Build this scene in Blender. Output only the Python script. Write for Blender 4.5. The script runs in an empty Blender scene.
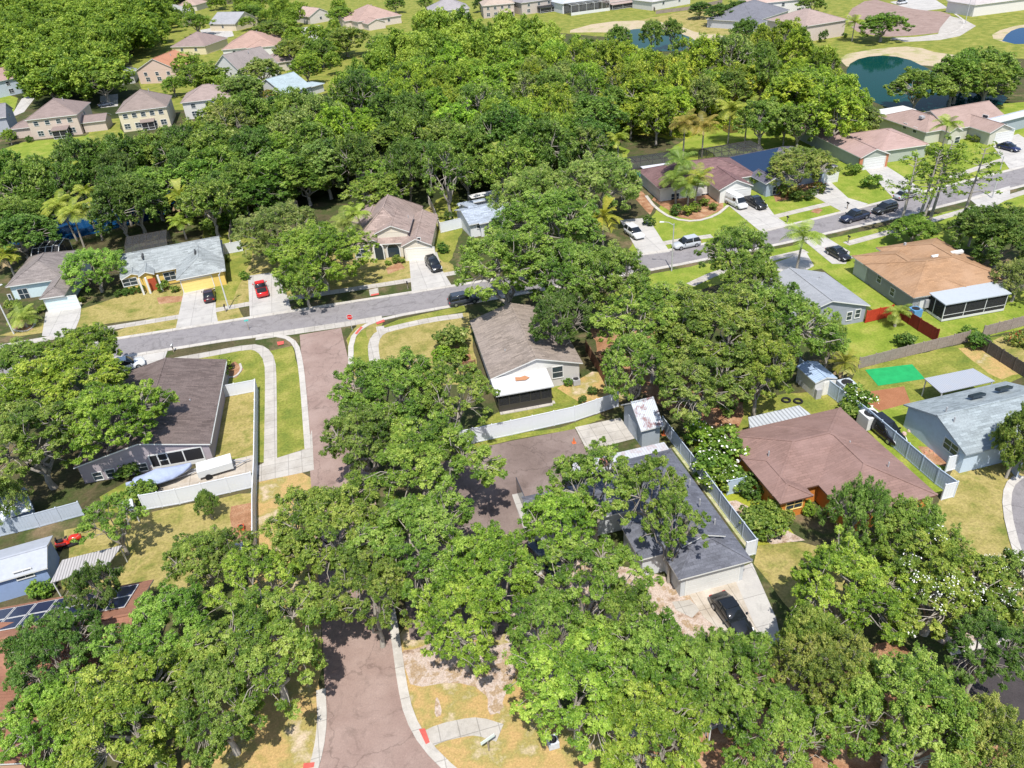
import bpy, math, random
import numpy as np
from mathutils import Vector, Matrix
from mathutils.geometry import tessellate_polygon

# ---------------------------------------------------------------- camera
SC = bpy.context.scene
COL = SC.collection
CX, CY, F = 512.0, 384.0, 766.5
CAMH = 54.0
RM = np.array([[0.96348593, 0.19713522, -0.18119759],
               [-0.25933866, 0.51867732, -0.81468847],
               [-0.06662071, 0.83193242, 0.55086308]])
cam_d = bpy.data.cameras.new('camera'); cam = bpy.data.objects.new('camera', cam_d); COL.objects.link(cam)
cam_d.sensor_width = 36; cam_d.lens = F / 1024 * 36
cam_d.clip_start = 1; cam_d.clip_end = 6000
mw = Matrix([[*RM[0], 0], [*RM[1], 0], [*RM[2], CAMH], [0, 0, 0, 1]])
cam.matrix_world = mw
SC.camera = cam

# ---------------------------------------------------------------- light
SUN_EL, SUN_AZ = 62.0, 192.0       # azimuth clockwise from +Y
w = bpy.data.worlds.new('World'); SC.world = w; w.use_nodes = True
nt = w.node_tree; bg = nt.nodes['Background']
sky = nt.nodes.new('ShaderNodeTexSky'); sky.sky_type = 'NISHITA'; sky.sun_disc = False
sky.sun_elevation = math.radians(SUN_EL); sky.sun_rotation = math.radians(SUN_AZ)
nt.links.new(sky.outputs[0], bg.inputs[0]); bg.inputs[1].default_value = 0.15
sd = bpy.data.lights.new('sun', 'SUN'); sun = bpy.data.objects.new('sun', sd); COL.objects.link(sun)
sd.energy = 4.6; sd.angle = math.radians(0.5); sd.color = (1, .96, .89)
a = math.radians(SUN_AZ); e = math.radians(SUN_EL)
sdir = Vector((math.sin(a) * math.cos(e), math.cos(a) * math.cos(e), math.sin(e)))
sun.rotation_euler = sdir.to_track_quat('Z', 'Y').to_euler()
SC.view_settings.view_transform = 'Standard'; SC.view_settings.look = 'None'
SC.view_settings.exposure = 0.43; SC.view_settings.gamma = 1

# ---------------------------------------------------------------- pixel -> world point at height z
def W(px, py, z=0.0):
    d = RM @ np.array([px - CX, -(py - CY), -F])
    t = (z - CAMH) / d[2]
    return Vector((d[0] * t, d[1] * t, z))
def depth_at(P):
    q = RM.T @ (np.array(P) - np.array([0, 0, CAMH]))
    return -q[2]
def PX(P):
    q = RM.T @ (np.array(P) - np.array([0, 0, CAMH]))
    return (CX + q[0] / -q[2] * F, CY - q[1] / -q[2] * F)

# ---------------------------------------------------------------- tagging
def tag(o, label=None, cat=None, group=None, kind=None):
    if label: o['label'] = label
    if cat: o['category'] = cat
    if group: o['group'] = group
    if kind: o['kind'] = kind
    return o
def empty(name, loc, rz=0.0):
    o = bpy.data.objects.new(name, None); COL.objects.link(o)
    o.location = loc; o.rotation_euler = (0, 0, rz); o.empty_display_size = .5
    return o
def link(name, me, parent=None, loc=(0, 0, 0), rz=0.0):
    o = bpy.data.objects.new(name, me); COL.objects.link(o)
    o.location = loc; o.rotation_euler = (0, 0, rz)
    if parent: o.parent = parent
    return o
def copy_tree(o, parent=None):
    c = o.copy(); COL.objects.link(c); c.parent = parent
    for ch in list(o.children): copy_tree(ch, c)
    return c

# ---------------------------------------------------------------- materials
MATS = {}
def newmat(name):
    m = bpy.data.materials.new(name); m.use_nodes = True
    MATS[name] = m
    return m, m.node_tree, m.node_tree.nodes['Principled BSDF']
def rgb(c): return (c[0], c[1], c[2], 1)
def plain(name, c, rough=.6, metal=0., spec=.3, var=.12, scale=3.0, bump=0.0, dirt=0.0, dscale=.5, bscale=40):
    """base colour broken up by two noises, so nothing is a flat fill"""
    if name in MATS: return MATS[name]
    m, nt, b = newmat(name)
    tc = nt.nodes.new('ShaderNodeTexCoord')
    n1 = nt.nodes.new('ShaderNodeTexNoise'); n1.inputs['Scale'].default_value = scale; n1.inputs['Detail'].default_value = 6
    n1.inputs['Roughness'].default_value = .65
    nt.links.new(tc.outputs['Object'], n1.inputs['Vector'])
    r = nt.nodes.new('ShaderNodeValToRGB')
    r.color_ramp.elements[0].position = .3; r.color_ramp.elements[1].position = .7
    r.color_ramp.elements[0].color = rgb([max(0, x * (1 - var)) for x in c])
    r.color_ramp.elements[1].color = rgb([min(1, x * (1 + var)) for x in c])
    nt.links.new(n1.outputs['Fac'], r.inputs['Fac'])
    out = r.outputs['Color']
    if dirt > 0:
        n2 = nt.nodes.new('ShaderNodeTexNoise'); n2.inputs['Scale'].default_value = dscale; n2.inputs['Detail'].default_value = 8
        n2.inputs['Roughness'].default_value = .7
        nt.links.new(tc.outputs['Object'], n2.inputs['Vector'])
        mr = nt.nodes.new('ShaderNodeMapRange'); mr.inputs[1].default_value = .48; mr.inputs[2].default_value = .72
        mr.inputs[3].default_value = 0; mr.inputs[4].default_value = dirt
        nt.links.new(n2.outputs['Fac'], mr.inputs[0])
        mx = nt.nodes.new('ShaderNodeMixRGB'); nt.links.new(mr.outputs[0], mx.inputs[0])
        nt.links.new(out, mx.inputs[1]); mx.inputs[2].default_value = rgb([c[0] * .55, c[1] * .52, c[2] * .46])
        out = mx.outputs[0]
    nt.links.new(out, b.inputs['Base Color'])
    b.inputs['Roughness'].default_value = rough; b.inputs['Metallic'].default_value = metal
    b.inputs['Specular IOR Level'].default_value = spec
    if bump > 0:
        n3 = nt.nodes.new('ShaderNodeTexNoise'); n3.inputs['Scale'].default_value = bscale
        nt.links.new(tc.outputs['Object'], n3.inputs['Vector'])
        bp = nt.nodes.new('ShaderNodeBump'); bp.inputs['Strength'].default_value = bump; bp.inputs['Distance'].default_value = .05
        nt.links.new(n3.outputs['Fac'], bp.inputs['Height']); nt.links.new(bp.outputs[0], b.inputs['Normal'])
    return m
def shingle(name, c, c2=None, speck=.30, streak=.12):
    """asphalt shingles: fine courses, speckle and broad weathering"""
    if name in MATS: return MATS[name]
    m, nt, b = newmat(name)
    c2 = c2 or [x * .8 for x in c]
    tc = nt.nodes.new('ShaderNodeTexCoord')
    br = nt.nodes.new('ShaderNodeTexBrick'); br.inputs['Scale'].default_value = 1.0
    br.inputs['Brick Width'].default_value = .9; br.inputs['Row Height'].default_value = .28
    br.inputs['Mortar Size'].default_value = .012; br.inputs['Bias'].default_value = 0
    br.inputs['Color1'].default_value = rgb([x * (1 - speck) for x in c]); br.inputs['Color2'].default_value = rgb([x * (1 + speck) for x in c])
    br.inputs['Mortar'].default_value = rgb([x * .6 for x in c])
    nt.links.new(tc.outputs['Object'], br.inputs['Vector'])
    n = nt.nodes.new('ShaderNodeTexNoise'); n.inputs['Scale'].default_value = 6; n.inputs['Detail'].default_value = 8; n.inputs['Roughness'].default_value = .8
    nt.links.new(tc.outputs['Object'], n.inputs['Vector'])
    n2 = nt.nodes.new('ShaderNodeTexNoise'); n2.inputs['Scale'].default_value = .35; n2.inputs['Detail'].default_value = 5
    nt.links.new(tc.outputs['Object'], n2.inputs['Vector'])
    mr = nt.nodes.new('ShaderNodeMapRange'); mr.inputs[1].default_value = .38; mr.inputs[2].default_value = .68; mr.inputs[3].default_value = 0; mr.inputs[4].default_value = 1
    nt.links.new(n2.outputs['Fac'], mr.inputs[0])
    mx = nt.nodes.new('ShaderNodeMixRGB'); mx.inputs[2].default_value = rgb(c2)
    ml = nt.nodes.new('ShaderNodeMath'); ml.operation = 'MULTIPLY'; ml.inputs[1].default_value = .75
    nt.links.new(mr.outputs[0], ml.inputs[0]); nt.links.new(ml.outputs[0], mx.inputs[0]); nt.links.new(br.outputs['Color'], mx.inputs[1])
    mr2 = nt.nodes.new('ShaderNodeMapRange'); mr2.inputs[1].default_value = .3; mr2.inputs[2].default_value = .7
    mr2.inputs[3].default_value = 1 - speck * 1.1; mr2.inputs[4].default_value = 1 + speck * 1.1
    nt.links.new(n.outputs['Fac'], mr2.inputs[0])
    mu = nt.nodes.new('ShaderNodeVectorMath'); mu.operation = 'SCALE'
    nt.links.new(mx.outputs[0], mu.inputs[0]); nt.links.new(mr2.outputs[0], mu.inputs['Scale'])
    nt.links.new(mu.outputs[0], b.inputs['Base Color'])
    b.inputs['Roughness'].default_value = .9; b.inputs['Specular IOR Level'].default_value = .15
    return m
def ribbed(name, c, axis='X', scale=1.2, contrast=.35, stain=None, samt=.5, metal=.0, rough=.45):
    if name in MATS: return MATS[name]
    m, nt, b = newmat(name)
    tc = nt.nodes.new('ShaderNodeTexCoord')
    wv = nt.nodes.new('ShaderNodeTexWave'); wv.wave_type = 'BANDS'; wv.bands_direction = axis
    wv.inputs['Scale'].default_value = scale; wv.inputs['Distortion'].default_value = 0
    nt.links.new(tc.outputs['Object'], wv.inputs['Vector'])
    r = nt.nodes.new('ShaderNodeValToRGB'); r.color_ramp.elements[0].color = rgb([x * (1 - contrast) for x in c]); r.color_ramp.elements[1].color = rgb(c)
    r.color_ramp.elements[0].position = .1; r.color_ramp.elements[1].position = .45
    nt.links.new(wv.outputs['Fac'], r.inputs['Fac'])
    n = nt.nodes.new('ShaderNodeTexNoise'); n.inputs['Scale'].default_value = .9; n.inputs['Detail'].default_value = 8; n.inputs['Roughness'].default_value = .75
    nt.links.new(tc.outputs['Object'], n.inputs['Vector'])
    mr = nt.nodes.new('ShaderNodeMapRange'); mr.inputs[1].default_value = .5; mr.inputs[2].default_value = .6; mr.inputs[3].default_value = 0; mr.inputs[4].default_value = samt
    nt.links.new(n.outputs['Fac'], mr.inputs[0])
    mx = nt.nodes.new('ShaderNodeMixRGB'); nt.links.new(mr.outputs[0], mx.inputs[0]); nt.links.new(r.outputs[0], mx.inputs[1])
    mx.inputs[2].default_value = rgb(stain or [x * .75 for x in c])
    nt.links.new(mx.outputs[0], b.inputs['Base Color'])
    b.inputs['Roughness'].default_value = rough; b.inputs['Metallic'].default_value = metal
    return m
def ground_mat(name, cols, scale=.25, fine=6.0, fvar=.25, pos=None, bump=.4):
    """several ground colours mixed by large noise, with fine speckle"""
    if name in MATS: return MATS[name]
    m, nt, b = newmat(name)
    g = nt.nodes.new('ShaderNodeNewGeometry')
    n = nt.nodes.new('ShaderNodeTexNoise'); n.inputs['Scale'].default_value = scale; n.inputs['Detail'].default_value = 9; n.inputs['Roughness'].default_value = .62
    nt.links.new(g.outputs['Position'], n.inputs['Vector'])
    r = nt.nodes.new('ShaderNodeValToRGB')
    k = len(cols)
    pos = pos or [.34 + .32 * i / (k - 1) for i in range(k)]
    while len(r.color_ramp.elements) < k: r.color_ramp.elements.new(.5)
    for i, el in enumerate(r.color_ramp.elements): el.position = pos[i]; el.color = rgb(cols[i])
    nt.links.new(n.outputs['Fac'], r.inputs['Fac'])
    n2 = nt.nodes.new('ShaderNodeTexNoise'); n2.inputs['Scale'].default_value = fine; n2.inputs['Detail'].default_value = 4; n2.inputs['Roughness'].default_value = .8
    nt.links.new(g.outputs['Position'], n2.inputs['Vector'])
    mr = nt.nodes.new('ShaderNodeMapRange'); mr.inputs[1].default_value = .3; mr.inputs[2].default_value = .7
    mr.inputs[3].default_value = 1 - fvar; mr.inputs[4].default_value = 1 + fvar
    nt.links.new(n2.outputs['Fac'], mr.inputs[0])
    mu = nt.nodes.new('ShaderNodeVectorMath'); mu.operation = 'SCALE'
    nt.links.new(r.outputs[0], mu.inputs[0]); nt.links.new(mr.outputs[0], mu.inputs['Scale'])
    nt.links.new(mu.outputs[0], b.inputs['Base Color'])
    b.inputs['Roughness'].default_value = .95; b.inputs['Specular IOR Level'].default_value = .1
    if bump:
        bp = nt.nodes.new('ShaderNodeBump'); bp.inputs['Strength'].default_value = bump; bp.inputs['Distance'].default_value = .08
        nt.links.new(n2.outputs['Fac'], bp.inputs['Height']); nt.links.new(bp.outputs[0], b.inputs['Normal'])
    return m
def leafmat(name, dark, mid, light, trans=.28):
    m, nt, b = newmat(name)
    at = nt.nodes.new('ShaderNodeAttribute'); at.attribute_name = 'tint'
    r = nt.nodes.new('ShaderNodeValToRGB'); r.color_ramp.elements.new(.5)
    for el, p, c in zip(r.color_ramp.elements, (0.05, .5, .95), (dark, mid, light)): el.position = p; el.color = rgb(c)
    nt.links.new(at.outputs['Fac'], r.inputs['Fac'])
    oi = nt.nodes.new('ShaderNodeObjectInfo')
    mu = nt.nodes.new('ShaderNodeMixRGB'); mu.blend_type = 'MULTIPLY'; mu.inputs[0].default_value = 1
    nt.links.new(r.outputs[0], mu.inputs[1]); nt.links.new(oi.outputs['Color'], mu.inputs[2])
    nt.links.new(mu.outputs[0], b.inputs['Base Color'])
    b.inputs['Roughness'].default_value = .5; b.inputs['Specular IOR Level'].default_value = .35
    tr = nt.nodes.new('ShaderNodeBsdfTranslucent')
    hs = nt.nodes.new('ShaderNodeMixRGB'); hs.blend_type = 'MULTIPLY'; hs.inputs[0].default_value = 1; hs.inputs[2].default_value = (1.5, 1.45, .7, 1)
    nt.links.new(mu.outputs[0], hs.inputs[1]); nt.links.new(hs.outputs[0], tr.inputs['Color'])
    mx = nt.nodes.new('ShaderNodeMixShader'); mx.inputs[0].default_value = trans
    nt.links.new(b.outputs[0], mx.inputs[1]); nt.links.new(tr.outputs[0], mx.inputs[2])
    nt.links.new(mx.outputs[0], nt.nodes['Material Output'].inputs['Surface'])
    return m
def glassy(name, c=(.02, .025, .03), rough=.08):
    if name in MATS: return MATS[name]
    m, nt, b = newmat(name); b.inputs['Base Color'].default_value = rgb(c)
    b.inputs['Roughness'].default_value = rough; b.inputs['Specular IOR Level'].default_value = .6
    return m
def paint(name, c, rough=.25):
    if name in MATS: return MATS[name]
    m, nt, b = newmat(name); b.inputs['Base Color'].default_value = rgb(c)
    b.inputs['Roughness'].default_value = rough; b.inputs['Coat Weight'].default_value = .6; b.inputs['Coat Roughness'].default_value = .08
    return m
def screenmat(name, c=(.03, .03, .035), alpha=.6):
    """insect screen: a fine dark mesh that lets part of the view through"""
    if name in MATS: return MATS[name]
    m, nt, b = newmat(name); b.inputs['Base Color'].default_value = rgb(c); b.inputs['Roughness'].default_value = .8
    b.inputs['Alpha'].default_value = alpha
    return m

# ---------------------------------------------------------------- mesh builder
class MB:
    def __init__(s): s.v = []; s.f = []; s.m = []
    def face(s, pts, mi=0):
        i = len(s.v); s.v += [tuple(p) for p in pts]; s.f.append(list(range(i, i + len(pts)))); s.m.append(mi)
    def box(s, x0, x1, y0, y1, z0, z1, mi=0):
        s.hexa([(x0, y0, z0), (x1, y0, z0), (x1, y1, z0), (x0, y1, z0), (x0, y0, z1), (x1, y0, z1), (x1, y1, z1), (x0, y1, z1)], mi)
    def hexa(s, p, mi=0):
        i = len(s.v); s.v += [tuple(q) for q in p]
        for f in ((3, 2, 1, 0), (4, 5, 6, 7), (0, 1, 5, 4), (1, 2, 6, 5), (2, 3, 7, 6), (3, 0, 4, 7)):
            s.f.append([i + k for k in f]); s.m.append(mi)
    def prism(s, poly, z0, z1, mi=0, top=True, bottom=False):
        n = len(poly); i = len(s.v)
        s.v += [(p[0], p[1], z0) for p in poly] + [(p[0], p[1], z1) for p in poly]
        for k in range(n):
            s.f.append([i + k, i + (k + 1) % n, i + n + (k + 1) % n, i + n + k]); s.m.append(mi)
        tri = tessellate_polygon([[Vector((p[0], p[1], 0)) for p in poly]])
        for t in tri:
            a_, b_, c_ = [Vector((poly[q][0], poly[q][1])) for q in t]
            cr = (b_ - a_).x * (c_ - a_).y - (b_ - a_).y * (c_ - a_).x
            t = list(t) if cr > 0 else [t[0], t[2], t[1]]
            if top: s.f.append([i + n + q for q in t]); s.m.append(mi)
            if bottom: s.f.append([i + q for q in t[::-1]]); s.m.append(mi)
    def tube(s, pts, radii, n=6, mi=0, cap=True):
        pts = [Vector(p) for p in pts]; rings = []
        for k, p in enumerate(pts):
            d = (pts[min(k + 1, len(pts) - 1)] - pts[max(k - 1, 0)])
            if d.length < 1e-6: d = Vector((0, 0, 1))
            d.normalize(); u = d.orthogonal().normalized() if abs(d.z) > .9 else d.cross(Vector((0, 0, 1))).normalized()
            v = d.cross(u); i = len(s.v); r = radii[k] if hasattr(radii, '__len__') else radii
            for q in range(n):
                a_ = 2 * math.pi * q / n; s.v.append(tuple(p + (u * math.cos(a_) + v * math.sin(a_)) * r))
            rings.append(i)
        for k in range(len(rings) - 1):
            for q in range(n):
                s.f.append([rings[k] + q, rings[k] + (q + 1) % n, rings[k + 1] + (q + 1) % n, rings[k + 1] + q]); s.m.append(mi)
        if cap:
            s.f.append([rings[-1] + q for q in range(n)]); s.m.append(mi)
            s.f.append([rings[0] + q for q in reversed(range(n))]); s.m.append(mi)
    def bar(s, a_, b_, w_, h_=None, mi=0):
        a_, b_ = Vector(a_), Vector(b_); h_ = h_ or w_; d = (b_ - a_).normalized()
        u = d.cross(Vector((0, 0, 1)))
        u = Vector((1, 0, 0)) if u.length < 1e-4 else u.normalized()
        v = u.cross(d).normalized(); u = u * w_ / 2; v = v * h_ / 2
        s.hexa([a_ - u - v, a_ + u - v, b_ + u - v, b_ - u - v, a_ - u + v, a_ + u + v, b_ + u + v, b_ - u + v], mi)
    def mesh(s, name, mats, smooth=False):
        me = bpy.data.meshes.new(name); me.from_pydata(s.v, [], s.f)
        for m in (mats if isinstance(mats, (list, tuple)) else [mats]): me.materials.append(m)
        me.polygons.foreach_set('material_index', s.m)
        if smooth: me.polygons.foreach_set('use_smooth', [True] * len(s.f))
        me.update(); return me
    def build(s, name, mats, parent=None, loc=(0, 0, 0), rz=0.0, smooth=False):
        return link(name, s.mesh(name, mats, smooth), parent, loc, rz)

def smooth_poly(pts, it=2):
    """Chaikin corner cutting of a closed outline"""
    for _ in range(it):
        q = []
        for i in range(len(pts)):
            a_, b_ = Vector(pts[i]), Vector(pts[(i + 1) % len(pts)])
            q += [a_ * .75 + b_ * .25, a_ * .25 + b_ * .75]
        pts = q
    return pts
def sheet(name, polys, z, mat, th=.0, smooth=0, kind='structure', wob=0.0, label=None, cat=None):
    """ground sheet(s) from outlines given as picture points on the ground plane"""
    mb = MB(); rnd = random.Random(hash(name) % 1000 if False else len(name) * 7 + 3)
    for ip, poly in enumerate(polys):
        p = [W(x, y, 0).xy for x, y in poly]
        if wob:
            q = []
            for i in range(len(p)):
                a_, b_ = p[i], p[(i + 1) % len(p)]; n = max(1, int((b_ - a_).length / 1.6))
                for k in range(n): q.append(a_.lerp(b_, k / n) + Vector((rnd.gauss(0, wob), rnd.gauss(0, wob))))
            p = q
        if smooth: p = [v for v in smooth_poly(p, smooth)]
        area = sum(p[i].x * p[(i + 1) % len(p)].y - p[(i + 1) % len(p)].x * p[i].y for i in range(len(p)))
        if area < 0: p = p[::-1]
        mb.prism(p, z - max(th, .03), z + .0006 * ip)
    o = mb.build(name, mat)
    if kind: o['kind'] = kind
    if label: o['label'] = label
    if cat: o['category'] = cat
    return o
def strip_poly(px, width, side=0):
    """a band of constant real width along a line of picture points"""
    c = [W(x, y, 0).xy for x, y in px]
    L, R = [], []
    for i, p in enumerate(c):
        d = (c[min(i + 1, len(c) - 1)] - c[max(i - 1, 0)]).normalized(); n = Vector((-d.y, d.x))
        L.append(p + n * (width / 2 + side)); R.append(p - n * (width / 2 - side))
    return L + R[::-1]
def chaikin_open(px, it=2):
    for _ in range(it):
        q = [px[0]]
        for i in range(len(px) - 1):
            a_, b_ = px[i], px[i + 1]
            q += [(a_[0] * .75 + b_[0] * .25, a_[1] * .75 + b_[1] * .25), (a_[0] * .25 + b_[0] * .75, a_[1] * .25 + b_[1] * .75)]
        q.append(px[-1]); px = q
    return px
def band(name, lines, width, z, mat, h=.0, smooth=0, side=0):
    mb = MB()
    for px in lines:
        if smooth: px = chaikin_open(px, smooth)
        p = strip_poly(px, width, side)
        n = len(p) // 2
        for i in range(n - 1):
            a_, b_, c_, d_ = p[i], p[i + 1], p[2 * n - 2 - i], p[2 * n - 1 - i]
            mb.hexa([(d_.x, d_.y, z - .03 - h), (c_.x, c_.y, z - .03 - h), (b_.x, b_.y, z - .03 - h), (a_.x, a_.y, z - .03 - h),
                     (d_.x, d_.y, z), (c_.x, c_.y, z), (b_.x, b_.y, z), (a_.x, a_.y, z)])
    o = mb.build(name, mat); o['kind'] = 'structure'
    return o
# ================================================================ ground, roads, yards
G_ = ground_mat
m_ground = G_('ground_soil', [(.035, .045, .015), (.09, .075, .04), (.05, .07, .02), (.16, .12, .07)], .12, 3, .35)
m_green = G_('lawn_green', [(.12, .155, .028), (.185, .20, .038), (.27, .25, .065)], .35, 3.5, .38)
m_bright = G_('lawn_bright', [(.13, .19, .022), (.19, .24, .034), (.27, .275, .06)], .3, 3.5, .32)
m_dry = G_('lawn_dry', [(.14, .16, .035), (.24, .21, .065), (.32, .26, .10), (.19, .19, .05)], .3, 3.5, .36)
m_straw = G_('lawn_straw', [(.30, .23, .08), (.42, .28, .12), (.28, .24, .08), (.48, .38, .27)], .35, 6, .3)
m_sand = G_('sandy_soil', [(.20, .13, .08), (.36, .27, .21), (.46, .38, .33), (.30, .21, .12), (.42, .33, .27)], .7, 7, .35)
m_mulch = G_('mulch_soil', [(.20, .10, .05), (.30, .16, .09), (.40, .26, .16)], .5, 8, .35)
m_rust = G_('red_mulch', [(.26, .11, .055), (.33, .15, .08)], .4, 8, .22)
m_marsh = G_('marsh', [(.16, .22, .02), (.26, .28, .03), (.22, .20, .04)], .12, 3, .3)
m_beach = G_('pond_bank', [(.36, .30, .18), (.42, .34, .24), (.24, .25, .08)], .15, 3, .2)
m_asph = G_('asphalt_grey', [(.19, .175, .178), (.235, .22, .222), (.21, .195, .20)], .35, 9, .16, bump=.15)
m_asphb = G_('asphalt_brown', [(.245, .172, .148), (.275, .198, .17), (.305, .225, .195)], .3, 9, .14, bump=.15)
m_asphp = G_('asphalt_pad', [(.15, .113, .10), (.19, .145, .13), (.24, .19, .17)], .22, 9, .16, bump=.15)
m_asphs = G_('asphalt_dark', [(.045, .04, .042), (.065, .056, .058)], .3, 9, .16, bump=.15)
m_conc = G_('concrete', [(.37, .34, .30), (.42, .39, .35), (.46, .43, .39)], .5, 8, .08, bump=.1)
m_concw = G_('concrete_pale', [(.40, .38, .36), (.46, .44, .41)], .5, 8, .07, bump=.1)
m_conct = G_('concrete_tan', [(.36, .31, .25), (.43, .38, .32), (.48, .44, .38)], .6, 8, .1, bump=.1)
m_kerb = G_('kerb_concrete', [(.42, .39, .35), (.50, .47, .43)], .8, 8, .1, bump=.1)
def wear(m, cracks=True, joints=0.0, amt=.35):
    nt = m.node_tree; b = nt.nodes['Principled BSDF']; src = b.inputs['Base Color'].links[0].from_socket
    g = nt.nodes.new('ShaderNodeNewGeometry'); out = src
    def mul(out, fac, lo):
        mr = nt.nodes.new('ShaderNodeMapRange'); mr.inputs[1].default_value, mr.inputs[2].default_value, mr.inputs[3].default_value, mr.inputs[4].default_value = lo
        nt.links.new(fac, mr.inputs[0]); v = nt.nodes.new('ShaderNodeVectorMath'); v.operation = 'SCALE'; nt.links.new(out, v.inputs[0]); nt.links.new(mr.outputs[0], v.inputs['Scale']); return v.outputs[0]
    n = nt.nodes.new('ShaderNodeTexNoise'); n.inputs['Scale'].default_value = .45; n.inputs['Detail'].default_value = 10; n.inputs['Roughness'].default_value = .75; n.inputs['Distortion'].default_value = 1.2
    nt.links.new(g.outputs['Position'], n.inputs['Vector']); out = mul(out, n.outputs['Fac'], (.52, .70, 1, 1 - amt))
    n = nt.nodes.new('ShaderNodeTexNoise'); n.inputs['Scale'].default_value = 1.6; n.inputs['Detail'].default_value = 6; n.inputs['Roughness'].default_value = .8
    nt.links.new(g.outputs['Position'], n.inputs['Vector']); out = mul(out, n.outputs['Fac'], (.60, .72, 1, 1.28))
    if cracks:
        vo = nt.nodes.new('ShaderNodeTexVoronoi'); vo.feature = 'DISTANCE_TO_EDGE'; vo.inputs['Scale'].default_value = .16; vo.inputs['Randomness'].default_value = 1
        nd = nt.nodes.new('ShaderNodeTexNoise'); nd.inputs['Scale'].default_value = .8; nd.inputs['Detail'].default_value = 6; nt.links.new(g.outputs['Position'], nd.inputs['Vector'])
        ad = nt.nodes.new('ShaderNodeVectorMath'); ad.operation = 'MULTIPLY_ADD'; ad.inputs[1].default_value = (2.2, 2.2, 0); nt.links.new(nd.outputs['Color'], ad.inputs[0]); nt.links.new(g.outputs['Position'], ad.inputs[2]); nt.links.new(ad.outputs[0], vo.inputs['Vector'])
        out = mul(out, vo.outputs['Distance'], (.0, .012, .72, 1))
    if joints:
        br = nt.nodes.new('ShaderNodeTexBrick'); br.offset = 0; br.inputs['Scale'].default_value = 1; br.inputs['Brick Width'].default_value = joints; br.inputs['Row Height'].default_value = joints; br.inputs['Mortar Size'].default_value = .035; br.inputs['Color1'].default_value = (1, 1, 1, 1); br.inputs['Color2'].default_value = (.9, .9, .9, 1); br.inputs['Mortar'].default_value = (.62, .62, .62, 1)
        nt.links.new(g.outputs['Position'], br.inputs['Vector']); mx = nt.nodes.new('ShaderNodeMixRGB'); mx.blend_type = 'MULTIPLY'; mx.inputs[0].default_value = 1; nt.links.new(out, mx.inputs[1]); nt.links.new(br.outputs['Color'], mx.inputs[2]); out = mx.outputs[0]
    nt.links.new(out, b.inputs['Base Color'])
for m in (m_asph, m_asphb, m_asphp, m_asphs): wear(m)
for m, j in ((m_conc, 1.5), (m_concw, 3.05), (m_conct, 3.05), (m_kerb, 3.0)): wear(m, False, j, .22)
m_redp = plain('ramp_red', (.50, .10, .08), rough=.8, dirt=.5, dscale=2)

def big_ground():
    mb = MB(); n = 24; s = 1500
    for i in range(n):
        for j in range(n):
            x0, x1 = -s + 2 * s * i / n, -s + 2 * s * (i + 1) / n; y0, y1 = -400 + 2 * s * j / n, -400 + 2 * s * (j + 1) / n
            mb.face([(x0, y0, 0), (x1, y0, 0), (x1, y1, 0), (x0, y1, 0)])
    o = mb.build('ground', m_ground); o['kind'] = 'structure'
big_ground()

# ---- yards (z 8 mm)
sheet('lawn_front_row', [
    [(20, 336), (330, 293), (460, 272), (440, 255), (440, 200), (360, 250), (300, 262), (232, 250), (235, 275), (140, 290), (0, 335)],
    [(150, 318), (181, 312), (235, 302), (244, 318), (105, 342), (86, 342)],
], .008, m_dry, wob=.08)
sheet('lawn_back_yards', [[(200, 268), (205, 215), (258, 200), (262, 215), (250, 262), (232, 300), (218, 300)]], .010, m_green, wob=.1)
sheet('lawn_corner_left', [
    [(160, 362), (262, 346), (268, 372), (268, 462), (208, 465), (208, 372), (172, 362)],
    [(266, 352), (292, 346), (300, 372), (303, 400), (305, 449), (276, 458), (275, 380)],
], .008, m_green, wob=.05)
sheet('lawn_fenced', [[(213, 400), (258, 386), (258, 455), (208, 460)]], .012, m_dry, wob=.1)
sheet('lawn_corner_right', [
    [(347, 340), (360, 320), (383, 322), (372, 345), (376, 380), (356, 380)],
    [(375, 355), (378, 336), (400, 326), (468, 312), (478, 372), (466, 385), (380, 385)],
], .008, m_dry, wob=.08)
sheet('lawn_verge', [[(350, 372), (347, 338), (366, 330), (370, 352), (374, 372)], [(372, 330), (398, 320), (464, 305), (466, 311), (398, 325)]], .012, m_green, wob=.06)
sheet('lawn_behind_house', [[(504, 409), (550, 386), (562, 384), (586, 392), (612, 404), (540, 421), (500, 430), (470, 440), (470, 430)]], .008, m_green, wob=.1)
sheet('lawn_straw_patch', [[(556, 388), (590, 372), (612, 372), (640, 392), (618, 402), (585, 405)]], .010, m_straw, wob=.2)
sheet('oak_yard', [[(590, 330), (690, 330), (770, 400), (770, 440), (720, 450), (672, 410), (640, 396), (600, 360)]], .009, m_mulch, wob=.3)
sheet('lawn_strip_pad', [[(456, 449), (500, 437), (560, 428), (600, 414), (606, 418), (575, 429), (512, 440), (459, 453)]], .014, m_green, wob=.06)
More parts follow.
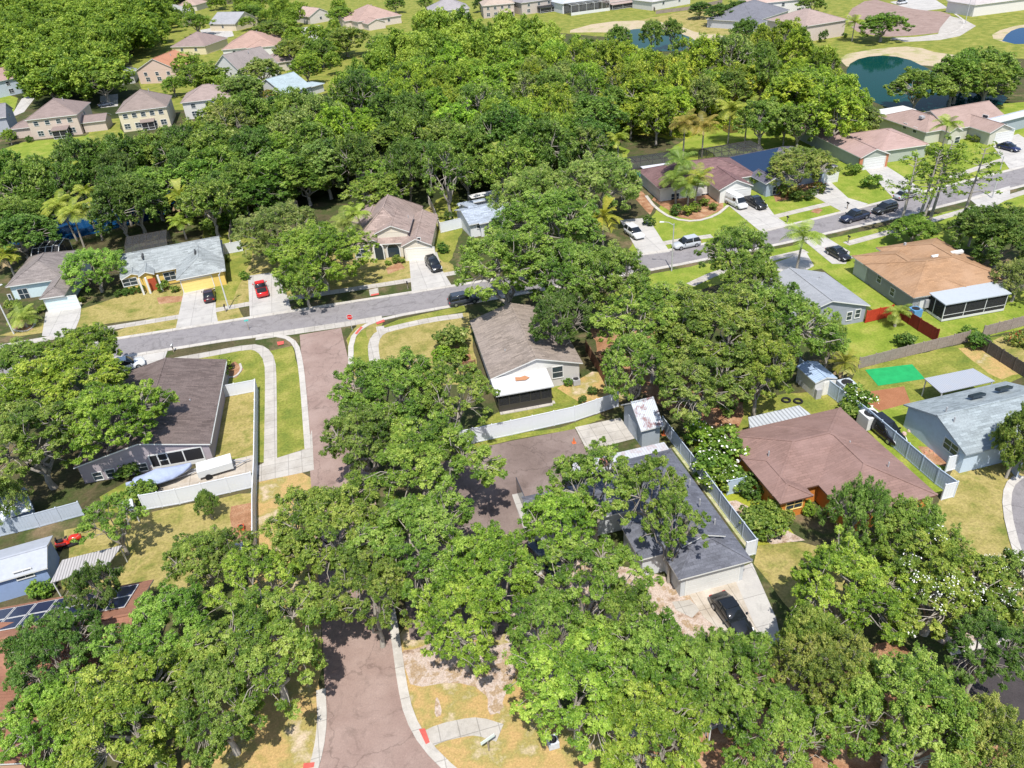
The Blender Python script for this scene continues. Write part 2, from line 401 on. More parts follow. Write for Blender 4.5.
# lower left yards
sheet('lawn_side_yard', [[(58, 560), (66, 530), (140, 515), (253, 492), (253, 570), (200, 590), (60, 590)]], .008, m_dry, wob=.15)
sheet('soil_side_yard', [[(232, 506), (253, 502), (253, 540), (240, 548), (228, 540)]], .012, m_mulch, wob=.15)
sheet('lawn_patio_edge', [[(98, 498), (125, 482), (140, 500), (128, 515), (105, 512)]], .012, m_green, wob=.1)
sheet('verge_street_left', [[(258, 480), (300, 470), (318, 480), (322, 560), (325, 640), (322, 705), (322, 740), (312, 790), (180, 800), (190, 700), (250, 600), (255, 500)]], .008, m_straw, wob=.15)
sheet('verge_street_right', [[(397, 640), (430, 600), (520, 640), (540, 700), (600, 740), (640, 800), (470, 800), (430, 755), (408, 715)]], .008, m_straw, wob=.15)
sheet('sandy_patch', [[(400, 655), (420, 640), (505, 640), (515, 660), (502, 700), (495, 720), (485, 690), (450, 682), (412, 690)], [(430, 700), (440, 700), (446, 712), (434, 715)], [(492, 690), (505, 700), (502, 722), (486, 712)]], .012, m_sand, wob=.35, smooth=1)
sheet('front_yard_house', [[(520, 560), (600, 560), (680, 580), (700, 600), (720, 640), (660, 700), (560, 680), (500, 640)]], .009, m_sand, wob=.3)
sheet('yard_lower_right', [[(757, 545), (800, 540), (850, 560), (860, 600), (800, 620), (780, 600), (752, 562)]], .008, m_dry, wob=.15)
sheet('yard_lower_right_far', [[(938, 492), (955, 470), (1000, 462), (1040, 480), (1010, 500), (1004, 520), (1016, 560), (1060, 620), (960, 620), (930, 560)]], .008, m_dry, wob=.15)
sheet('yard_bottom', [[(600, 690), (900, 640), (1060, 800), (560, 800)]], .007, m_mulch, wob=.2)
# right side yards
sheet('side_yard_flowers', [[(690, 430), (735, 425), (760, 500), (800, 540), (757, 545), (700, 460)]], .010, m_marsh, wob=.15)
sheet('yard_strip_right', [[(866, 408), (955, 483), (935, 496), (880, 446), (850, 410)]], .010, m_bright, wob=.1)
sheet('yard_behind_brown', [[(745, 398), (800, 392), (858, 392), (850, 412), (800, 425), (740, 430)]], .010, m_green, wob=.15)
sheet('yard_blue_house', [[(870, 405), (905, 404), (965, 452), (952, 466), (940, 470)]], .012, m_bright, wob=.1)
sheet('yard_blue_soil', [[(918, 446), (938, 448), (952, 460), (952, 468), (930, 464)]], .016, m_mulch, wob=.1)
sheet('yard_green_tarp', [[(858, 368), (1000, 335), (1040, 372), (900, 420), (868, 408), (846, 392)]], .008, m_green, wob=.12)
sheet('yard_dirt_patch', [[(958, 350), (990, 343), (1024, 372), (1000, 380)]], .012, m_straw, wob=.25)
sheet('mulch_bed', [[(868, 392), (905, 387), (911, 402), (880, 411), (866, 402)]], .014, m_rust, wob=.08)
sheet('lawn_tan_house', [[(835, 325), (905, 312), (1040, 288), (1040, 325), (962, 342), (860, 364), (836, 350)]], .008, m_bright, wob=.1)
sheet('lawn_tan_side', [[(800, 252), (848, 258), (900, 300), (908, 315), (880, 316), (826, 272)]], .010, m_bright, wob=.05)
sheet('lawn_tan_front', [[(768, 262), (806, 244), (860, 232), (1040, 190), (1060, 235), (960, 250), (850, 262), (790, 275)]], .007, m_bright, wob=.08)
sheet('yard_far_right_corner', [[(990, 340), (1024, 332), (1060, 340), (1060, 370), (1020, 365)]], .009, m_dry, wob=.15)
# upper row yards across the road
sheet('lawns_upper_row', [[(628, 250), (648, 222), (700, 150), (800, 120), (900, 110), (1060, 100), (1060, 160), (972, 180), (846, 212), (700, 246), (640, 255)]], .007, m_bright, wob=.1)
sheet('lawn_back_mid', [[(428, 235), (436, 200), (458, 190), (462, 230), (450, 262), (442, 262)]], .010, m_green, wob=.15)
sheet('lawn_back_pool', [[(668, 150), (700, 132), (760, 126), (770, 145), (720, 160), (690, 165)], [(600, 165), (606, 140), (630, 150), (620, 175)]], .012, m_bright, wob=.2)
sheet('marsh_clearing', [[(560, 115), (620, 90), (700, 80), (760, 110), (770, 130), (690, 140), (640, 135), (600, 140)]], .010, m_marsh, wob=.5)
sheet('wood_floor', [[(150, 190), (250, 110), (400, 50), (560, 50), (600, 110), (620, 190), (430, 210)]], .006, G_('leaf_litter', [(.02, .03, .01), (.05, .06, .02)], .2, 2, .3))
# far lawns
sheet('lawn_far', [[(380, 10), (430, 0), (520, 0), (640, -12), (760, -20), (1100, -60), (1100, 62), (960, 56), (900, 48), (820, 62), (700, 45), (560, 33), (470, 42)]], .006, m_green)
sheet('lawn_far_dry', [[(590, 24), (640, 20), (690, 10), (735, 16), (732, 34), (700, 36), (660, 30)]], .010, m_dry, wob=.4, smooth=1)
sheet('lawn_far_left', [[(0, 150), (24, 142), (85, 136), (112, 120), (140, 150), (80, 155), (50, 162), (0, 172)], [(0, 92), (18, 98), (14, 112), (0, 112)]], .008, m_bright)
sheet('pond_bank_far', [[(560, 33), (600, 22), (650, 20), (680, 26), (700, 34), (722, 34), (730, 42), (715, 48), (690, 44), (650, 34), (600, 32)]], .014, m_beach, smooth=1)
sheet('pond_bank_near', [[(836, 56), (880, 48), (915, 46), (940, 54), (985, 56), (1020, 60), (1010, 70), (930, 66), (880, 62), (850, 70)]], .014, m_beach, smooth=1)
sheet('pond_bank_right', [[(988, 37), (1004, 28), (1040, 22), (1060, 40), (1010, 44)]], .014, m_beach, smooth=1)

# ---- water
def watermat(name, c):
    m, nt, b = newmat(name); b.inputs['Base Color'].default_value = rgb(c); b.inputs['Roughness'].default_value = .06
    b.inputs['Specular IOR Level'].default_value = .06; b.inputs['IOR'].default_value = 1.2
    g = nt.nodes.new('ShaderNodeNewGeometry'); n = nt.nodes.new('ShaderNodeTexNoise'); n.inputs['Scale'].default_value = .8
    nt.links.new(g.outputs['Position'], n.inputs['Vector']); bp = nt.nodes.new('ShaderNodeBump'); bp.inputs['Strength'].default_value = .12
    nt.links.new(n.outputs['Fac'], bp.inputs['Height']); nt.links.new(bp.outputs[0], b.inputs['Normal'])
    return m
m_water = watermat('pond_water', (.003, .038, .034)); m_pool = watermat('pool_water', (.03, .42, .45)); m_blue = watermat('pond_water_blue', (.006, .04, .11))
m_brown = watermat('marsh_water', (.09, .07, .02))
sheet('pond', [[(604, 42), (614, 33), (640, 28), (664, 29), (686, 35), (698, 42), (690, 52), (620, 50)]], .020, m_water, smooth=1)
sheet('pond_by_houses', [[(846, 66), (862, 57), (890, 55), (918, 62), (960, 90), (985, 96), (1010, 95), (1000, 108), (900, 112), (868, 100), (848, 84)]], .020, m_water, smooth=1)
sheet('pond_right', [[(1000, 44), (1008, 32), (1022, 27), (1060, 25), (1060, 44)]], .020, m_blue, smooth=1)
sheet('marsh_water', [[(740, 95), (765, 92), (775, 106), (760, 112), (742, 108)], [(720, 122), (738, 116), (742, 132), (724, 134)]], .016, m_brown, smooth=1)
sheet('creek', [[(4, 240), (14, 216), (40, 212), (80, 212), (150, 205), (160, 185), (205, 178), (205, 190), (170, 215), (90, 235), (20, 250)]], .016, m_blue, smooth=1)

# ---- roads
sheet('road', [[(-160, 382), (-80, 369), (0, 357), (102, 341.3), (256, 317), (451, 286.5), (560, 269), (642, 254.5), (697, 246), (770, 230), (820, 218), (846, 211.5), (910, 195), (972, 179.7), (1024, 166.9), (1150, 135),
                (1150, 152), (1024, 186), (901.7, 216.5), (830, 233), (768, 247), (707, 259.5), (656, 269.5), (560, 288), (463, 304.5), (256, 335.7), (124, 357), (0, 377), (-80, 391), (-160, 405)]], .030, m_asph)
sheet('side_street', [[(299.7, 335), (341, 328), (350, 367), (372, 480), (393, 600), (400, 681), (406, 712), (420, 742), (450, 775), (520, 830), (240, 830), (300, 795), (316, 768), (324, 735), (325.5, 700), (320, 600), (310, 470), (303.5, 384)]], .030, m_asphb)
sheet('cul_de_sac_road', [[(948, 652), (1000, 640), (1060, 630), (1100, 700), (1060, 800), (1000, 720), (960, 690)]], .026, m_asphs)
sheet('cul_de_sac_kerbside', [[(1006, 490), (1012, 478), (1060, 470), (1060, 600), (1030, 590), (1014, 530)]], .026, m_asph)
sheet('far_road', [[(846, 12), (870, -2), (895, 5), (918, 10), (948, 12), (956, 22), (946, 32), (910, 36), (880, 37), (850, 30)]], .026, m_asphb, smooth=1)
# gutters and kerbs
band('kerb', [[(-80, 369), (0, 357), (102, 341.3), (256, 317), (451, 286.5), (560, 269), (642, 254.5), (697, 246), (770, 230), (846, 211.5), (972, 179.7), (1024, 166.9), (1150, 135)],
              [(-80, 391), (0, 377), (124, 357), (256, 335.7), (284, 336), (296, 344), (300, 360), (303, 384), (308, 449)],
              [(463, 304.5), (656, 269.5), (768, 247), (830, 233), (901.7, 216.5), (1024, 186), (1150, 152)],
              [(463, 304.5), (385, 318), (362, 327), (351, 340), (351, 367)],
              [(391, 610), (396, 640), (402, 684), (409, 716), (425, 745), (455, 775), (520, 825)],
              [(321, 690), (322.5, 722), (319, 750), (311, 778), (290, 800)],
              [(948, 652), (1000, 640), (1060, 628)],
              [(1062, 604), (1032, 592), (1016, 550), (1006, 510), (1008, 486), (1020, 476)],
              [(955, 14), (966, 22), (958, 32), (930, 38), (890, 40)]], .75, .10, m_kerb, h=.05, smooth=1)
band('valley_gutter', [[(256, 337.5), (300, 331), (341, 325), (382, 318)]], 1.6, .038, m_conc)
# sidewalks
band('sidewalk', [[(-60, 357), (20, 343.5), (62, 336), (86, 332), (181, 316.5), (217, 310), (256, 302.5), (287, 299), (331, 292.5), (413, 280), (460, 272)],
                  [(160, 363), (210, 354), (250, 346.5), (262, 349), (270, 360), (271, 384), (270.5, 462)],
                  [(463, 315.5), (430, 320), (398, 327), (380, 332), (373, 342), (374, 358), (378, 372)],
                  [(640, 250), (655, 245), (682, 240), (712, 236)],
                  [(690, 285), (718, 272), (762, 261), (806, 251)],
                  [(774, 217), (800, 210.5), (846, 200)],
                  [(846, 244), (890, 232), (940, 218), (985, 205), (1024, 192), (1060, 182)],
                  [(950, 178), (984, 166), (1024, 153), (1060, 144)],
                  [(500, 733), (478, 726), (462, 728), (440, 733), (424, 741)],
                  [(620, 730), (660, 722), (700, 724), (720, 716), (730, 730)]], 1.5, .036, m_conc, smooth=1)
sheet('sidewalk_ramp', [[(369, 290), (378, 288), (379, 294), (370, 296)], [(376, 327), (384, 326), (385, 331), (377, 332)]], .046, m_conc)
sheet('ramp_mat', [[(371, 295), (379, 293.5), (379, 295), (371, 296.5)], [(376, 323), (384, 320), (385, 322), (377, 325)], [(277, 342.5), (284, 341.5), (284, 344.5), (278, 346)], [(355, 334), (361, 327), (363, 328), (357, 335)], [(419, 730), (425, 729), (430, 743), (426, 745)], [(304, 764), (315, 763), (314, 768), (303, 770)]], .112, m_redp, th=.01)
# driveways
sheet('driveway', [
    [(47, 305), (82, 302), (80, 318), (72, 338), (42, 336)],
    [(184, 291), (215, 288), (216, 312), (218, 322), (176, 328)],
    [(248, 276), (276, 272), (288, 297), (292, 312), (250, 318)],
    [(409, 258), (437, 252), (442, 270), (452, 286), (412, 294)],
    [(130, 357), (168, 350), (160, 372), (120, 382)],
    [(620, 220), (648, 218), (662, 240), (670, 252), (640, 256)],
    [(724, 202), (760, 196), (775, 216), (790, 226), (762, 233)],
    [(806, 192), (826, 178), (848, 198), (868, 204), (846, 214)],
    [(866, 170), (886, 166), (905, 178), (925, 192), (895, 200)],
    [(990, 142), (1018, 134), (1040, 148), (1050, 160), (1010, 170)],
    [(804, 241), (824, 236), (850, 252), (846, 264), (832, 264)],
    [(772, 264), (806, 252), (814, 266), (786, 282)],
    [(968, 198), (1010, 186), (1010, 198), (985, 212)],
], .042, m_concw)
sheet('driveway_main', [[(686, 590), (752, 563), (776, 618), (782, 645), (750, 642), (742, 606), (714, 606)],], .036, m_concw)
sheet('driveway_slab', [[(687, 592), (735, 580), (755, 626), (772, 650), (740, 645), (704, 618)]], .046, m_conct)
sheet('front_walk', [[(672, 602), (690, 600), (700, 610), (692, 618), (676, 610)], [(690, 712), (712, 706), (716, 714), (694, 722)]], .036, m_conc)
sheet('parking_pad', [[(462, 452), (512, 441), (575, 429), (587, 452), (600, 456), (565, 490), (545, 500), (540, 560), (500, 640), (410, 640), (400, 560), (430, 470)]], .026, m_asphp)
sheet('concrete_pad', [[(575, 427.5), (620, 418), (637, 438), (587, 451)]], .046, m_conc)
sheet('pad_edge_slab', [[(512, 495), (521, 493), (542, 552), (532, 556), (524, 530)], [(524, 566), (547, 557), (553, 572), (528, 578)]], .050, m_concw)
sheet('side_path', [[(672, 448), (677, 446), (757, 552), (752, 556)]], .030, G_('gravel_path', [(.42, .38, .26), (.30, .32, .14), (.5, .46, .36)], .6, 6, .3))
sheet('driveway_apron', [[(258, 466), (268, 461), (300, 451), (306, 449), (312, 430), (314, 470), (306, 472), (259, 482)]], .042, m_conc)
sheet('trailer_drive', [[(150, 478), (206, 466), (254, 455), (255, 472), (180, 492), (158, 492)]], .036, m_conct)
sheet('patio_right', [[(715, 505), (735, 497), (800, 540), (770, 545)], [(935, 640), (948, 648), (1000, 636), (990, 600)]], .02, m_sand, wob=.2)
sheet('cul_de_sac_walk', [[(940, 28), (950, 16), (965, 20), (976, 26), (960, 36), (940, 40), (905, 42), (890, 38), (915, 37), (938, 34)]], .030, m_conc)
sheet('far_driveways', [[(200, 30), (230, 25), (234, 36), (205, 42)], [(300, 28), (320, 25), (325, 40), (305, 44)], [(22, 98), (38, 94), (24, 112), (10, 118)], [(100, 96), (118, 94), (118, 106), (100, 108)], [(890, 2), (930, -4), (948, 8), (915, 12)]], .020, m_concw)
sheet('garden_bed', [
    [(10, 325), (24, 318), (36, 322), (32, 330), (16, 331)],
    [(157, 298), (168, 296), (182, 296), (184, 301), (160, 304)],
    [(385, 268), (400, 262), (405, 268), (388, 274)],
    [(226, 366), (234, 362), (242, 370), (236, 378), (226, 378)],
    [(652, 200), (680, 218), (700, 220), (722, 210), (724, 200), (700, 190), (660, 190)],
    [(770, 190), (800, 180), (822, 184), (808, 196), (776, 202)],
    [(810, 212), (816, 207), (824, 210), (820, 214)],
    [(455, 345), (470, 352), (476, 370), (460, 370)],
    [(640, 190), (655, 205), (650, 215), (636, 200)]], .020, m_mulch, wob=.1)

sheet('lawns_upper_left', [[(130, 60), (150, 10), (420, -10), (420, 30), (340, 90), (250, 110), (150, 110)], [(88, 122), (120, 118), (120, 150), (90, 150)]], .009, m_green)
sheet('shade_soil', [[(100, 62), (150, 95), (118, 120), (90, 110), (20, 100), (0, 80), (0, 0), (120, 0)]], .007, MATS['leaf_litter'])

sheet('lawn_lamp_verge', [[(600, 300), (652, 274), (770, 250), (804, 243), (808, 256), (700, 290), (640, 310)]], .0085, m_bright, wob=.1)
# ================================================================ houses
m_white = plain('white_paint', (.60, .60, .585), rough=.5, var=.04, dirt=.12, dscale=1.5)
m_trim = plain('white_trim', (.64, .64, .62), rough=.45, var=.03)
m_trimd = plain('brown_trim', (.12, .09, .075), rough=.6, var=.05)
m_pane = glassy('window_glass', (.03, .045, .06))
m_frame = plain('window_frame', (.62, .62, .60), rough=.4, var=.03)
m_screen = screenmat('insect_screen', (.022, .022, .025), .72)
m_screenl = screenmat('insect_screen_thin', (.05, .05, .052), .45)
m_alu_w = plain('aluminium_white', (.58, .58, .57), rough=.35, var=.03)
m_alu_b = plain('aluminium_bronze', (.05, .045, .04), rough=.4, var=.05)
m_pipe = plain('vent_pipe', (.35, .35, .36), rough=.5, var=.1)

class House:
    def __init__(s, name, label, cat, sw, se, ze, roof, wall, trim=None, group=None, ridge=None):
        P, Q = W(*sw, ze), W(*se, ze)
        s.az = math.atan2(Q.y - P.y, Q.x - P.x); s.o = Vector((P.x, P.y, 0)); s.ze = ze
        s.root = empty(name, s.o, s.az); tag(s.root, label, cat, group)
        s.M = Matrix.Translation(s.o) @ Matrix.Rotation(s.az, 4, 'Z'); s.Mi = s.M.inverted()
        s.roof = MB(); s.wall = MB(); s.rm = roof; s.wm = wall; s.tm = trim or m_trim
        s.wings = []; s.k = 0; s.ridge = ridge
    def loc(s, px, z=None):
        return s.Mi @ W(px[0], px[1], s.ze if z is None else z)
    def on(s, side, c, px):
        """point of the wall plane seen at a picture point"""
        o = s.Mi @ Vector((0, 0, CAMH)); d = (s.Mi.to_3x3() @ Vector(RM @ np.array([px[0] - CX, -(px[1] - CY), -F])))
        ax = 1 if side in 'SN' else 0
        t = (c - o[ax]) / d[ax]
        return o + d * t
    def wing(s, a, b, kind='hip', pitch=.42, oh=.45, ze=None, wall=True, z0=0, wm=None, px=True, th=.16, dep=None):
        ze = s.ze if ze is None else ze
        if dep: a = s.loc(a, ze); b = s.loc(b, ze); b.y = a.y + dep
        elif px: a = s.loc(a, ze); b = s.loc(b, ze)
        x0, x1 = sorted((a[0], b[0])); y0, y1 = sorted((a[1], b[1]))
        s.k += 1; zt = ze + .004 * s.k
        wx, wy = x1 - x0, y1 - y0; xm, ym = (x0 + x1) / 2, (y0 + y1) / 2
        A, B, C, D = (x0, y0, zt), (x1, y0, zt), (x1, y1, zt), (x0, y1, zt); lines = []
        if kind == 'hip':
            if wx >= wy:
                h_ = wy / 2; zr = zt + h_ * pitch; E, G = (x0 + h_, ym, zr), (x1 - h_, ym, zr)
                top = [[A, B, G, E], [C, D, E, G], [B, C, G], [D, A, E]]; lines = [(E, G), (A, E), (D, E), (B, G), (C, G)]
            else:
                h_ = wx / 2; zr = zt + h_ * pitch; E, G = (xm, y0 + h_, zr), (xm, y1 - h_, zr)
                top = [[A, B, E], [B, C, G, E], [C, D, G], [D, A, E, G]]; lines = [(E, G), (A, E), (B, E), (C, G), (D, G)]
        elif kind == 'gx':
            zr = zt + wy / 2 * pitch; E, G = (x0, ym, zr), (x1, ym, zr); top = [[A, B, G, E], [C, D, E, G]]; lines = [(E, G)]
        elif kind == 'gy':
            zr = zt + wx / 2 * pitch; E, G = (xm, y0, zr), (xm, y1, zr); top = [[B, C, G, E], [D, A, E, G]]; lines = [(E, G)]
        elif kind == 'flat':
            zr = zt; top = [[A, B, C, D]]
        elif kind == 'shedS':   # low edge at the front
            zr = zt + wy * pitch; C, D = (x1, y1, zr), (x0, y1, zr); top = [[A, B, C, D]]
        elif kind == 'shedN':
            zr = zt + wy * pitch; A, B = (x0, y0, zr), (x1, y0, zr); top = [[A, B, C, D]]
        s.solid(s.roof, top, th)
        for p, q in lines:
            p, q = Vector(p) + Vector((0, 0, .02)), Vector(q) + Vector((0, 0, .02)); s.roof.bar(p, q, .24, .05, 2)
        o2 = oh if kind in ('hip', 'flat') else oh
        gx, gy = (min(.35, oh) if kind == 'gx' else oh), (min(.35, oh) if kind == 'gy' else oh)
        u0, u1, v0, v1 = x0 + gx, x1 - gx, y0 + gy, y1 - gy
        if wall:
            s.wall.box(u0, u1, v0, v1, z0, ze - .02 - th * .3)
            if kind == 'gx':
                for x in (u0, u1):
                    zz = ze - .1; t = [(x, v0, zz), (x, v1, zz), (x, ym, zr - th - .02 - .0 * pitch)]
                    s.wall.face(t if x == u1 else t[::-1])
            if kind == 'gy':
                for y in (v0, v1):
                    zz = ze - .1; t = [(u0, y, zz), (u1, y, zz), (xm, y, zr - th - .02)]
                    s.wall.face(t if y == v0 else t[::-1])
        wg = dict(x0=x0, x1=x1, y0=y0, y1=y1, S=v0, N=v1, W=u0, E=u1, ze=ze, zr=zr, xm=xm, ym=ym)
        s.wings.append(wg); return wg
    def solid(s, mb, top, th):
        cnt = {}
        for f in top:
            for i in range(len(f)):
                a_, b_ = f[i], f[(i + 1) % len(f)]; cnt[(a_, b_)] = 1
        for f in top:
            mb.face(f, 0); mb.face([(p[0], p[1], p[2] - th) for p in f][::-1], 1)
        for (a_, b_) in cnt:
            if (b_, a_) not in cnt:
                mb.face([(a_[0], a_[1], a_[2] - th), (b_[0], b_[1], b_[2] - th), b_, a_], 1)
    def tag_part(s, o, label):
        o['label'] = label; return o
    def window(s, side, c, px, w=1.2, h=1.1, name='window', pane=None, frame=None, bars=True, sgn=None):
        P = s.on(side, c, px); return s.window_at(side, c, (P.y if side in 'WE' else P.x), P.z, w, h, name, pane, frame, bars)
    def window_at(s, side, c, u, z, w, h, name='window', pane=None, frame=None, bars=True):
        mb = MB(); t = .09
        def bx(m_, ua, ub, za, zb, d0, d1):
            sg = -1 if side in 'SW' else 1
            p, q = sorted((c + sg * d0, c + sg * d1))
            if side in 'SN': m_.box(ua, ub, p, q, za, zb)
            else: m_.box(p, q, ua, ub, za, zb)
        bx(mb, u - w / 2 - t, u + w / 2 + t, z + h / 2, z + h / 2 + t, -.03, .07); bx(mb, u - w / 2 - t, u + w / 2 + t, z - h / 2 - t, z - h / 2, -.03, .10)
        bx(mb, u - w / 2 - t, u - w / 2, z - h / 2, z + h / 2, -.03, .07); bx(mb, u + w / 2, u + w / 2 + t, z - h / 2, z + h / 2, -.03, .07)
        if bars: bx(mb, u - w / 2, u + w / 2, z - .03, z + .03, -.02, .045)
        if bars and w > 1.3: bx(mb, u - .03, u + .03, z - h / 2, z + h / 2, -.02, .042)
        o = mb.build(name, frame or m_frame, s.root)
        p = MB(); bx(p, u - w / 2, u + w / 2, z - h / 2, z + h / 2, -.02, .02); p.build('pane', pane or m_pane, o)
        return o
    def garage(s, side, c, px, w=4.8, h=2.15, mat=None):
        P = s.on(side, c, px); u = P.x if side in 'SN' else P.y
        mb = MB(); sg = -1 if side in 'SW' else 1
        def bx(ua, ub, za, zb, d0, d1, mi=0):
            p, q = sorted((c + sg * d0, c + sg * d1))
            if side in 'SN': mb.box(ua, ub, p, q, za, zb, mi)
            else: mb.box(p, q, ua, ub, za, zb, mi)
        bx(u - w / 2 - .12, u + w / 2 + .12, h, h + .14, -.02, .07, 1)
        for sx in (-1, 1): bx(u + sx * (w / 2 + .06) - .06, u + sx * (w / 2 + .06) + .06, 0, h, -.02, .07, 1)
        for k in range(4): bx(u - w / 2, u + w / 2, k * h / 4 + .015, (k + 1) * h / 4 - .015, -.02, .035)
        return mb.build('garage_door', [mat or m_white, s.tm], s.root)
    def door(s, side, c, px, w=1.0, h=2.1, mat=None):
        P = s.on(side, c, px); u = P.x if side in 'SN' else P.y; mb = MB(); sg = -1 if side in 'SW' else 1
        p, q = sorted((c - sg * .02, c + sg * .05))
        (mb.box(u - w / 2, u + w / 2, p, q, 0.02, h) if side in 'SN' else mb.box(p, q, u - w / 2, u + w / 2, .02, h))
        o = mb.build('door', mat or m_trimd, s.root)
        hb = MB(); p, q = sorted((c + sg * .05, c + sg * .10))
        (hb.box(u + w * .35, u + w * .42, p, q, 1.0, 1.1) if side in 'SN' else hb.box(p, q, u + w * .35, u + w * .42, 1.0, 1.1))
        hb.build('handle', m_pipe, o); return o
    def pipe(s, px, z, r=.08, h=.45):
        P = s.loc(px, z); mb = MB(); mb.tube([(P.x, P.y, z - .6), (P.x, P.y, z + .12)], r, 8); mb.build('vent_pipe', m_pipe, s.root)
    def vent(s, px, z, w=.5, d=.35, mat=None):
        P = s.loc(px, z); mb = MB(); mb.box(P.x - w / 2, P.x + w / 2, P.y - d / 2, P.y + d / 2, z - .25, z + .22)
        return mb.build('roof_vent', mat or m_pipe, s.root)
    def skylight(s, px, z, w=.6, d=1.4, pitch=0.0, mat=None):
        P = s.loc(px, z); mb = MB(); k = pitch
        mb.hexa([(P.x - w / 2, P.y - d / 2, z - .2 - k * d / 2), (P.x + w / 2, P.y - d / 2, z - .2 - k * d / 2), (P.x + w / 2, P.y + d / 2, z - .2 + k * d / 2), (P.x - w / 2, P.y + d / 2, z - .2 + k * d / 2),
                 (P.x - w / 2, P.y - d / 2, z + .12 - k * d / 2), (P.x + w / 2, P.y - d / 2, z + .12 - k * d / 2), (P.x + w / 2, P.y + d / 2, z + .12 + k * d / 2), (P.x - w / 2, P.y + d / 2, z + .12 + k * d / 2)])
        return mb.build('skylight', mat or m_white, s.root)
    def done(s):
        ridge = s.ridge or s.rm
        s.wall.build('wall', s.wm, s.root); s.roof.build('roof', [s.rm, s.tm, ridge], s.root)
        return s.root
def screen_room(h, x0, x1, y0, y1, z0, z1, roofm, frame, screen=None, n=3, kick=.0, slope=0.0, th=.14, sides='SWE', oh=.25):
    """lean-to porch: flat panel roof on posts with insect screens between"""
    r = MB(); a_, b_ = z1 - slope, z1
    r.hexa([(x0 - oh, y0 - oh, a_ - th), (x1 + oh, y0 - oh, a_ - th), (x1 + oh, y1, b_ - th), (x0 - oh, y1, b_ - th), (x0 - oh, y0 - oh, a_), (x1 + oh, y0 - oh, a_), (x1 + oh, y1, b_), (x0 - oh, y1, b_)])
    ro = r.build('porch_roof', roofm, h.root)
    mb = MB(); sc = MB(); t = .09
    zt = a_ - th
    for i in range(n + 1):
        x = x0 + (x1 - x0) * i / n; mb.box(x - t / 2, x + t / 2, y0 - t / 2, y0 + t / 2, z0, zt)
    mb.box(x0, x1, y0 - t / 2 - .003, y0 + t / 2 + .003, zt - .12, zt - .002); mb.box(x0, x1, y0 - t / 2 - .003, y0 + t / 2 + .003, z0, z0 + .12 + kick)
    if z1 > 2.2: mb.box(x0, x1, y0 - t / 2 + .01, y0 + t / 2 - .01, z0 + (zt - z0) * .33, z0 + (zt - z0) * .33 + .06)
    sc.box(x0, x1, y0 - .006, y0 + .006, z0 + .1, zt)
    for x, sd_ in ((x0, 'W'), (x1, 'E')):
        if sd_ in sides:
            ym = (y0 + y1) / 2; mb.box(x - t / 2, x + t / 2, ym - t / 2, ym + t / 2, z0, zt); mb.box(x - t / 2, x + t / 2, y0, y1, z0, z0 + .12 + kick)
            sc.box(x - .006, x + .006, y0, y1, z0 + .1, zt)
    fo = mb.build('porch_frame', frame, h.root); sc.build('screen', screen or m_screen, fo)
    return ro
def pool_cage(h, x0, x1, y0, y1, z, frame, n=4, screen=None, dome=.9):
    """screen enclosure over a pool: hoops, purlins and thin screen"""
    mb = MB(); sc = MB(); prof = [(0, 0), (0, z), (.25, z + dome), (.75, z + dome), (1, z), (1, 0)]
    for i in range(n + 1):
        x = x0 + (x1 - x0) * i / n
        pts = [(x, y0 + (y1 - y0) * a_, zz) for a_, zz in prof]
        for p, q in zip(pts, pts[1:]): mb.bar(p, q, .1)
    for a_, zz in prof[1:-1]: mb.bar((x0, y0 + (y1 - y0) * a_, zz), (x1, y0 + (y1 - y0) * a_, zz), .1)
    for (a_, za), (b_, zb) in zip(prof, prof[1:]):
        p = [(x0, y0 + (y1 - y0) * a_, za), (x1, y0 + (y1 - y0) * a_, za), (x1, y0 + (y1 - y0) * b_, zb), (x0, y0 + (y1 - y0) * b_, zb)]
        sc.face(p)
    for x in (x0, x1): sc.face([(x, y0 + (y1 - y0) * a_, zz) for a_, zz in prof])
    o = mb.build('pool_cage', frame, h.root); sc.build('screen', screen or m_screenl, o)
    return o

W_ = lambda n, c, **k: plain(n, [x * .86 for x in c], rough=.85, var=.05, dirt=.18, dscale=.8, **k)
# ---------------- taupe house by the side street (white porch roof)
R_ = shingle('shingle_taupe', (0.230, 0.190, 0.161), (0.276, 0.230, 0.201))
h = House('house', 'taupe shingle gable house with a flat white porch roof, beside the brown side street', 'house', (490.5, 379), (583, 363), 3.0, R_, W_('wall_greywhite', (.56, .54, .52)))
q = h.loc((461, 318)); d_ = 15.5; wdt = h.loc((583, 363)).x
wg = h.wing((0, 0), (wdt, d_), 'gy', .30, oh=.4, px=False)
g2 = W_('wall_pale_gable', (.70, .69, .66))
mb = MB(); mb.face([(.5, wg['S'] - .03, 2.95), (wdt - .5, wg['S'] - .03, 2.95), (wdt / 2, wg['S'] - .03, wg['zr'] - .25)]); mb.build('gable_panel', g2, h.root)
a1 = h.loc((499, 395), 2.7); b1 = h.loc((551, 385), 2.7)
screen_room(h, .3, b1.x, a1.y + .2, wg['S'], .1, 2.95, plain('porch_roof_white', (.50, .50, .51), var=.03, dirt=.1, dscale=.6), m_alu_b, n=5, slope=.3, kick=.7, oh=.3)
mb = MB(); P = h.loc((522, 378), 2.85); mb.prism([(P.x - .9, P.y - .5), (P.x + .3, P.y - .7), (P.x + .9, P.y - .3), (P.x + .4, P.y + .3), (P.x - .2, P.y + .1), (P.x - .8, P.y + .3)], 2.93, 2.96); mb.build('rust_patch', plain('rust_brown', (.42, .20, .10), dirt=.3, dscale=3), h.root)
h.window('S', wg['S'], (557.5, 372), 1.3, 1.6)
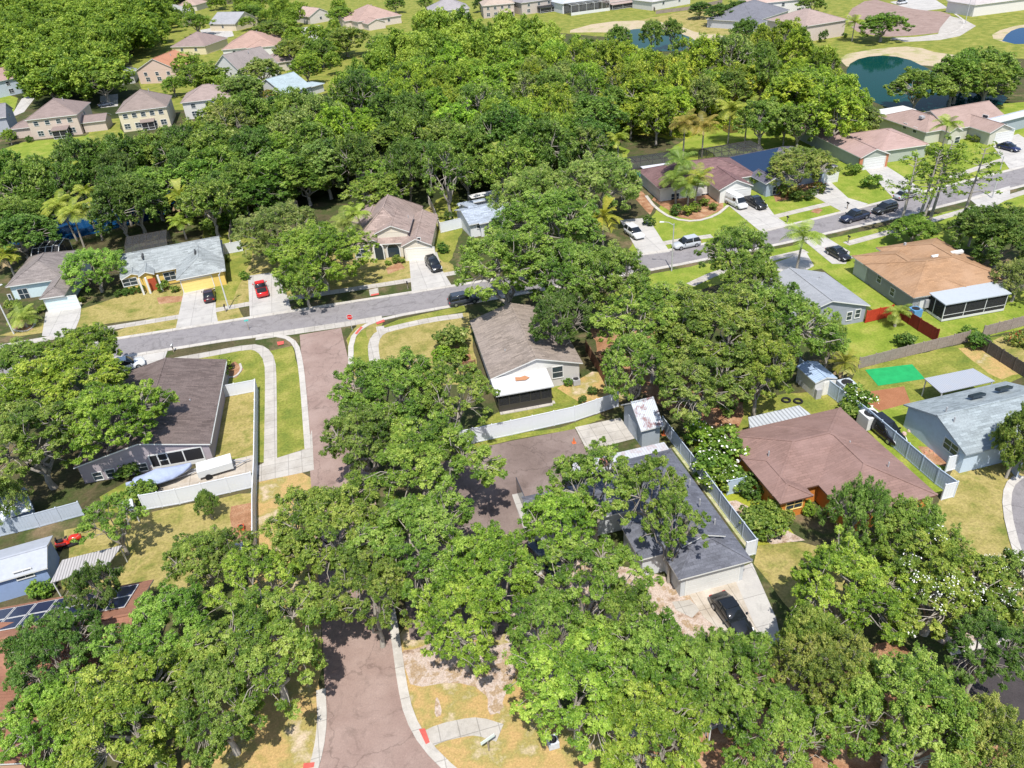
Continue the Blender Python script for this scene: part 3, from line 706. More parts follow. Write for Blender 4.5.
mb = MB(); mb.box(b1.x - .2, b1.x + .4, a1.y, a1.y + .6, 0, .08); mb.box(.3, b1.x, a1.y - .35, wg['S'], 0, .1); mb.build('porch_slab', m_conc, h.root)
h.pipe((505, 350), 4.0); h.pipe((540, 335), 4.4)
h.done()

# ---------------- dark grey house, lower centre
R_ = shingle('shingle_slate', (0.115, 0.119, 0.142), (0.135, 0.142, 0.169))
h = House('house', 'dark slate-grey shingle house with two-car garage, half under a big oak', 'house', (679, 580), (752.5, 560.5), 2.8, R_, W_('wall_lightgrey', (.58, .60, .62)))
E1 = h.loc((752.5, 560.5)).x
NE = h.loc((674.5, 447.8))
wE = h.wing((0, 0), (E1, NE.y), 'hip', .42, px=False)
wW = h.wing((537, 533), (672, 462), 'hip', .22)
wM = h.wing((640, 560), (700, 500), 'hip', .34)
# dutch gable over the garage
mb = MB(); hw_ = E1 * .30; yg = E1 / 2 * .78; zg = 2.8 + yg * .42
h.solid(mb, [[(E1 / 2 - hw_, yg - .3, zg + .02), (E1 / 2, yg - .3, zg + .85), (E1 / 2, yg + 3, zg + .85), (E1 / 2 - hw_, yg + 3, zg + .02)], [(E1 / 2, yg - .3, zg + .85), (E1 / 2 + hw_, yg - .3, zg + .02), (E1 / 2 + hw_, yg + 3, zg + .02), (E1 / 2, yg + 3, zg + .85)]], .14)
mb.build('gable_roof', [R_, m_trim], h.root)
mb = MB(); mb.face([(E1 / 2 - hw_ + .2, yg, zg - .2), (E1 / 2 + hw_ - .2, yg, zg - .2), (E1 / 2, yg, zg + .62)]); mb.build('gable_louvre', m_white, h.root)
h.garage('S', wE['S'], (712, 582), 5.0, 2.15)
P0 = h.loc((560, 462), 2.7); P1 = h.loc((664, 443), 2.7)
mb = MB(); mb.box(P0.x, P1.x, P1.y - 2.2, P1.y, 2.72, 2.84)
porch = mb.build('porch_roof', ribbed('metal_porch_white', (.46, .47, .50), 'X', 1.0, .15, (.30, .13, .09), .35), h.root)
for x in np.linspace(P0.x + .2, P1.x - .2, 6): mb = MB(); mb.box(x - .05, x + .05, P1.y - .2, P1.y - .1, 0, 2.72); mb.build('porch_post', m_alu_w, h.root)
h.vent((604, 462), 3.2, .8, .8, plain('brick_red', (.28, .12, .08), var=.3, scale=14)); 
for p in ((640, 475), (690, 480), (700, 500), (655, 520), (715, 520)): h.pipe(p, 4.6)
mb = MB(); P = h.on('W', wW['W'], (521, 494)); mb.box(wW['W'] - .06, wW['W'], P.y - 1.6, P.y + 1.6, .1, 2.2); mb.build('sliding_door', m_pane, h.root)
h.done()

# ---------------- dark brown roof house (upper left corner lot) with mauve lanai
R_ = shingle('shingle_umber', (.125, .096, .088), (.155, .122, .112))
h = House('house', 'dark umber shingle house with mauve gable wall and screened porch, left of the side street', 'house', (73, 468), (210, 444), 2.6, R_, W_('wall_mauve', (.40, .345, .37)))
NE = h.loc((213, 361.5)); E1 = h.loc((210, 444)).x
wg = h.wing((0, 0), (E1, NE.y), 'gy', .23, px=False, oh=.3)
Yv = wg['S'] - .03
mb = MB(); sc = MB()
xs = [h.on('S', Yv, (p, 458)).x for p in (149, 158, 168, 185, 205)]
for x in xs: mb.box(x - .07, x + .07, Yv - .06, Yv + .05, .1, 2.3)
mb.box(xs[0], xs[-1], Yv - .05, Yv + .04, .08, .62); mb.box(xs[0], xs[-1], Yv - .05, Yv + .04, 2.2, 2.34); mb.box(xs[1], xs[2], Yv - .045, Yv + .04, 1.3, 1.4)
fo = mb.build('porch_frame', m_alu_w, h.root); sc.box(xs[0], xs[-1], Yv - .02, Yv + .02, .6, 2.22); sc.build('screen', glassy('dark_screened', (.015, .015, .018), .5), fo)
for p in ((143, 467), (111, 473), (98, 476)): h.window('S', wg['S'], p, .9, 1.0)
mb = MB(); mb.box(E1 - .05, E1 + .06, 0.4, NE.y - .4, 2.32, 2.48); mb.build('gutter', m_trim, h.root)
h.pipe((190, 400), 3.4); h.pipe((165, 375), 3.8)
h.done()

# ---------------- pale teal house, far left of the front row
R_ = shingle('shingle_greybrown', (.19, .165, .155), (.23, .20, .185))
h = House('house', 'pale aqua house with brown-grey hip roof, leftmost of the row across the main road', 'house', (39, 299), (84, 292.5), 2.7, R_, W_('wall_aqua', (.60, .72, .74)))
wG = h.wing((39, 299), (90, 255), 'hip', .42)
xL = h.loc((5, 290)).x
wB = h.wing((5, 287), (82, 250), 'hip', .45)
wC = h.wing((24, 279), (50, 262), 'hip', .42, ze=3.1)
h.garage('S', wG['S'], (63, 305), 4.8, 2.2, plain('garage_aqua', (.62, .74, .75), var=.03))
h.window('S', wB['S'], (24, 294), 1.5, 1.9); h.window('S', wB['S'], (11, 299), .4, 1.7)
mb = MB(); P = h.on('S', wC['S'], (41, 287)); mb.box(P.x - .9, P.x + .9, wC['S'] - .04, wC['S'] + .02, .1, 2.5); mb.build('entry_recess', glassy('dark_entry', (.02, .03, .035), .6), h.root)
P0 = h.loc((38, 250), 2.6); P1 = h.loc((70, 232), 2.6)
pool_cage(h, P0.x, P1.x + 1, wB['N'] + .1, wB['N'] + 7, 2.8, m_alu_w, 4, m_screen)
h.done()

# ---------------- yellow house grey roof
R_ = shingle('shingle_bluegrey', (.25, .27, .27), (.29, .31, .31))
h = House('house', 'yellow house with blue-grey shingle roof and pool enclosure behind, across the main road', 'house', (176, 280), (219, 271.5), 2.7, R_, W_('wall_yellow', (.78, .55, .15)))
wG = h.wing((176, 280), (222, 240), 'hip', .42)
wB = h.wing((120, 279), (221, 236), 'gx', .36)
wE_ = h.wing((121, 280), (146, 258), 'gy', .42)
wD = h.wing((138, 277), (155, 262), 'gy', .5, ze=3.0)
h.garage('S', wG['S'], (198, 285), 4.8, 2.15, plain('garage_yellow', (.80, .58, .20), var=.04))
h.window('S', wE_['S'], (130, 282), 2.2, 1.2)
h.door('S', wD['S'], (152, 281), 1.2, 2.2, plain('door_redbrown', (.35, .07, .03))); h.window('S', wB['S'], (170, 276), 1.8, 1.4)
mb = MB()
for p in (140, 147, 160): P = h.on('S', wD['S'] - 1.0, (p, 283)); mb = MB(); mb.box(P.x - .15, P.x + .15, wD['S'] - 1.1, wD['S'] - .8, 0, 2.9); mb.build('porch_column', m_white, h.root)
for p in ((142.5, 256), (195, 252)): h.vent(p, 4.4, .25, 1.6, plain('ridge_vent_dark', (.06, .06, .06)))
h.pipe((208, 262), 3.6); h.pipe((163, 247), 4.0); h.pipe((176, 247), 4.0)
P0 = h.loc((128, 242), 2.6); P1 = h.loc((168, 234), 2.6)
pool_cage(h, P0.x, P1.x, wB['N'] + .1, wB['N'] + 9, 2.6, m_alu_b, 6, m_screenl)
mb = MB(); mb.box(P0.x + 1.5, P1.x - 1, wB['N'] + 1.5, wB['N'] + 5.5, .04, .08); mb.build('pool', watermat('pool_green', (.02, .16, .12)), h.root)
h.done()

# ---------------- beige arched house
R_ = shingle('shingle_tanbrown', (0.270, 0.205, 0.180), (0.300, 0.235, 0.210))
h = House('house', 'beige stucco house with arched entry and brown hip roof, directly opposite the side street', 'house', (351, 247), (438, 241.5), 2.8, R_, W_('wall_beige', (.72, .66, .56)))
E1 = h.loc((438, 241.5)).x
wM = h.wing((352, 246), (423, 206), 'hip', .85, oh=.5)
wM2 = h.wing((345, 236), (400, 205), 'hip', .55)
wG = h.wing((400.5, 247), (438, 215), 'gy', .48)
wL = h.wing((350.5, 246.8), (366, 225), 'gy', .45)
wE_ = h.wing((368, 242), (386, 215), 'gy', .5, ze=3.6)
wD = h.wing((374, 234), (414, 215), 'gy', .42, ze=4.5, wall=True)
mb = MB(); mb.face([(wD['x0'] + .5, wD['S'] - .02, 4.45), (wD['x1'] - .5, wD['S'] - .02, 4.45), (wD['xm'], wD['S'] - .02, wD['zr'] - .3)]); mb.build('dormer_gable', W_('wall_cream_gable', (.78, .70, .58)), h.root)
h.garage('S', wG['S'], (421, 256), 4.8, 2.2, plain('garage_beige', (.74, .70, .62), var=.03))
h.window('S', wG['S'], (419, 240), .5, .8)
def arch(h, c, px, w, hh, mat):
    P = h.on('S', c, px); mb = MB(); pts = [(P.x - w / 2, .1), (P.x + w / 2, .1), (P.x + w / 2, hh - w / 2)] + [(P.x + math.cos(t) * w / 2, hh - w / 2 + math.sin(t) * w / 2) for t in np.linspace(.2, math.pi - .2, 7)] + [(P.x - w / 2, hh - w / 2)]
    mb.face([(x, c - .03, z) for x, z in pts]); o = mb.build('archway', mat, h.root)
    mb = MB(); q = [(x, c - .05, z) for x, z in pts[1:]] + [(pts[0][0], c - .05, pts[0][1])]
    for a_, b_ in zip(q, q[1:]): mb.bar(a_, b_, .18)
    mb.build('arch_trim', m_trim, o)
arch(h, wE_['S'] - .02, (379, 251), 1.6, 3.0, glassy('dark_entry', (.02, .03, .035), .6)); arch(h, wM['S'] - .02, (393.5, 250), 2.2, 2.7, m_pane)
h.window('S', wL['S'], (361, 253), 1.9, 1.3)
h.pipe((408, 216), 5.2); h.pipe((385, 205), 5.6); h.pipe((370, 225), 5)
h.done()

# ---------------- small white house, blue grey roof
h = House('house', 'small white house with pale blue-grey roof, right of the beige arched house', 'house', (469, 225), (507, 217), 2.7, shingle('shingle_paleblue', (.30, .34, .40), (.33, .37, .43)), W_('wall_offwhite', (.72, .73, .74)))
wG = h.wing((469, 225), (488, 203), 'gx', .3); wB = h.wing((456.5, 204), (506, 196), 'gx', .36); wB2 = h.wing((487, 215), (512, 200), 'gx', .34)
wA = h.wing((458, 203), (489, 222), 'gx', .2)
arch(h, wB2['S'] - .02, (496, 223), 1.6, 2.3, m_pane); h.window('S', wG['S'], (480, 225), 1.2, 1.1)
P0 = h.loc((470, 197), 2.5); P1 = h.loc((505, 188), 2.5)
mb = MB(); mb.box(P0.x, P1.x, P0.y - 1, P1.y, 2.45, 2.56); mb.build('patio_roof', ribbed('patio_metal', (.66, .65, .63), 'X', 1.2, .2), h.root)
mb = MB()
for x in (P0.x + .2, P1.x - .2): mb = MB(); mb.box(x - .05, x + .05, P1.y - .3, P1.y - .2, 0, 2.45); mb.build('patio_post', m_alu_w, h.root)
h.done()

# ---------------- maroon roof white house (van)
R_ = shingle('shingle_maroon', (.16, .095, .095), (.19, .12, .115))
h = House('house', 'white house with dark maroon roof, a white van parked before its garage', 'house', (719, 190.5), (753, 185.7), 2.7, R_, W_('wall_white2', (.70, .69, .66)))
wG = h.wing((719, 190.5), (753.3, 185.5), 'gy', .45, dep=9); wB = h.wing((659, 189), (756, 174), 'hip', .42, dep=12)
wN = h.wing((690, 172), (708, 169), 'gx', .4, dep=5)
h.garage('S', wG['S'], (738, 196), 4.8, 2.15)
for p in (675, 690, 705): h.window('S', wB['S'], (p, 197), 1.5, 1.4)
P0 = h.loc((640, 172), 2.6)
pool_cage(h, P0.x - 2, P0.x + 9, wB['N'] + 2.2, wB['N'] + 9, 2.4, m_alu_b, 4)
mb = MB(); mb.box(P0.x - 1, P0.x + 6, wB['N'] + 4, wB['N'] + 7.5, .04, .09); mb.build('pool', m_pool, h.root)
mb = MB(); mb.box(P0.x + 1, P0.x + 7, wB['N'] - 2.2, wB['N'] + 2, 2.7, 2.85); mb.build('patio_roof', plain('patio_roof_pale', (.52, .52, .55)), h.root)
h.done()
# ---------------- charcoal roof house
R_ = shingle('shingle_charcoal', (0.106, 0.100, 0.125), (0.125, 0.119, 0.144))
h = House('house', 'charcoal-roofed house whose west roof slope has painted sky tint, behind the oak with red flowers', 'house', (766, 179), (838, 166), 2.7, R_, W_('wall_blue', (.34, .40, .48)))
NWp = h.loc((724, 151)); NWp.y *= .78; wB = h.wing((0, 0), (h.loc((838, 166)).x, NWp.y), 'hip', .40, px=False)
wG = h.wing((766, 184), (785, 181), 'gy', .42, dep=6); wF = h.wing((822, 172), (841, 169), 'gy', .42, dep=8)
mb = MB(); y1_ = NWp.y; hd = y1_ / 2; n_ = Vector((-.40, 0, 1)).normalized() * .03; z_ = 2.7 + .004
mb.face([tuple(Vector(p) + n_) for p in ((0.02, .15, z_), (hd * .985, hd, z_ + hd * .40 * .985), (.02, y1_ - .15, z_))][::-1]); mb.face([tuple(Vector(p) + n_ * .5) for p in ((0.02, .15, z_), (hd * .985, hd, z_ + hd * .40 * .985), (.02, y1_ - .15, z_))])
mb.build('sky_tint_slope', plain('roof_sky_tint', (.014, .035, .08), rough=.7, var=.1), h.root)  # sky reflection put into a thin blue sheet over the charcoal slope
h.window('S', wG['S'], (776, 190), 1.4, 1.4); h.garage('S', wF['S'], (831, 178), 3.0, 2.1)
pool_cage(h, -2, 9, wB['N'] + .1, wB['N'] + 8, 2.6, m_alu_b, 6)
h.pipe((790, 150), 4.6)
h.done()
# ---------------- pink-tan roof
R_ = shingle('shingle_pinktan', (.34, .235, .21), (.37, .26, .235), speck=.1)
h = House('house', 'pink-tan roofed house with brick garage corners and white garage door, right of the greyish oak', 'house', (861, 158), (890.5, 153.8), 2.7, R_, W_('wall_sage', (.40, .43, .38)))
wG = h.wing((861, 158), (890.7, 153.8), 'gy', .42, dep=24); wB = h.wing((880, 151.5), (925, 142), 'hip', .36, dep=13)
wW2 = h.wing((815, 133), (850, 128), 'hip', .3, dep=8)
h.garage('S', wG['S'], (874, 164), 4.6, 2.15)
mb = MB()
for x in (wG['W'], wG['E']): mb = MB(); mb.box(x - .35, x + .35, wG['S'] - .06, wG['S'] + .3, 0, 2.55); mb.build('brick_pier', plain('brick_orange', (.42, .17, .09), var=.3, scale=12), h.root)
h.done()
# ---------------- tan roof with garage far right
R_ = shingle('shingle_dusty', (.30, .215, .185), (.33, .24, .21), speck=.1)
h = House('house', 'cream house with dusty tan roof and round garden, top right beside the navy car', 'house', (990.3, 133), (1015.3, 128.5), 2.7, R_, W_('wall_cream2', (.56, .55, .46)))
wG = h.wing((990.3, 133), (1015.3, 128.5), 'gy', .42, dep=15); wA = h.wing((926, 132.5), (963, 126), 'hip', .40, dep=15); wM = h.wing((950, 130), (1010, 119.5), 'gx', .4, dep=13); wP = h.wing((950, 132.5), (963, 130), 'gy', .5, dep=5)
h.garage('S', wG['S'], (1003, 140), 4.6, 2.15); h.door('S', wM['S'], (972, 138)); h.window('S', wP['S'], (957, 140), 1.2, 1.3)
for p in ((915, 130), (905, 126)): h.window('W', wA['W'], p, 1.0, 1.1)
mb = MB(); mb.box(wA['x0'] + 2, wA['x1'] + 1, wA['y1'] + .1, wA['y1'] + 4.5, 2.6, 2.75); mb.build('patio_roof', m_white, h.root)
h.vent((922, 117), 4.4, .9, .9, m_pipe)
h.done()
h = House('house', 'grey-blue house with silvery white roof, cut off by the right edge', 'house', (996, 126), (1060, 110), 3.0, shingle('shingle_silver', (.40, .43, .48), (.44, .46, .50), speck=.06), W_('wall_greyblue', (.36, .41, .46)))
wB = h.wing((992, 124), (1075, 98), 'gx', .5); h.window('S', wB['S'], (1004, 127), 1.2, 1.3)
h.window('W', wB['W'], (985, 118), 1.2, 1.2)
h.done()
# ---------------- orange tan roof
R_ = shingle('shingle_orange', (.31, .185, .105), (.36, .23, .145), speck=.14)
h = House('house', 'long house with orange-tan shingle roof and grey screened porch', 'house', (913.5, 298), (1012, 281), 2.8, R_, W_('wall_grey_green', (.62, .63, .60)))
NW = h.loc((848, 256.5)); 
wW = h.wing((913.5, 298), (870, 241), 'gy', .40) if False else h.wing((0, 0), (8.5, NW.y), 'hip', .34, px=False)
E1 = h.loc((1015, 281)).x
wB = h.wing((0.0, .0), (E1, 11.5), 'hip', .36, px=False)
wR = h.wing((E1 - 10.5, 1.0), (E1 - .02, 16.0), 'hip', .36, px=False)
P0 = h.loc((945, 305), 2.75); P1 = h.loc((1012, 293), 2.75)
screen_room(h, P0.x + .3, P1.x - .4, P0.y + .2, wB['S'] + .6, .1, 2.98, plain('porch_roof_grey', (.38, .41, .44), var=.04, rough=.4), m_alu_w, n=3, kick=.2, slope=.18)
for p in ((879.5, 279), (892.5, 292)): h.window('W', wB['W'], p, .9, 1.1)
for p, z in (((938, 256), 4.2), ((957, 252), 4.2)): h.skylight(p, z, 1.9, .45, .3, m_white)
h.pipe((929, 272), 3.9); h.vent((905, 244), 4, .3, .3); 
mb = MB(); P = h.on('S', wB['S'], (925, 307)); mb.box(P.x - .4, P.x + .4, wB['S'] - .4, wB['S'], .8, 2.0); mb.build('electric_box', m_pipe, h.root)
h.door('S', wB['S'], (922, 305), .9, 2.0, m_white)
h.done()
# ---------------- small grey house
R_ = shingle('shingle_midgrey', (.27, .28, .30), (.30, .31, .33), speck=.1)
h = House('house', 'small grey house with plain mid-grey gable roof, left of the orange-tan roof across bright lawn', 'house', (818, 315), (870.5, 305.5), 2.6, R_, W_('wall_grey2', (.33, .35, .40)))
NE = h.loc((826.7, 272)); E1 = h.loc((870.5, 305.5)).x
wg = h.wing((-4, 0), (E1, NE.y), 'gy', .30, px=False, oh=.35)
for p in ((849, 316), (857.5, 313.5)): h.window('S', wg['S'], p, .7, 1.2)
for p in ((812, 277), (817, 280), (820, 277), (812, 284)): h.pipe(p, 3.6, .12)
h.done()
# ---------------- blue grey shingle house right
R_ = shingle('shingle_seagrey', (.24, .275, .29), (.28, .315, .33), speck=.25)
h = House('house', 'pale blue house with speckled sea-grey gable roof and two skylights, at right edge', 'house', (966, 455), (1060, 432), 2.8, R_, W_('wall_paleblue', (.52, .62, .74)), trim=plain('trim_bluegrey', (.25, .29, .33)))
NW = h.loc((905.5, 404)); E1 = h.loc((1060, 432)).x
wg = h.wing((0, 0), (E1 + 2, NW.y), 'gx', .36, px=False, oh=.4)
h.window('W', wg['W'], (951, 447), 1.9, 1.2)
for p in ((977, 395), (1004, 388)): h.skylight(p, 4.3, 1.6, .7, -.36, m_pane)
h.pipe((955, 418), 4.6); h.pipe((947, 408), 4.8)
h.done()
# ---------------- brown maroon roof, orange walls
R_ = shingle('shingle_redbrown', (.215, .135, .115), (.255, .165, .145), speck=.12)
h = House('house', 'low house with red-brown hip roof and orange walls, right of the dark slate-grey house', 'house', (784, 504), (934, 493), 2.6, R_, W_('wall_orange', (.62, .22, .04)), trim=plain('trim_brown', (.13, .07, .05)))
A_ = W(845, 412, 2.6); B_ = W(935, 494, 2.6)
# local frame follows the street grid
h.az = math.radians(0); h.o = Vector((W(727, 441, 2.6).x, W(784, 504, 2.6).y, 0)); h.root.location = h.o; h.root.rotation_euler = (0, 0, 0)
h.M = Matrix.Translation(h.o); h.Mi = h.M.inverted()
NEp = h.loc((845, 412)); SEp = h.loc((933, 496)); SWp = h.loc((784, 503)); NWp = h.loc((728, 441))
wB = h.wing((0, h.loc((814, 486)).y), (NEp.x, NWp.y + 1.2), 'hip', .30, px=False)
wE_ = h.wing((NEp.x - 9.5, SEp.y), (NEp.x + .02, NWp.y + 1.1), 'hip', .30, px=False)
wW = h.wing((0.02, SWp.y), (h.loc((813, 495)).x, NWp.y - 3), 'hip', .30, px=False)
h.window('S', wB['S'], (827, 487), 1.7, 1.1, frame=plain('frame_yellow', (.75, .55, .2))); h.window('S', wW['S'], (794, 504), 1.7, 1.1, frame=MATS['frame_yellow'])
for p in ((769, 452), (850, 442), (889, 463)): h.pipe(p, 3.8, .07, .25)
h.done()
# ---------------- bottom left brown tile house with solar panels
R_ = shingle('tile_terracotta', (.24, .115, .075), (.30, .15, .10), speck=.14)
h = House('house', 'brown tiled house with dark solar panels, at the lower left corner', 'house', (-30, 718), (108, 690), 2.8, R_, W_('wall_sand', (.58, .36, .24)))
NEp = h.loc((150, 580)); SEp = h.loc((108, 690))
wB = h.wing((-8, 0), (NEp.x + .3, NEp.y), 'gx', .34, px=False)
wS = h.wing((-8, -5), (5.5, 8), 'gy', .3, px=False)
ridge_y = wB['ym']; pz = lambda y: wB['ze'] + (wB['y1'] - y) * .34
for i, (xa, xb) in enumerate([(-7, 9.6), (NEp.x - 4.2, NEp.x - .6)]):
    n = int((xb - xa) / 1.75)
    for r in range(2):
        for k in range(n):
            x = xa + k * 1.75 + .05; y0 = wB['y1'] - 4.4 + r * 1.95; y1 = y0 + 1.85
            mb = MB(); z0_, z1_ = pz(y0), pz(y1)
            mb.hexa([(x, y0, z0_ + .06), (x + 1.65, y0, z0_ + .06), (x + 1.65, y1, z1_ + .06), (x, y1, z1_ + .06), (x, y0, z0_ + .14), (x + 1.65, y0, z0_ + .14), (x + 1.65, y1, z1_ + .14), (x, y1, z1_ + .14)])
            f_ = mb.build('solar_panel', m_alu_w, h.root)
            mb = MB(); e_ = .07; mb.hexa([(x + e_, y0 + e_, z0_ + .09), (x + 1.65 - e_, y0 + e_, z0_ + .09), (x + 1.65 - e_, y1 - e_, z1_ + .09), (x + e_, y1 - e_, z1_ + .09), (x + e_, y0 + e_, pz(y0 + e_) + .152), (x + 1.65 - e_, y0 + e_, pz(y0 + e_) + .152), (x + 1.65 - e_, y1 - e_, pz(y1 - e_) + .152), (x + e_, y1 - e_, pz(y1 - e_) + .152)])
            mb.build('cell_sheet', glassy('solar_blue', (.008, .012, .05), .3), f_)
h.window('S', wB['S'], (70, 684), 1.2, 1.1)
h.done()

# ---------------- sheds and roofs standing alone
h = House('shed', 'tall grey shed with patched rusty metal roof at the concrete pad corner', 'shed', (641, 431), (665, 425), 2.6, ribbed('metal_rusty', (.44, .48, .53), 'X', 1.5, .35, (.16, .045, .04), .85), W_('wall_shedgrey', (.36, .40, .44)))
a_ = h.loc((640.5, 431.5)); b_ = h.loc((664.5, 426)); 
wg = h.wing((0, 0), (b_.x, 5.4), 'gx', .75, px=False, oh=.3, ze=2.6)
mb = MB(); mb.box(wg['W'] - .05, wg['W'], wg['ym'] - 1.1, wg['ym'] + 1.1, .1, 2.2); mb.build('door', plain('shed_door', (.42, .46, .50)), h.root)
h.done()
h = House('shed', 'white shed with blue-grey metal roof, between two oaks behind the red-brown roof', 'shed', (815.5, 383), (837.5, 378), 2.2, ribbed('metal_blue', (.36, .46, .62), 'Y', 1.0, .25, (.12, .15, .2), .4), W_('wall_shedwhite', (.66, .65, .62)))
q = h.loc((802, 365)); wg = h.wing((0, 0), (h.loc((837.5, 378)).x, q.y), 'gy', .3, px=False, oh=.15)
h.door('S', wg['S'], (828, 392), 1.6, 1.9, plain('shed_door_white', (.66, .64, .60)))
mb = MB(); P = h.on('S', wg['S'], (817, 392)); mb.box(P.x - .4, P.x + .3, wg['S'] - .5, wg['S'] - .1, 0, 1.3); mb.build('meter_box', m_pipe, h.root)
h.done()
h = House('shed', 'pale blue shed with white roof, at the left edge beside the red riding mower', 'shed', (-6, 583), (46, 568), 2.7, plain('roof_paleshed', (.36, .38, .42), var=.05, dirt=.25, dscale=1.2), W_('wall_skyblue', (.28, .38, .60)))
q = h.loc((54, 535)); wg = h.wing((-4, 0), (h.loc((46, 568)).x + .1, q.y), 'gx', .30, px=False, oh=.3)
h.window('S', wg['S'], (24, 574), 1.4, .9)
h.done()
h = House('shed', 'low grey-blue shed with steep metal roof, leftmost of the sheds', 'shed', (0, 521), (33, 508), 2.0, ribbed('metal_greyblue', (.42, .48, .56), 'X', 1.3, .2, (.14, .16, .18), .5), W_('wall_slateblue', (.32, .40, .52)))
wg = h.wing((-5, 0), (h.loc((33, 508)).x, 3.8), 'gx', .8, px=False, oh=.3); h.done()
def flatroof(name, label, px, z, mat, slope=.0, h_=.08, posts=True, cat='canopy'):
    P = [W(x, y, z) for x, y in px]; c = sum(P, Vector()) / len(P)
    root = empty(name, (c.x, c.y, 0)); tag(root, label, cat)
    L = [p - Vector((c.x, c.y, 0)) for p in P]
    mb = MB(); mb.hexa([(p.x, p.y, z - h_ + (slope if i > 1 else 0)) for i, p in enumerate(L)] + [(p.x, p.y, z + (slope if i > 1 else 0)) for i, p in enumerate(L)]); mb.build('roof', mat, root)
    for p in L:
        q = p * .93; m2 = MB(); m2.box(q.x - .05, q.x + .05, q.y - .05, q.y + .05, 0, z - h_); m2.build('post', m_alu_w, root)
    return root
flatroof('carport', 'silver ribbed metal canopy behind the pale blue house, next to green tarp', [(941, 393), (995, 381), (973, 369), (924, 379)], 2.4, ribbed('metal_silver', (.34, .36, .40), 'X', 1.3, .3, (.35, .33, .32), .3), .1)
flatroof('carport', 'white and grey striped metal canopy behind the red-brown roof', [(750, 428), (812, 415), (799, 406), (748, 418)], 2.4, ribbed('metal_striped', (.42, .44, .46), 'X', .7, .45), .1)
flatroof('pergola', 'grey slatted roof leaning beside the pale blue shed at left', [(50, 583), (108, 565), (122, 545), (62, 560)], 2.2, ribbed('slat_grey', (.42, .40, .39), 'X', 1.2, .5), .0)
flatroof('pergola', 'small pale flat roof among trees in the yard above the white fence, bottom left area', [(123, 513), (134, 509), (132, 498), (121, 501)], 1.8, plain('roof_small_pale', (.50, .52, .54)), .0)
flatroof('awning', 'weathered grey board roof between oak crowns at the bottom', [(710, 727), (733, 719), (728, 711), (707, 718)], 2.2, plain('board_grey', (.42, .36, .38), var=.2, scale=8), .0)
flatroof('awning', 'white slatted roof piece at the right end of the left yard, inside tall white fence', [(226, 558), (248, 553), (246, 540), (225, 546)], 2.0, plain('roof_whitegrey', (.55, .53, .52)), .0)

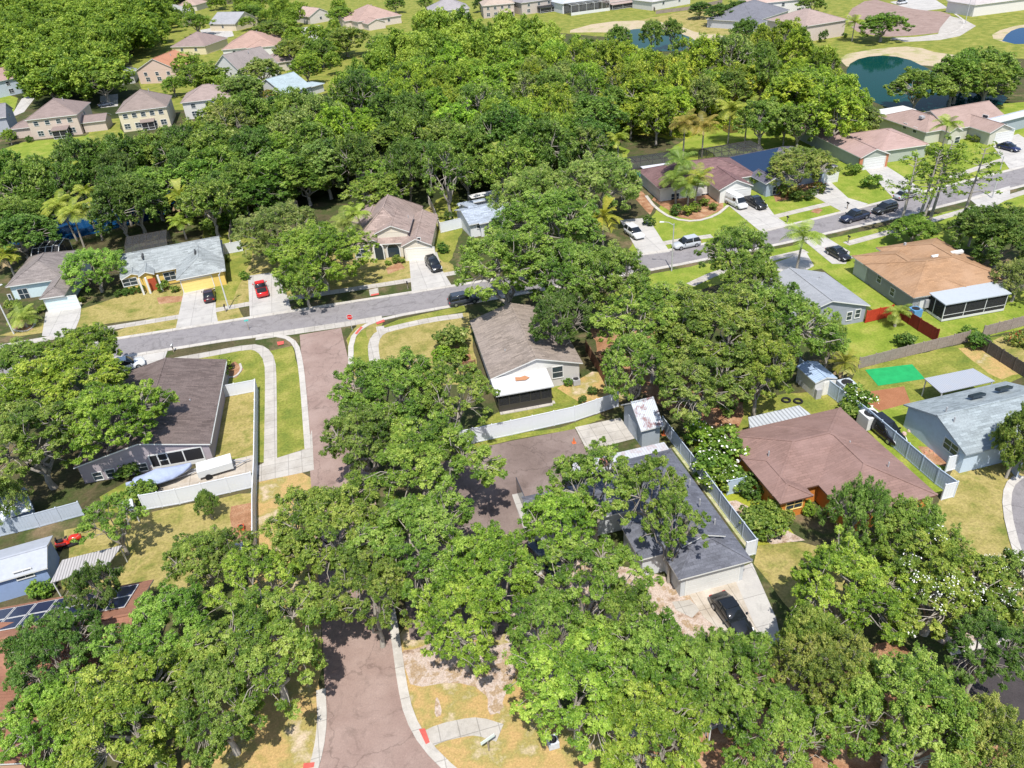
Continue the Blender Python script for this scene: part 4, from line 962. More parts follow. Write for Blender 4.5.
# ---------------- far houses
far = [
 # label, sw, se(front eave), ze, depth, kind, pitch, roofcol, wallcol, windows, extra
 ('two-storey beige house with grey-brown roof and small porch', (24, 120.5), (77, 114.5), 5.6, 13, 'hip', .42, (.22, .17, .155), (.60, .49, .42), 4),
 ('two-storey cream house with grey-brown pyramid roof, upper left', (115.5, 113), (167, 106.5), 5.6, 12.5, 'hip', .50, (.22, .175, .155), (.72, .64, .46), 5),
 ('white house with orange clay roof, upper left behind trees', (135, 71), (176, 69), 4.6, 14, 'gy', .4, (.38, .18, .11), (.66, .50, .42), 3),
 ('brown hip-roofed house with yellow wall, upper left above the orange roof', (170, 47), (205, 46), 3.4, 15, 'hip', .42, (.24, .18, .165), (.72, .62, .40), 2),
 ('grey gabled house with cream garage, near the top left', (208, 24), (235, 24), 3.2, 14, 'gx', .42, (.28, .28, .29), (.72, .62, .46), 1),
 ('house with tan hip roof half covered by blue-grey shingles, near the top left', (221, 50), (277, 45), 3.2, 18, 'hip', .36, (.33, .22, .18), (.70, .68, .66), 3),
 ('white two-storey house with brown gable, hidden behind the rounded green tree', (213, 68), (240, 72), 5.0, 13, 'gy', .5, (.22, .19, .18), (.70, .68, .65), 4),
 ('white house glimpsed through tree crowns left of the big wood', (180, 103), (232, 97), 5.0, 11, 'hip', .4, (.27, .21, .19), (.66, .64, .60), 3),
 ('small white house with blue-grey gable roof, at the edge of the big wood', (284, 94), (312, 86), 3.0, 13, 'gx', .4, (.30, .36, .38), (.66, .66, .64), 2),
 ('tan roofed house with white front, top edge left of centre', (309, 17), (332, 13), 3.4, 14, 'gy', .4, (.38, .28, .24), (.66, .60, .54), 1),
 ('large tan hip-roofed house with cream wall, top edge by the wood', (357, 22), (402, 15), 3.4, 20, 'hip', .36, (.33, .23, .195), (.68, .58, .50), 2),
 ('grey hip-roofed house, top edge right of the large tan roof', (429, 12), (470, 8), 4.5, 14, 'hip', .4, (.27, .25, .255), (.52, .50, .50), 2),
 ('two-storey tan house with dark porch, top edge', (482, 6), (515, 3), 5.4, 12, 'hip', .4, (.36, .29, .24), (.52, .44, .38), 4),
 ('two-storey grey house with dark screened back, top edge above the wood', (521, 3), (557, -2), 5.2, 12, 'hip', .4, (.24, .22, .23), (.55, .47, .42), 3),
 ('white house with white screened pool enclosure, top edge', (562, 4), (600, -1), 4.2, 12, 'hip', .4, (.40, .42, .44), (.72, .72, .74), 3),
 ('tan house with low back porch, top edge beyond the far lawn', (606, 3), (634, -1), 3.0, 12, 'hip', .36, (.32, .25, .22), (.64, .56, .42), 2),
 ('white house at the top edge left of the dark shrubs', (652, 2), (692, -5), 3.6, 12, 'hip', .36, (.40, .38, .38), (.66, .64, .60), 2),
 ('charcoal-roofed house with white porch corner, top right group', (754, 22), (790, 10), 3.0, 17, 'hip', .38, (.15, .15, .17), (.55, .55, .58), 1),
 ('long pinkish stucco house with brown roof facing the pond, top right', (805, 26.5), (848, 19.5), 5.2, 17, 'hip', .30, (.30, .23, .205), (.62, .52, .46), 0),
 ('white house with tan roof, top edge behind the charcoal roof', (755, 4), (813, -2), 5.5, 14, 'hip', .3, (.40, .30, .26), (.74, .72, .70), 3),
 ('white long house behind shrubs at the top right edge', (975, 5), (1030, -2), 4.0, 12, 'hip', .34, (.40, .36, .35), (.74, .70, .66), 0),
 ('pale blue house cut by the left edge, above the small bright lawn', (-25, 86), (20, 77), 5.4, 12, 'gx', .36, (.30, .20, .18), (.55, .62, .70), 2),
 ('grey house corner at the left edge, beside the two-storey beige house', (-30, 122), (6, 117), 4.8, 10, 'gx', .4, (.20, .19, .20), (.42, .44, .48), 0),
 ('house with grey roof at the far top left among trees', (150, 12), (172, 14), 3.0, 12, 'hip', .4, (.30, .30, .29), (.5, .5, .46), 1),
 ('narrow grey-roofed house behind the rounded green tree, upper left', (66, 72), (82, 71), 3.0, 10, 'hip', .4, (.25, .25, .24), (.5, .48, .44), 0),
 ('low house with brown roof between the tan hip roof and the wood, upper left', (268, 64), (296, 60), 3.2, 11, 'hip', .4, (.26, .20, .18), (.62, .56, .48), 2),
 ('small tan-roofed house at the top edge, left of the grey gabled house', (176, 6), (196, 5), 3.2, 12, 'hip', .4, (.34, .25, .21), (.66, .60, .52), 1),
 ('green-grey roofed house beside the orange clay roof', (118, 76), (134, 74), 3.2, 10, 'hip', .4, (.27, .29, .27), (.5, .5, .46), 0),
]
FH = []
for i, (lab, sw, se, ze, dp, kd, pt, rc, wc, nw) in enumerate(far):
    dp *= 1.2; pt += .08
    h = House('house', lab, 'house', sw, se, ze, shingle('far_roof_%d' % i, rc, [min(1, x * 1.1) for x in rc], speck=.12), plain('far_wall_%d' % i, [x * .84 for x in wc], rough=.85, var=.05))
    wd = h.loc(se).x; wg = h.wing((0, 0), (wd, dp), kd, pt, px=False)
    rnd = random.Random(i)
    two = ze > 4.4
    for k in range(nw):
        u = wg['W'] + (wg['E'] - wg['W']) * (k + .7) / (nw + .4)
        h.window_at('S', wg['S'], u, ze - 1.3, 1.2, 1.1)
        if two: h.window_at('S', wg['S'], u + rnd.uniform(-.4, .4), 1.5, 1.5, 1.3)
    if two: h.window_at('E', wg['E'], (wg['S'] + wg['N']) / 2, 4.2, 1.0, 1.1); h.window_at('W', wg['W'], (wg['S'] + wg['N']) / 2, 4.2, 1.0, 1.1)
    FH.append((h, wg))
def porch(i, fa, fb, d, z, frac=.45, mat=None):
    h, wg = FH[i]; wx = wg['E'] - wg['W']
    screen_room(h, wg['W'] + wx * fa, wg['W'] + wx * fb, wg['S'] - d, wg['S'], .1, z, mat or h.rm, m_alu_w, n=2, slope=.5)
porch(0, .48, .78, 3, 3.0); porch(1, .42, .68, 1.5, 2.9); porch(12, .5, .95, 2.5, 2.8); porch(13, .45, 1.1, 3, 2.8, mat=m_screen); porch(15, .1, .9, 3, 2.7); 
def lean(i, x0, x1, y0, y1, ze, kd='hip', pt=.4):
    h, wg = FH[i]; return h.wing((x0, y0), (x1, y1), kd, pt, px=False, ze=ze)
h, wg = FH[0]; lean(0, -6.5, .5, 4, 12, 2.8); lean(0, wg['x1'] - .4, wg['x1'] + 6.5, 1.5, 9, 2.8, 'gx', .35)
h, wg = FH[5]; h.wing((wg['x1'] * .45, -1.5), (wg['x1'] * .98, 9), 'hip', .36, px=False, wm=None)
h, wg = FH[17]; h.wing((-2, -3), (5, 5), 'hip', .35, px=False, ze=2.8)
h, wg = FH[10]; h.wing((wg['x1'] * .1, -7), (wg['x1'] * .5, 4), 'gy', .35, px=False, ze=2.8); h.wing((-3, 8), (5, 16), 'gx', .35, px=False)
h, wg = FH[18]; lean(18, -5, 1, 3, 10, 2.8)
h, wg = FH[14]; pool_cage(h, wg['x0'] + 1, wg['x1'] + 1, wg['S'] - 8, wg['S'] - .1, 4.2, m_alu_w, 5, m_screenl, .3)
mb = MB(); mb.box(wg['x0'] + .9, wg['x1'] + 1.1, wg['S'] - 8.15, wg['S'] - 8, 0, 1.2); mb.build('cage_base_wall', m_white, h.root)
h, wg = FH[8]; h.wing((wg['x1'] - 1, 1), (wg['x1'] + 6, 7), 'hip', .3, px=False, ze=2.5)
for h, wg in FH: 
    h.pipe(PX(tuple(h.M @ Vector((wg['xm'] + 2, wg['ym'] + 1, wg['zr'] - .3)))), wg['zr'] - .3, .12, .5)
    h.done()
# ================================================================ fences
m_vinyl = plain('vinyl_white', (.62, .64, .68), rough=.35, var=.03, dirt=.08, dscale=1.5)
m_vinylb = plain('vinyl_bluegrey', (.38, .46, .55), rough=.4, var=.04, dirt=.15, dscale=1)  # blue-grey carries the shade tone of the long fence's west face
m_vinylg = plain('vinyl_grey', (.42, .47, .54), rough=.4, var=.04, dirt=.15, dscale=1)  # also carries the shade tone of the white fence east of the slate house
m_wood = plain('fence_wood', (.27, .22, .19), rough=.9, var=.25, scale=5, dirt=.4)
m_wooddk = plain('fence_wood_dark', (.10, .085, .075), rough=.9, var=.25, scale=5, dirt=.4)
m_woodbr = plain('fence_wood_brown', (.20, .10, .06), rough=.9, var=.25, scale=5, dirt=.4)
m_redf = plain('fence_red', (.42, .045, .02), rough=.7, var=.15, dirt=.2)
m_redd = plain('fence_darkred', (.17, .02, .015), rough=.7, var=.15, dirt=.2)
def fence(label, px, H_, mat, step=2.4, board=.0, th=.05, post=.13, cap=True, group=None, name='fence'):
    P = [W(x, y, 0) for x, y in px]; root = empty(name, P[0]); tag(root, label, 'fence', group)
    rnd = random.Random(len(label))
    for a_, b_ in zip(P, P[1:]):
        L = (b_ - a_).length; n = max(1, round(L / step)); d = (b_ - a_) / n; az = math.atan2(d.y, d.x)
        for k in range(n + (1 if b_ is P[-1] else 0)):
            p = a_ + d * k - P[0]; m2 = MB(); m2.box(-post / 2, post / 2, -post / 2, post / 2, 0, H_ + .06)
            if cap: m2.hexa([(-post * .6, -post * .6, H_ + .06), (post * .6, -post * .6, H_ + .06), (post * .6, post * .6, H_ + .06), (-post * .6, post * .6, H_ + .06), (-.01, -.01, H_ + .14), (.01, -.01, H_ + .14), (.01, .01, H_ + .14), (-.01, .01, H_ + .14)])
            m2.build('post', mat, root, p, az)
        s_ = d.length
        for k in range(n):
            m2 = MB(); p = a_ + d * k - P[0]; x0 = post / 2; x1 = s_ - post / 2
            if board:
                nb = int((x1 - x0) / board)
                for q in range(nb):
                    xx = x0 + (x1 - x0) * q / nb; hh_ = H_ - .05 + rnd.uniform(-.03, .03)
                    m2.box(xx + .006, xx + (x1 - x0) / nb - .006, -th / 2 + rnd.uniform(-.008, .008), th / 2, .05, hh_)
                m2.box(x0, x1, th / 2, th / 2 + .05, .4, .5); m2.box(x0, x1, th / 2, th / 2 + .05, H_ - .5, H_ - .4)
            else:
                m2.box(x0, x1, -th / 2, th / 2, .06, H_ - .02); m2.box(x0, x1, -.045, .045, H_ - .1, H_); m2.box(x0, x1, -.045, .045, .04, .18)
                for q in range(1, int((x1 - x0) / .3)): xx = x0 + q * .3; m2.box(xx - .012, xx + .012, -th / 2 - .012, th / 2 + .012, .18, H_ - .1)
            m2.build('panel', mat, root, p, az)
    return root
FHt = 2.1
fence('long white vinyl fence behind the parking pad, ending at the rusty-roofed shed', [(455, 447), (512, 435), (575, 421), (618, 406.5)], FHt, m_vinyl)
fence('pale grey vinyl fence along the east side of the dark slate-grey house', [(662, 430), (700, 480), (730, 521), (755, 554)], 1.9, m_vinylg)  # white fence; shade of its west face put into the grey colour
fence('short pale fence piece closing the gap beside the slate-grey house garage', [(755, 554), (745, 557)], 1.9, m_vinyl, 1.4)
fence('small pale blue fence between the white-flowered shrub and the brown house', [(727, 495), (744, 491)], 1.9, m_vinylb)
fence('long blue-grey vinyl fence between the red-brown roof and the pale blue house', [(798, 372), (866, 424), (935, 484), (953, 497)], 2.0, m_vinylb)  # shaded west face put into the blue-grey colour; end panel stays white
fence('bright white end panel of the blue-grey fence, at its lower right corner', [(941, 500), (953, 497)], 2.0, m_vinyl, 1.5)  # the fence's blue-grey is the painted shade of its west face
fence('white vinyl fence with gate in front of the pale blue house', [(945, 472), (975, 464), (1001, 456)], 2.0, m_vinyl)
fence('grey vinyl fence running down to the curved drive at the right edge', [(1001, 456), (1016, 478)], 1.9, m_vinylg)
fence('white vinyl fence between the umber house and its fenced lawn, upper run', [(216, 399), (258, 391)], 1.8, m_vinyl)
fence('tall narrow white fence running down the lawn beside the left sidewalk', [(258, 391), (257.5, 470), (256, 506)], 1.8, m_vinyl)
fence('lower white fence along the left yard, below the bare soil', [(256, 506), (256.5, 560)], 1.8, m_vinyl)
fence('wide white vinyl fence below the covered boat and trailer', [(145, 510), (180, 504), (255, 487)], 2.1, m_vinyl)
fence('weathered blue-grey fence above the red riding mower', [(-6, 538), (40, 527), (84, 515)], 1.9, m_vinylg)
fence('white vinyl fence right of the yellow house', [(222, 255), (243, 251)], 2.0, m_vinyl)
fence('old wooden fence running back between two yards behind the yellow house', [(231, 244), (234, 220), (236, 205)], 1.8, m_wood, board=.18, cap=False)
fence('white vinyl fence beside the small white house', [(441, 233), (470, 226)], 2.0, m_vinyl)
fence('pale side fence between the beige arched house and the small white house', [(441, 233), (434, 214), (429, 204)], 1.8, plain('fence_pale', (.55, .50, .45)), cap=False)
fence('grey wooden fence running across behind the bright green tarp', [(858, 369), (905, 357), (967, 342)], 1.7, m_wood, board=.16, cap=False, step=2.6)
fence('short grey wooden fence right of the ivy, below the screened porch', [(982, 337), (1024, 326), (1050, 320)], 1.7, m_wood, board=.16, cap=False)
fence('dark weathered wooden fence at the right edge', [(974, 345), (1000, 362), (1040, 388)], 1.8, m_wooddk, board=.16, cap=False)
fence('bright red wooden fence beside the small grey house', [(865, 323), (891, 317)], 1.9, m_redf, board=.2, cap=False)
fence('dark red wooden fence between the small grey house and the orange-tan house', [(899, 318), (918, 331), (936, 342)], 1.9, m_redd, board=.2, cap=False)
fence('leaning brown wooden fence behind the taupe house', [(586, 352), (600, 375), (613, 400)], 1.8, m_woodbr, board=.2, cap=False)
fence('low reddish fence piece beside the taupe house front yard', [(460, 373), (476, 370)], 1.6, m_woodbr, board=.2, cap=False)
fence('thin dark fence on the far lawn at the top', [(648, 2), (655, 12)], 1.6, m_wood, cap=False, step=3)
fence('pale fence beyond the far lawn at the top', [(656, 14), (690, 10), (722, 3)], 1.4, m_wood, cap=False, step=4)
fence('pale tan fence of the white long house at the top right edge', [(995, 10), (1040, 4)], 1.8, plain('fence_pale2', (.50, .44, .38)), cap=False)

# ================================================================ vehicles
m_tyre = plain('tyre_rubber', (.015, .015, .016), rough=.8, var=.1)
m_rim = plain('wheel_rim', (.45, .46, .48), rough=.3, metal=.8, var=.03)
m_cglass = glassy('car_glass', (.012, .015, .018), .05)
m_hl = plain('headlamp', (.75, .78, .80), rough=.15, var=.02); m_tl = plain('tail_lamp', (.45, .02, .02), rough=.2, var=.02)
m_plas = plain('black_plastic', (.02, .02, .022), rough=.6, var=.1)
def rrect(w_, z0, z1, k=.10, wt=None):
    wt = w_ if wt is None else wt
    return [(-w_ + k, z0), (w_ - k, z0), (w_, z0 + k), ((w_ + wt) / 2 + .01, (z0 + z1) / 2), (wt, z1 - k), (wt - k, z1), (-wt + k, z1), (-wt, z1 - k), (-(w_ + wt) / 2 - .01, (z0 + z1) / 2), (-w_, z0 + k)]
def loft(stations, mat, name, parent, crease=False):
    """stations: (x, closed list of (y,z)) bridged along the length"""
    mb = MB(); n = len(stations[0][1])
    for x, pr in stations: mb.v += [(x, y, z) for y, z in pr]
    for k in range(len(stations) - 1):
        for q in range(n):
            mb.f.append([k * n + q, (k + 1) * n + q, (k + 1) * n + (q + 1) % n, k * n + (q + 1) % n]); mb.m.append(0)
    mb.f.append(list(range(n))[::1]); mb.m.append(0); mb.f.append([(len(stations) - 1) * n + q for q in range(n)][::-1]); mb.m.append(0)
    o = mb.build(name, mat, parent, smooth=True)
    return o
CARS = {}
def make_car(kind, mat):
    root = empty('parked_car', (0, 0, 0)); L, w_ = {'sedan': (4.7, .9), 'suv': (4.8, .95), 'pickup': (5.5, .97), 'van': (5.2, .98)}[kind]
    h2 = L / 2
    belt = {'sedan': .92, 'suv': 1.05, 'pickup': 1.10, 'van': 1.15}[kind]; top = {'sedan': 1.45, 'suv': 1.72, 'pickup': 1.82, 'van': 2.15}[kind]
    hood = {'sedan': .82, 'suv': 1.0, 'pickup': 1.08, 'van': 1.05}[kind]; g0 = .28
    st = [(-h2, rrect(w_ * .80, g0 + .12, belt * .80)), (-h2 + .12, rrect(w_ * .92, g0, belt * .93)), (-h2 + .7, rrect(w_, g0 - .05, belt, wt=w_ * .95)), (0, rrect(w_ * 1.01, g0 - .05, belt, wt=w_ * .96)),
          (h2 - 1.45, rrect(w_, g0 - .05, belt * .98, wt=w_ * .94)), (h2 - 1.2, rrect(w_, g0 - .05, hood, wt=w_ * .93)), (h2 - .35, rrect(w_ * .95, g0, hood * .93, wt=w_ * .86)), (h2 - .05, rrect(w_ * .86, g0 + .08, hood * .76, wt=w_ * .78)), (h2, rrect(w_ * .76, g0 + .15, hood * .66, wt=w_ * .7))]
    body = loft(st, mat, 'body', root)
    ws = {'sedan': [(-h2 + .55, .0), (-h2 + 1.25, 1), (h2 - 2.3, 1), (h2 - 1.35, 0)], 'suv': [(-h2 + .12, .0), (-h2 + .5, 1), (h2 - 2.1, 1), (h2 - 1.3, 0)],
          'pickup': [(-h2 + 1.95, .0), (-h2 + 2.1, 1), (h2 - 2.2, 1), (h2 - 1.45, 0)], 'van': [(-h2 + .05, .0), (-h2 + .15, 1), (h2 - 1.7, 1), (h2 - .9, 0)]}[kind]
    st = []
    for x, f_ in ws:
        zt = belt - .04 + (top - belt - .02) * f_; st.append((x, rrect(w_ * .93, belt - .10, max(zt, belt - .04 + .06), .05, w_ * (.93 - .17 * f_))))
    gl = loft(st, mat if kind == 'van' else m_cglass, 'cabin', root)
    xr0, xr1 = ws[1][0] + .05, ws[2][0] - .05; yr = w_ * .735
    mb = MB(); mb.box(xr0, xr1, -yr, yr, top - .07, top + .012); mb.build('roof', mat, root)
    if kind == 'van':
        mb = MB(); mb.hexa([(ws[2][0] + .12, -yr, top - .3), (ws[3][0] - .02, -w_ * .84, belt + .06), (ws[3][0] - .02, w_ * .84, belt + .06), (ws[2][0] + .12, yr, top - .3), (ws[2][0] + .22, -yr, top - .22), (ws[3][0] + .06, -w_ * .84, belt + .08), (ws[3][0] + .06, w_ * .84, belt + .08), (ws[2][0] + .22, yr, top - .22)]); mb.build('windscreen', m_cglass, root)
        for sy in (-1, 1):
            mb = MB(); mb.box(h2 - 2.6, h2 - 1.75, sy * w_ * .86 - .05, sy * w_ * .86 + .05, belt + .1, top - .35); mb.build('side_window', m_cglass, root)
    if kind != 'van':
        for xx in ([(ws[1][0] + ws[2][0]) / 2] if kind != 'pickup' else []):
            for sy in (-1, 1): mb = MB(); mb.bar((xx, sy * w_ * .95, belt - .02), (xx, sy * w_ * .775, top - .04), .09, .06); mb.build('pillar', mat, root)
    if kind == 'pickup':
        mb = MB(); mb.box(-h2 + .12, -h2 + 1.85, -w_ * .78, w_ * .78, belt - .02, belt + .012); mb.build('bed_liner', m_plas, root)
    mb = MB(); mb.box(h2 - .12, h2 + .03, -w_ * .7, w_ * .7, g0 + .02, g0 + .2); mb.box(-h2 - .03, -h2 + .12, -w_ * .75, w_ * .75, g0 + .04, g0 + .22); mb.build('bumper', m_plas, root) if False else None
    for sy in (-1, 1):
        mb = MB(); mb.hexa([(h2 - .42, sy * w_ * .66 - .16, hood * .70), (h2 - .02, sy * w_ * .60 - .16, hood * .60), (h2 - .02, sy * w_ * .60 + .16, hood * .60), (h2 - .42, sy * w_ * .66 + .20, hood * .70), (h2 - .42, sy * w_ * .66 - .16, hood * .92), (h2 - .02, sy * w_ * .60 - .16, hood * .72), (h2 - .02, sy * w_ * .60 + .16, hood * .72), (h2 - .42, sy * w_ * .66 + .2, hood * .92)]); mb.build('headlight', m_hl, root)
        mb = MB(); mb.box(-h2 - .01, -h2 + .2, sy * w_ * .72 - .14, sy * w_ * .72 + .14, belt * .66, belt * .84); mb.build('taillight', m_tl, root)
        mb = MB(); mb.box(h2 - 1.75, h2 - 1.6, sy * (w_ + .1) - .09, sy * (w_ + .1) + .09, belt - .02, belt + .14); mb.build('mirror', mat, root)
        for x in (h2 - .95, -h2 + .95):
            mb = MB(); R0 = .35 if kind != 'pickup' else .39; mb.tube([(x, sy * w_ * .76, R0), (x, sy * (w_ + .015), R0)], R0, 14); o = mb.build('wheel', m_tyre, root)
            mb = MB(); mb.tube([(x, sy * w_ * .9, R0), (x, sy * (w_ + .03), R0)], R0 * .62, 10); mb.build('rim', m_rim, o)
    return root
def car(kind, col, px, az, label, cat='car', group=None, name='parked_car', rough=.25):
    key = (kind, col); mat = paint('car_paint_%s_%.2f_%.2f_%.2f' % ((kind,) + col), col, rough)
    if key in CARS: r = copy_tree(CARS[key])
    else: r = CARS[key] = make_car(kind, mat)
    r.name = name; r.location = W(px[0], px[1], 0) + Vector((0, 0, .045)); r.rotation_euler = (0, 0, math.radians(az)); tag(r, label, cat, group)
    return r
g_ = 'cars parked on driveways and streets'
car('sedan', (.035, .012, .014), (210, 298), 95, 'dark maroon car on the driveway of the yellow house', 'car', g_)
car('pickup', (.55, .012, .012), (262, 292), 97, 'bright red pickup on the driveway left of the rounded oak', 'pickup', g_, 'pickup_truck')
car('suv', (.012, .012, .014), (434, 268), -82, 'small black car on the driveway of the beige arched house', 'car', g_)
car('suv', (.04, .045, .055), (464, 303), 3, 'dark car half hidden under the oak on the main road', 'car', g_)
car('suv', (.60, .61, .63), (634, 236), -84, 'white car on the driveway beside the fan palm', 'car', g_)
car('suv', (.42, .44, .46), (686, 247), 184, 'silver car on the road beside the tall street lamp', 'car', g_)
car('van', (.60, .60, .61), (736, 206), -84, 'white van before the maroon-roofed house', 'van', g_, 'parked_van')
car('pickup', (.012, .012, .013), (755, 206), -86, 'black pickup next to the white van', 'pickup', g_, 'pickup_truck')
car('pickup', (.015, .02, .045), (854, 220), 189, 'dark blue pickup on the road near the pines', 'pickup', g_, 'pickup_truck')
car('suv', (.02, .02, .02), (884, 212), 190, 'dark car behind the blue pickup under the pine branches', 'car', g_)
car('sedan', (.35, .37, .40), (905, 198), 10, 'grey car in front of the pink-tan house, seen through the pines', 'car', g_)
car('sedan', (.014, .014, .016), (838, 257), -86, 'black car parked behind the small grey house lawn, beside the orange-tan roof', 'car', g_)
car('sedan', (.012, .016, .06), (1008, 150), -80, 'navy car on the driveway at the top right', 'car', g_)
car('suv', (.70, .72, .74), (128, 369), 12, 'white car mostly covered by the big tree at the left', 'car', g_)
car('suv', (.010, .010, .012), (885, 435), -88, 'dark off-roader beside the blue-grey fence, right of the red-brown roof', 'car', g_)
car('sedan', (.010, .011, .012), (731, 619), -86, 'black car half covered by oak leaves on the driveway of the slate-grey house', 'car', g_)
car('sedan', (.02, .05, .22), (236, 648), 60, 'blue car glimpsed in deep shade between the oaks at the lower left', 'car', g_)
car('suv', (.02, .025, .03), (546, 566), -70, 'black car under the oak beside the white slab', 'car', g_)
car('suv', (.55, .56, .58), (902, 4), 10, 'white car on the far street at the top right', 'car', g_)
car('sedan', (.20, .21, .24), (106, 106), 20, 'grey car between the two-storey houses at the upper left', 'car', g_)

# trailer
r = empty('cargo_trailer', W(217, 472, 0)); r.rotation_euler.z = math.radians(8); tag(r, 'white flat-topped utility trailer beside the covered boat', 'trailer')
mb = MB(); mb.box(-1.9, 1.9, -.95, .95, .5, 1.35); mb.build('box_body', m_white, r)
mb = MB(); mb.bar((1.9, -.6, .5), (3.3, 0, .45), .09); mb.bar((1.9, .6, .5), (3.3, 0, .45), .09); mb.bar((3.3, 0, .45), (3.8, 0, .5), .1); mb.build('drawbar', m_pipe, r)
for sy in (-1, 1): mb = MB(); mb.tube([(-.9, sy * .95, .36), (-.9, sy * 1.12, .36)], .36, 12); mb.build('wheel', m_tyre, r)
# covered boat
r = empty('covered_boat', W(164, 483, 0)); r.rotation_euler.z = math.radians(9); tag(r, 'motor boat under a pale blue-grey cover on a trailer, below the umber house lanai', 'boat')
m_cover = plain('boat_cover', (.30, .35, .50), rough=.75, var=.12, scale=1.5, dirt=.2, bump=.5, bscale=2)
st = []
for x, w_, zb, zt in [(-2.9, .5, .9, 1.25), (-2.7, .95, .8, 1.45), (-1.6, 1.15, .7, 1.75), (-.2, 1.2, .65, 2.15), (1.2, 1.12, .65, 1.75), (2.4, .75, .8, 1.5), (3.1, .3, 1.0, 1.35), (3.35, .08, 1.15, 1.28)]:
    st.append((x, [(-w_ * .55, zb), (w_ * .55, zb), (w_, zb + .25), (w_, zb + .45), (w_ * .5, (zt + zb + .45) / 2 + .1), (0, zt), (-w_ * .5, (zt + zb + .45) / 2 + .1), (-w_, zb + .45), (-w_, zb + .25)]))
loft(st, m_cover, 'cover', r)
st = [(x, [(-w_ * .1, z0), (w_ * .1, z0), (w_ * .9, z0 + .35), (w_ * .9, z0 + .5), (-w_ * .9, z0 + .5), (-w_ * .9, z0 + .35)]) for x, w_, z0 in [(-2.8, .8, .45), (-1, 1.1, .42), (1.2, 1.05, .45), (2.6, .6, .6), (3.2, .15, .9)]]
loft(st, m_white, 'hull', r)
mb = MB(); mb.bar((-2.5, -.5, .42), (3, -.3, .42), .1); mb.bar((-2.5, .5, .42), (3, .3, .42), .1); mb.bar((3, -.3, .42), (4.8, 0, .45), .1); mb.bar((3, .3, .42), (4.8, 0, .45), .1); mb.build('trailer_frame', m_pipe, r)
for sy in (-1, 1): mb = MB(); mb.tube([(-.8, sy * .9, .34), (-.8, sy * 1.1, .34)], .34, 12); mb.build('wheel', m_tyre, r)
mb = MB(); mb.box(-3.6, -3.0, -.25, .25, .7, 1.35); mb.build('outboard_motor', m_cover, r)
# riding mower
r = empty('riding_mower', W(68, 545, 0)); r.rotation_euler.z = math.radians(12); tag(r, 'red riding mower on the lawn beside the pale blue shed', 'mower')
m_rd = paint('mower_red', (.55, .03, .015))
loft([(.3, rrect(.3, .4, .85)), (.6, rrect(.36, .35, .95)), (1.2, rrect(.33, .35, .88)), (1.45, rrect(.26, .4, .7))], m_rd, 'hood', r)
loft([(-1.0, rrect(.42, .4, .7)), (-.8, rrect(.55, .35, .8)), (-.1, rrect(.5, .35, .6)), (.3, rrect(.36, .3, .5))], m_rd, 'rear_body', r)
mb = MB(); mb.box(-.75, -.25, -.25, .25, .8, .92); mb.box(-.82, -.72, -.25, .25, .85, 1.25); mb.build('seat', m_plas, r)
mb = MB(); mb.box(-.3, .9, -.6, .6, .12, .28); mb.build('cutting_deck', m_plas, r)
mb = MB(); mb.tube([(.35, 0, .6), (.15, 0, 1.0)], .03, 6); mb.tube([(.14, 0, 1.0), (.11, 0, 1.06)], .18, 10); mb.build('steering_wheel', m_plas, r)
for x, R0 in ((-.7, .28), (1.1, .2)):
    for sy in (-1, 1): mb = MB(); mb.tube([(x, sy * .42, R0), (x, sy * .62, R0)], R0, 12); mb.build('wheel', m_tyre, r)

# ================================================================ street furniture and yard things
m_pole = plain('pole_grey', (.42, .42, .42), rough=.5, var=.1); m_polew = plain('pole_wood', (.30, .25, .20), rough=.9, var=.2, dirt=.3)
def lamp(label, px, H_, az, arm=1.6, mat=m_pole):
    r = empty('street_lamp', W(px[0], px[1], 0), math.radians(az)); tag(r, label, 'street lamp')
    mb = MB(); mb.tube([(0, 0, 0), (0, 0, H_ * .5), (0, 0, H_)], [.12, .10, .07], 8); mb.build('pole', mat, r)
    mb = MB(); mb.tube([(0, 0, H_ - .3), (arm * .5, 0, H_ + .15), (arm, 0, H_ + .2)], [.05, .045, .04], 6); mb.build('arm', m_pole, r)
    mb = MB(); mb.hexa([(arm - .1, -.1, H_ + .12), (arm + .6, -.16, H_ + .12), (arm + .6, .16, H_ + .12), (arm - .1, .1, H_ + .12), (arm - .1, -.06, H_ + .26), (arm + .55, -.1, H_ + .26), (arm + .55, .1, H_ + .26), (arm - .1, .06, H_ + .26)]); mb.build('lamp_head', m_alu_w, r)
lamp('tall grey street lamp at the kerb by the silver car', (671.5, 271), 8.0, 150)
lamp('grey street lamp on the verge at the right end of the main road', (992, 198), 7.6, 110)
lamp('slim pale lamp post beside the driveway of the yellow house', (229, 309), 6.0, 60, 1.0, m_alu_w)
lamp('thin pale lamp post at the left corner of the aqua house', (14, 334), 7.5, 60, 1.2, m_alu_w)
lamp('thin dark post beside the far curving street at the top right', (965, 24), 8, 20, 1.2)
def mailbox(label, px, az, mat=m_plas):
    r = empty('mailbox', W(px[0], px[1], 0), math.radians(az)); tag(r, label, 'mailbox')
    mb = MB(); mb.box(-.06, .06, -.06, .06, 0, 1.05); mb.build('post', m_polew, r)
    mb = MB(); pts = [(-.11, 0), (.11, 0), (.11, .14)] + [(.11 * math.cos(t), .14 + .11 * math.sin(t)) for t in np.linspace(.4, 2.7, 5)] + [(-.11, .14)]
    st = [(-.28, [(y, 1.05 + z) for y, z in pts]), (.28, [(y, 1.05 + z) for y, z in pts])]; loft(st, mat, 'box', r)
mailbox('dark mailbox at the kerb right of the yellow house driveway', (226, 312), 90); mailbox('dark mailbox at the kerb left of the beige house driveway', (408, 289), 90)
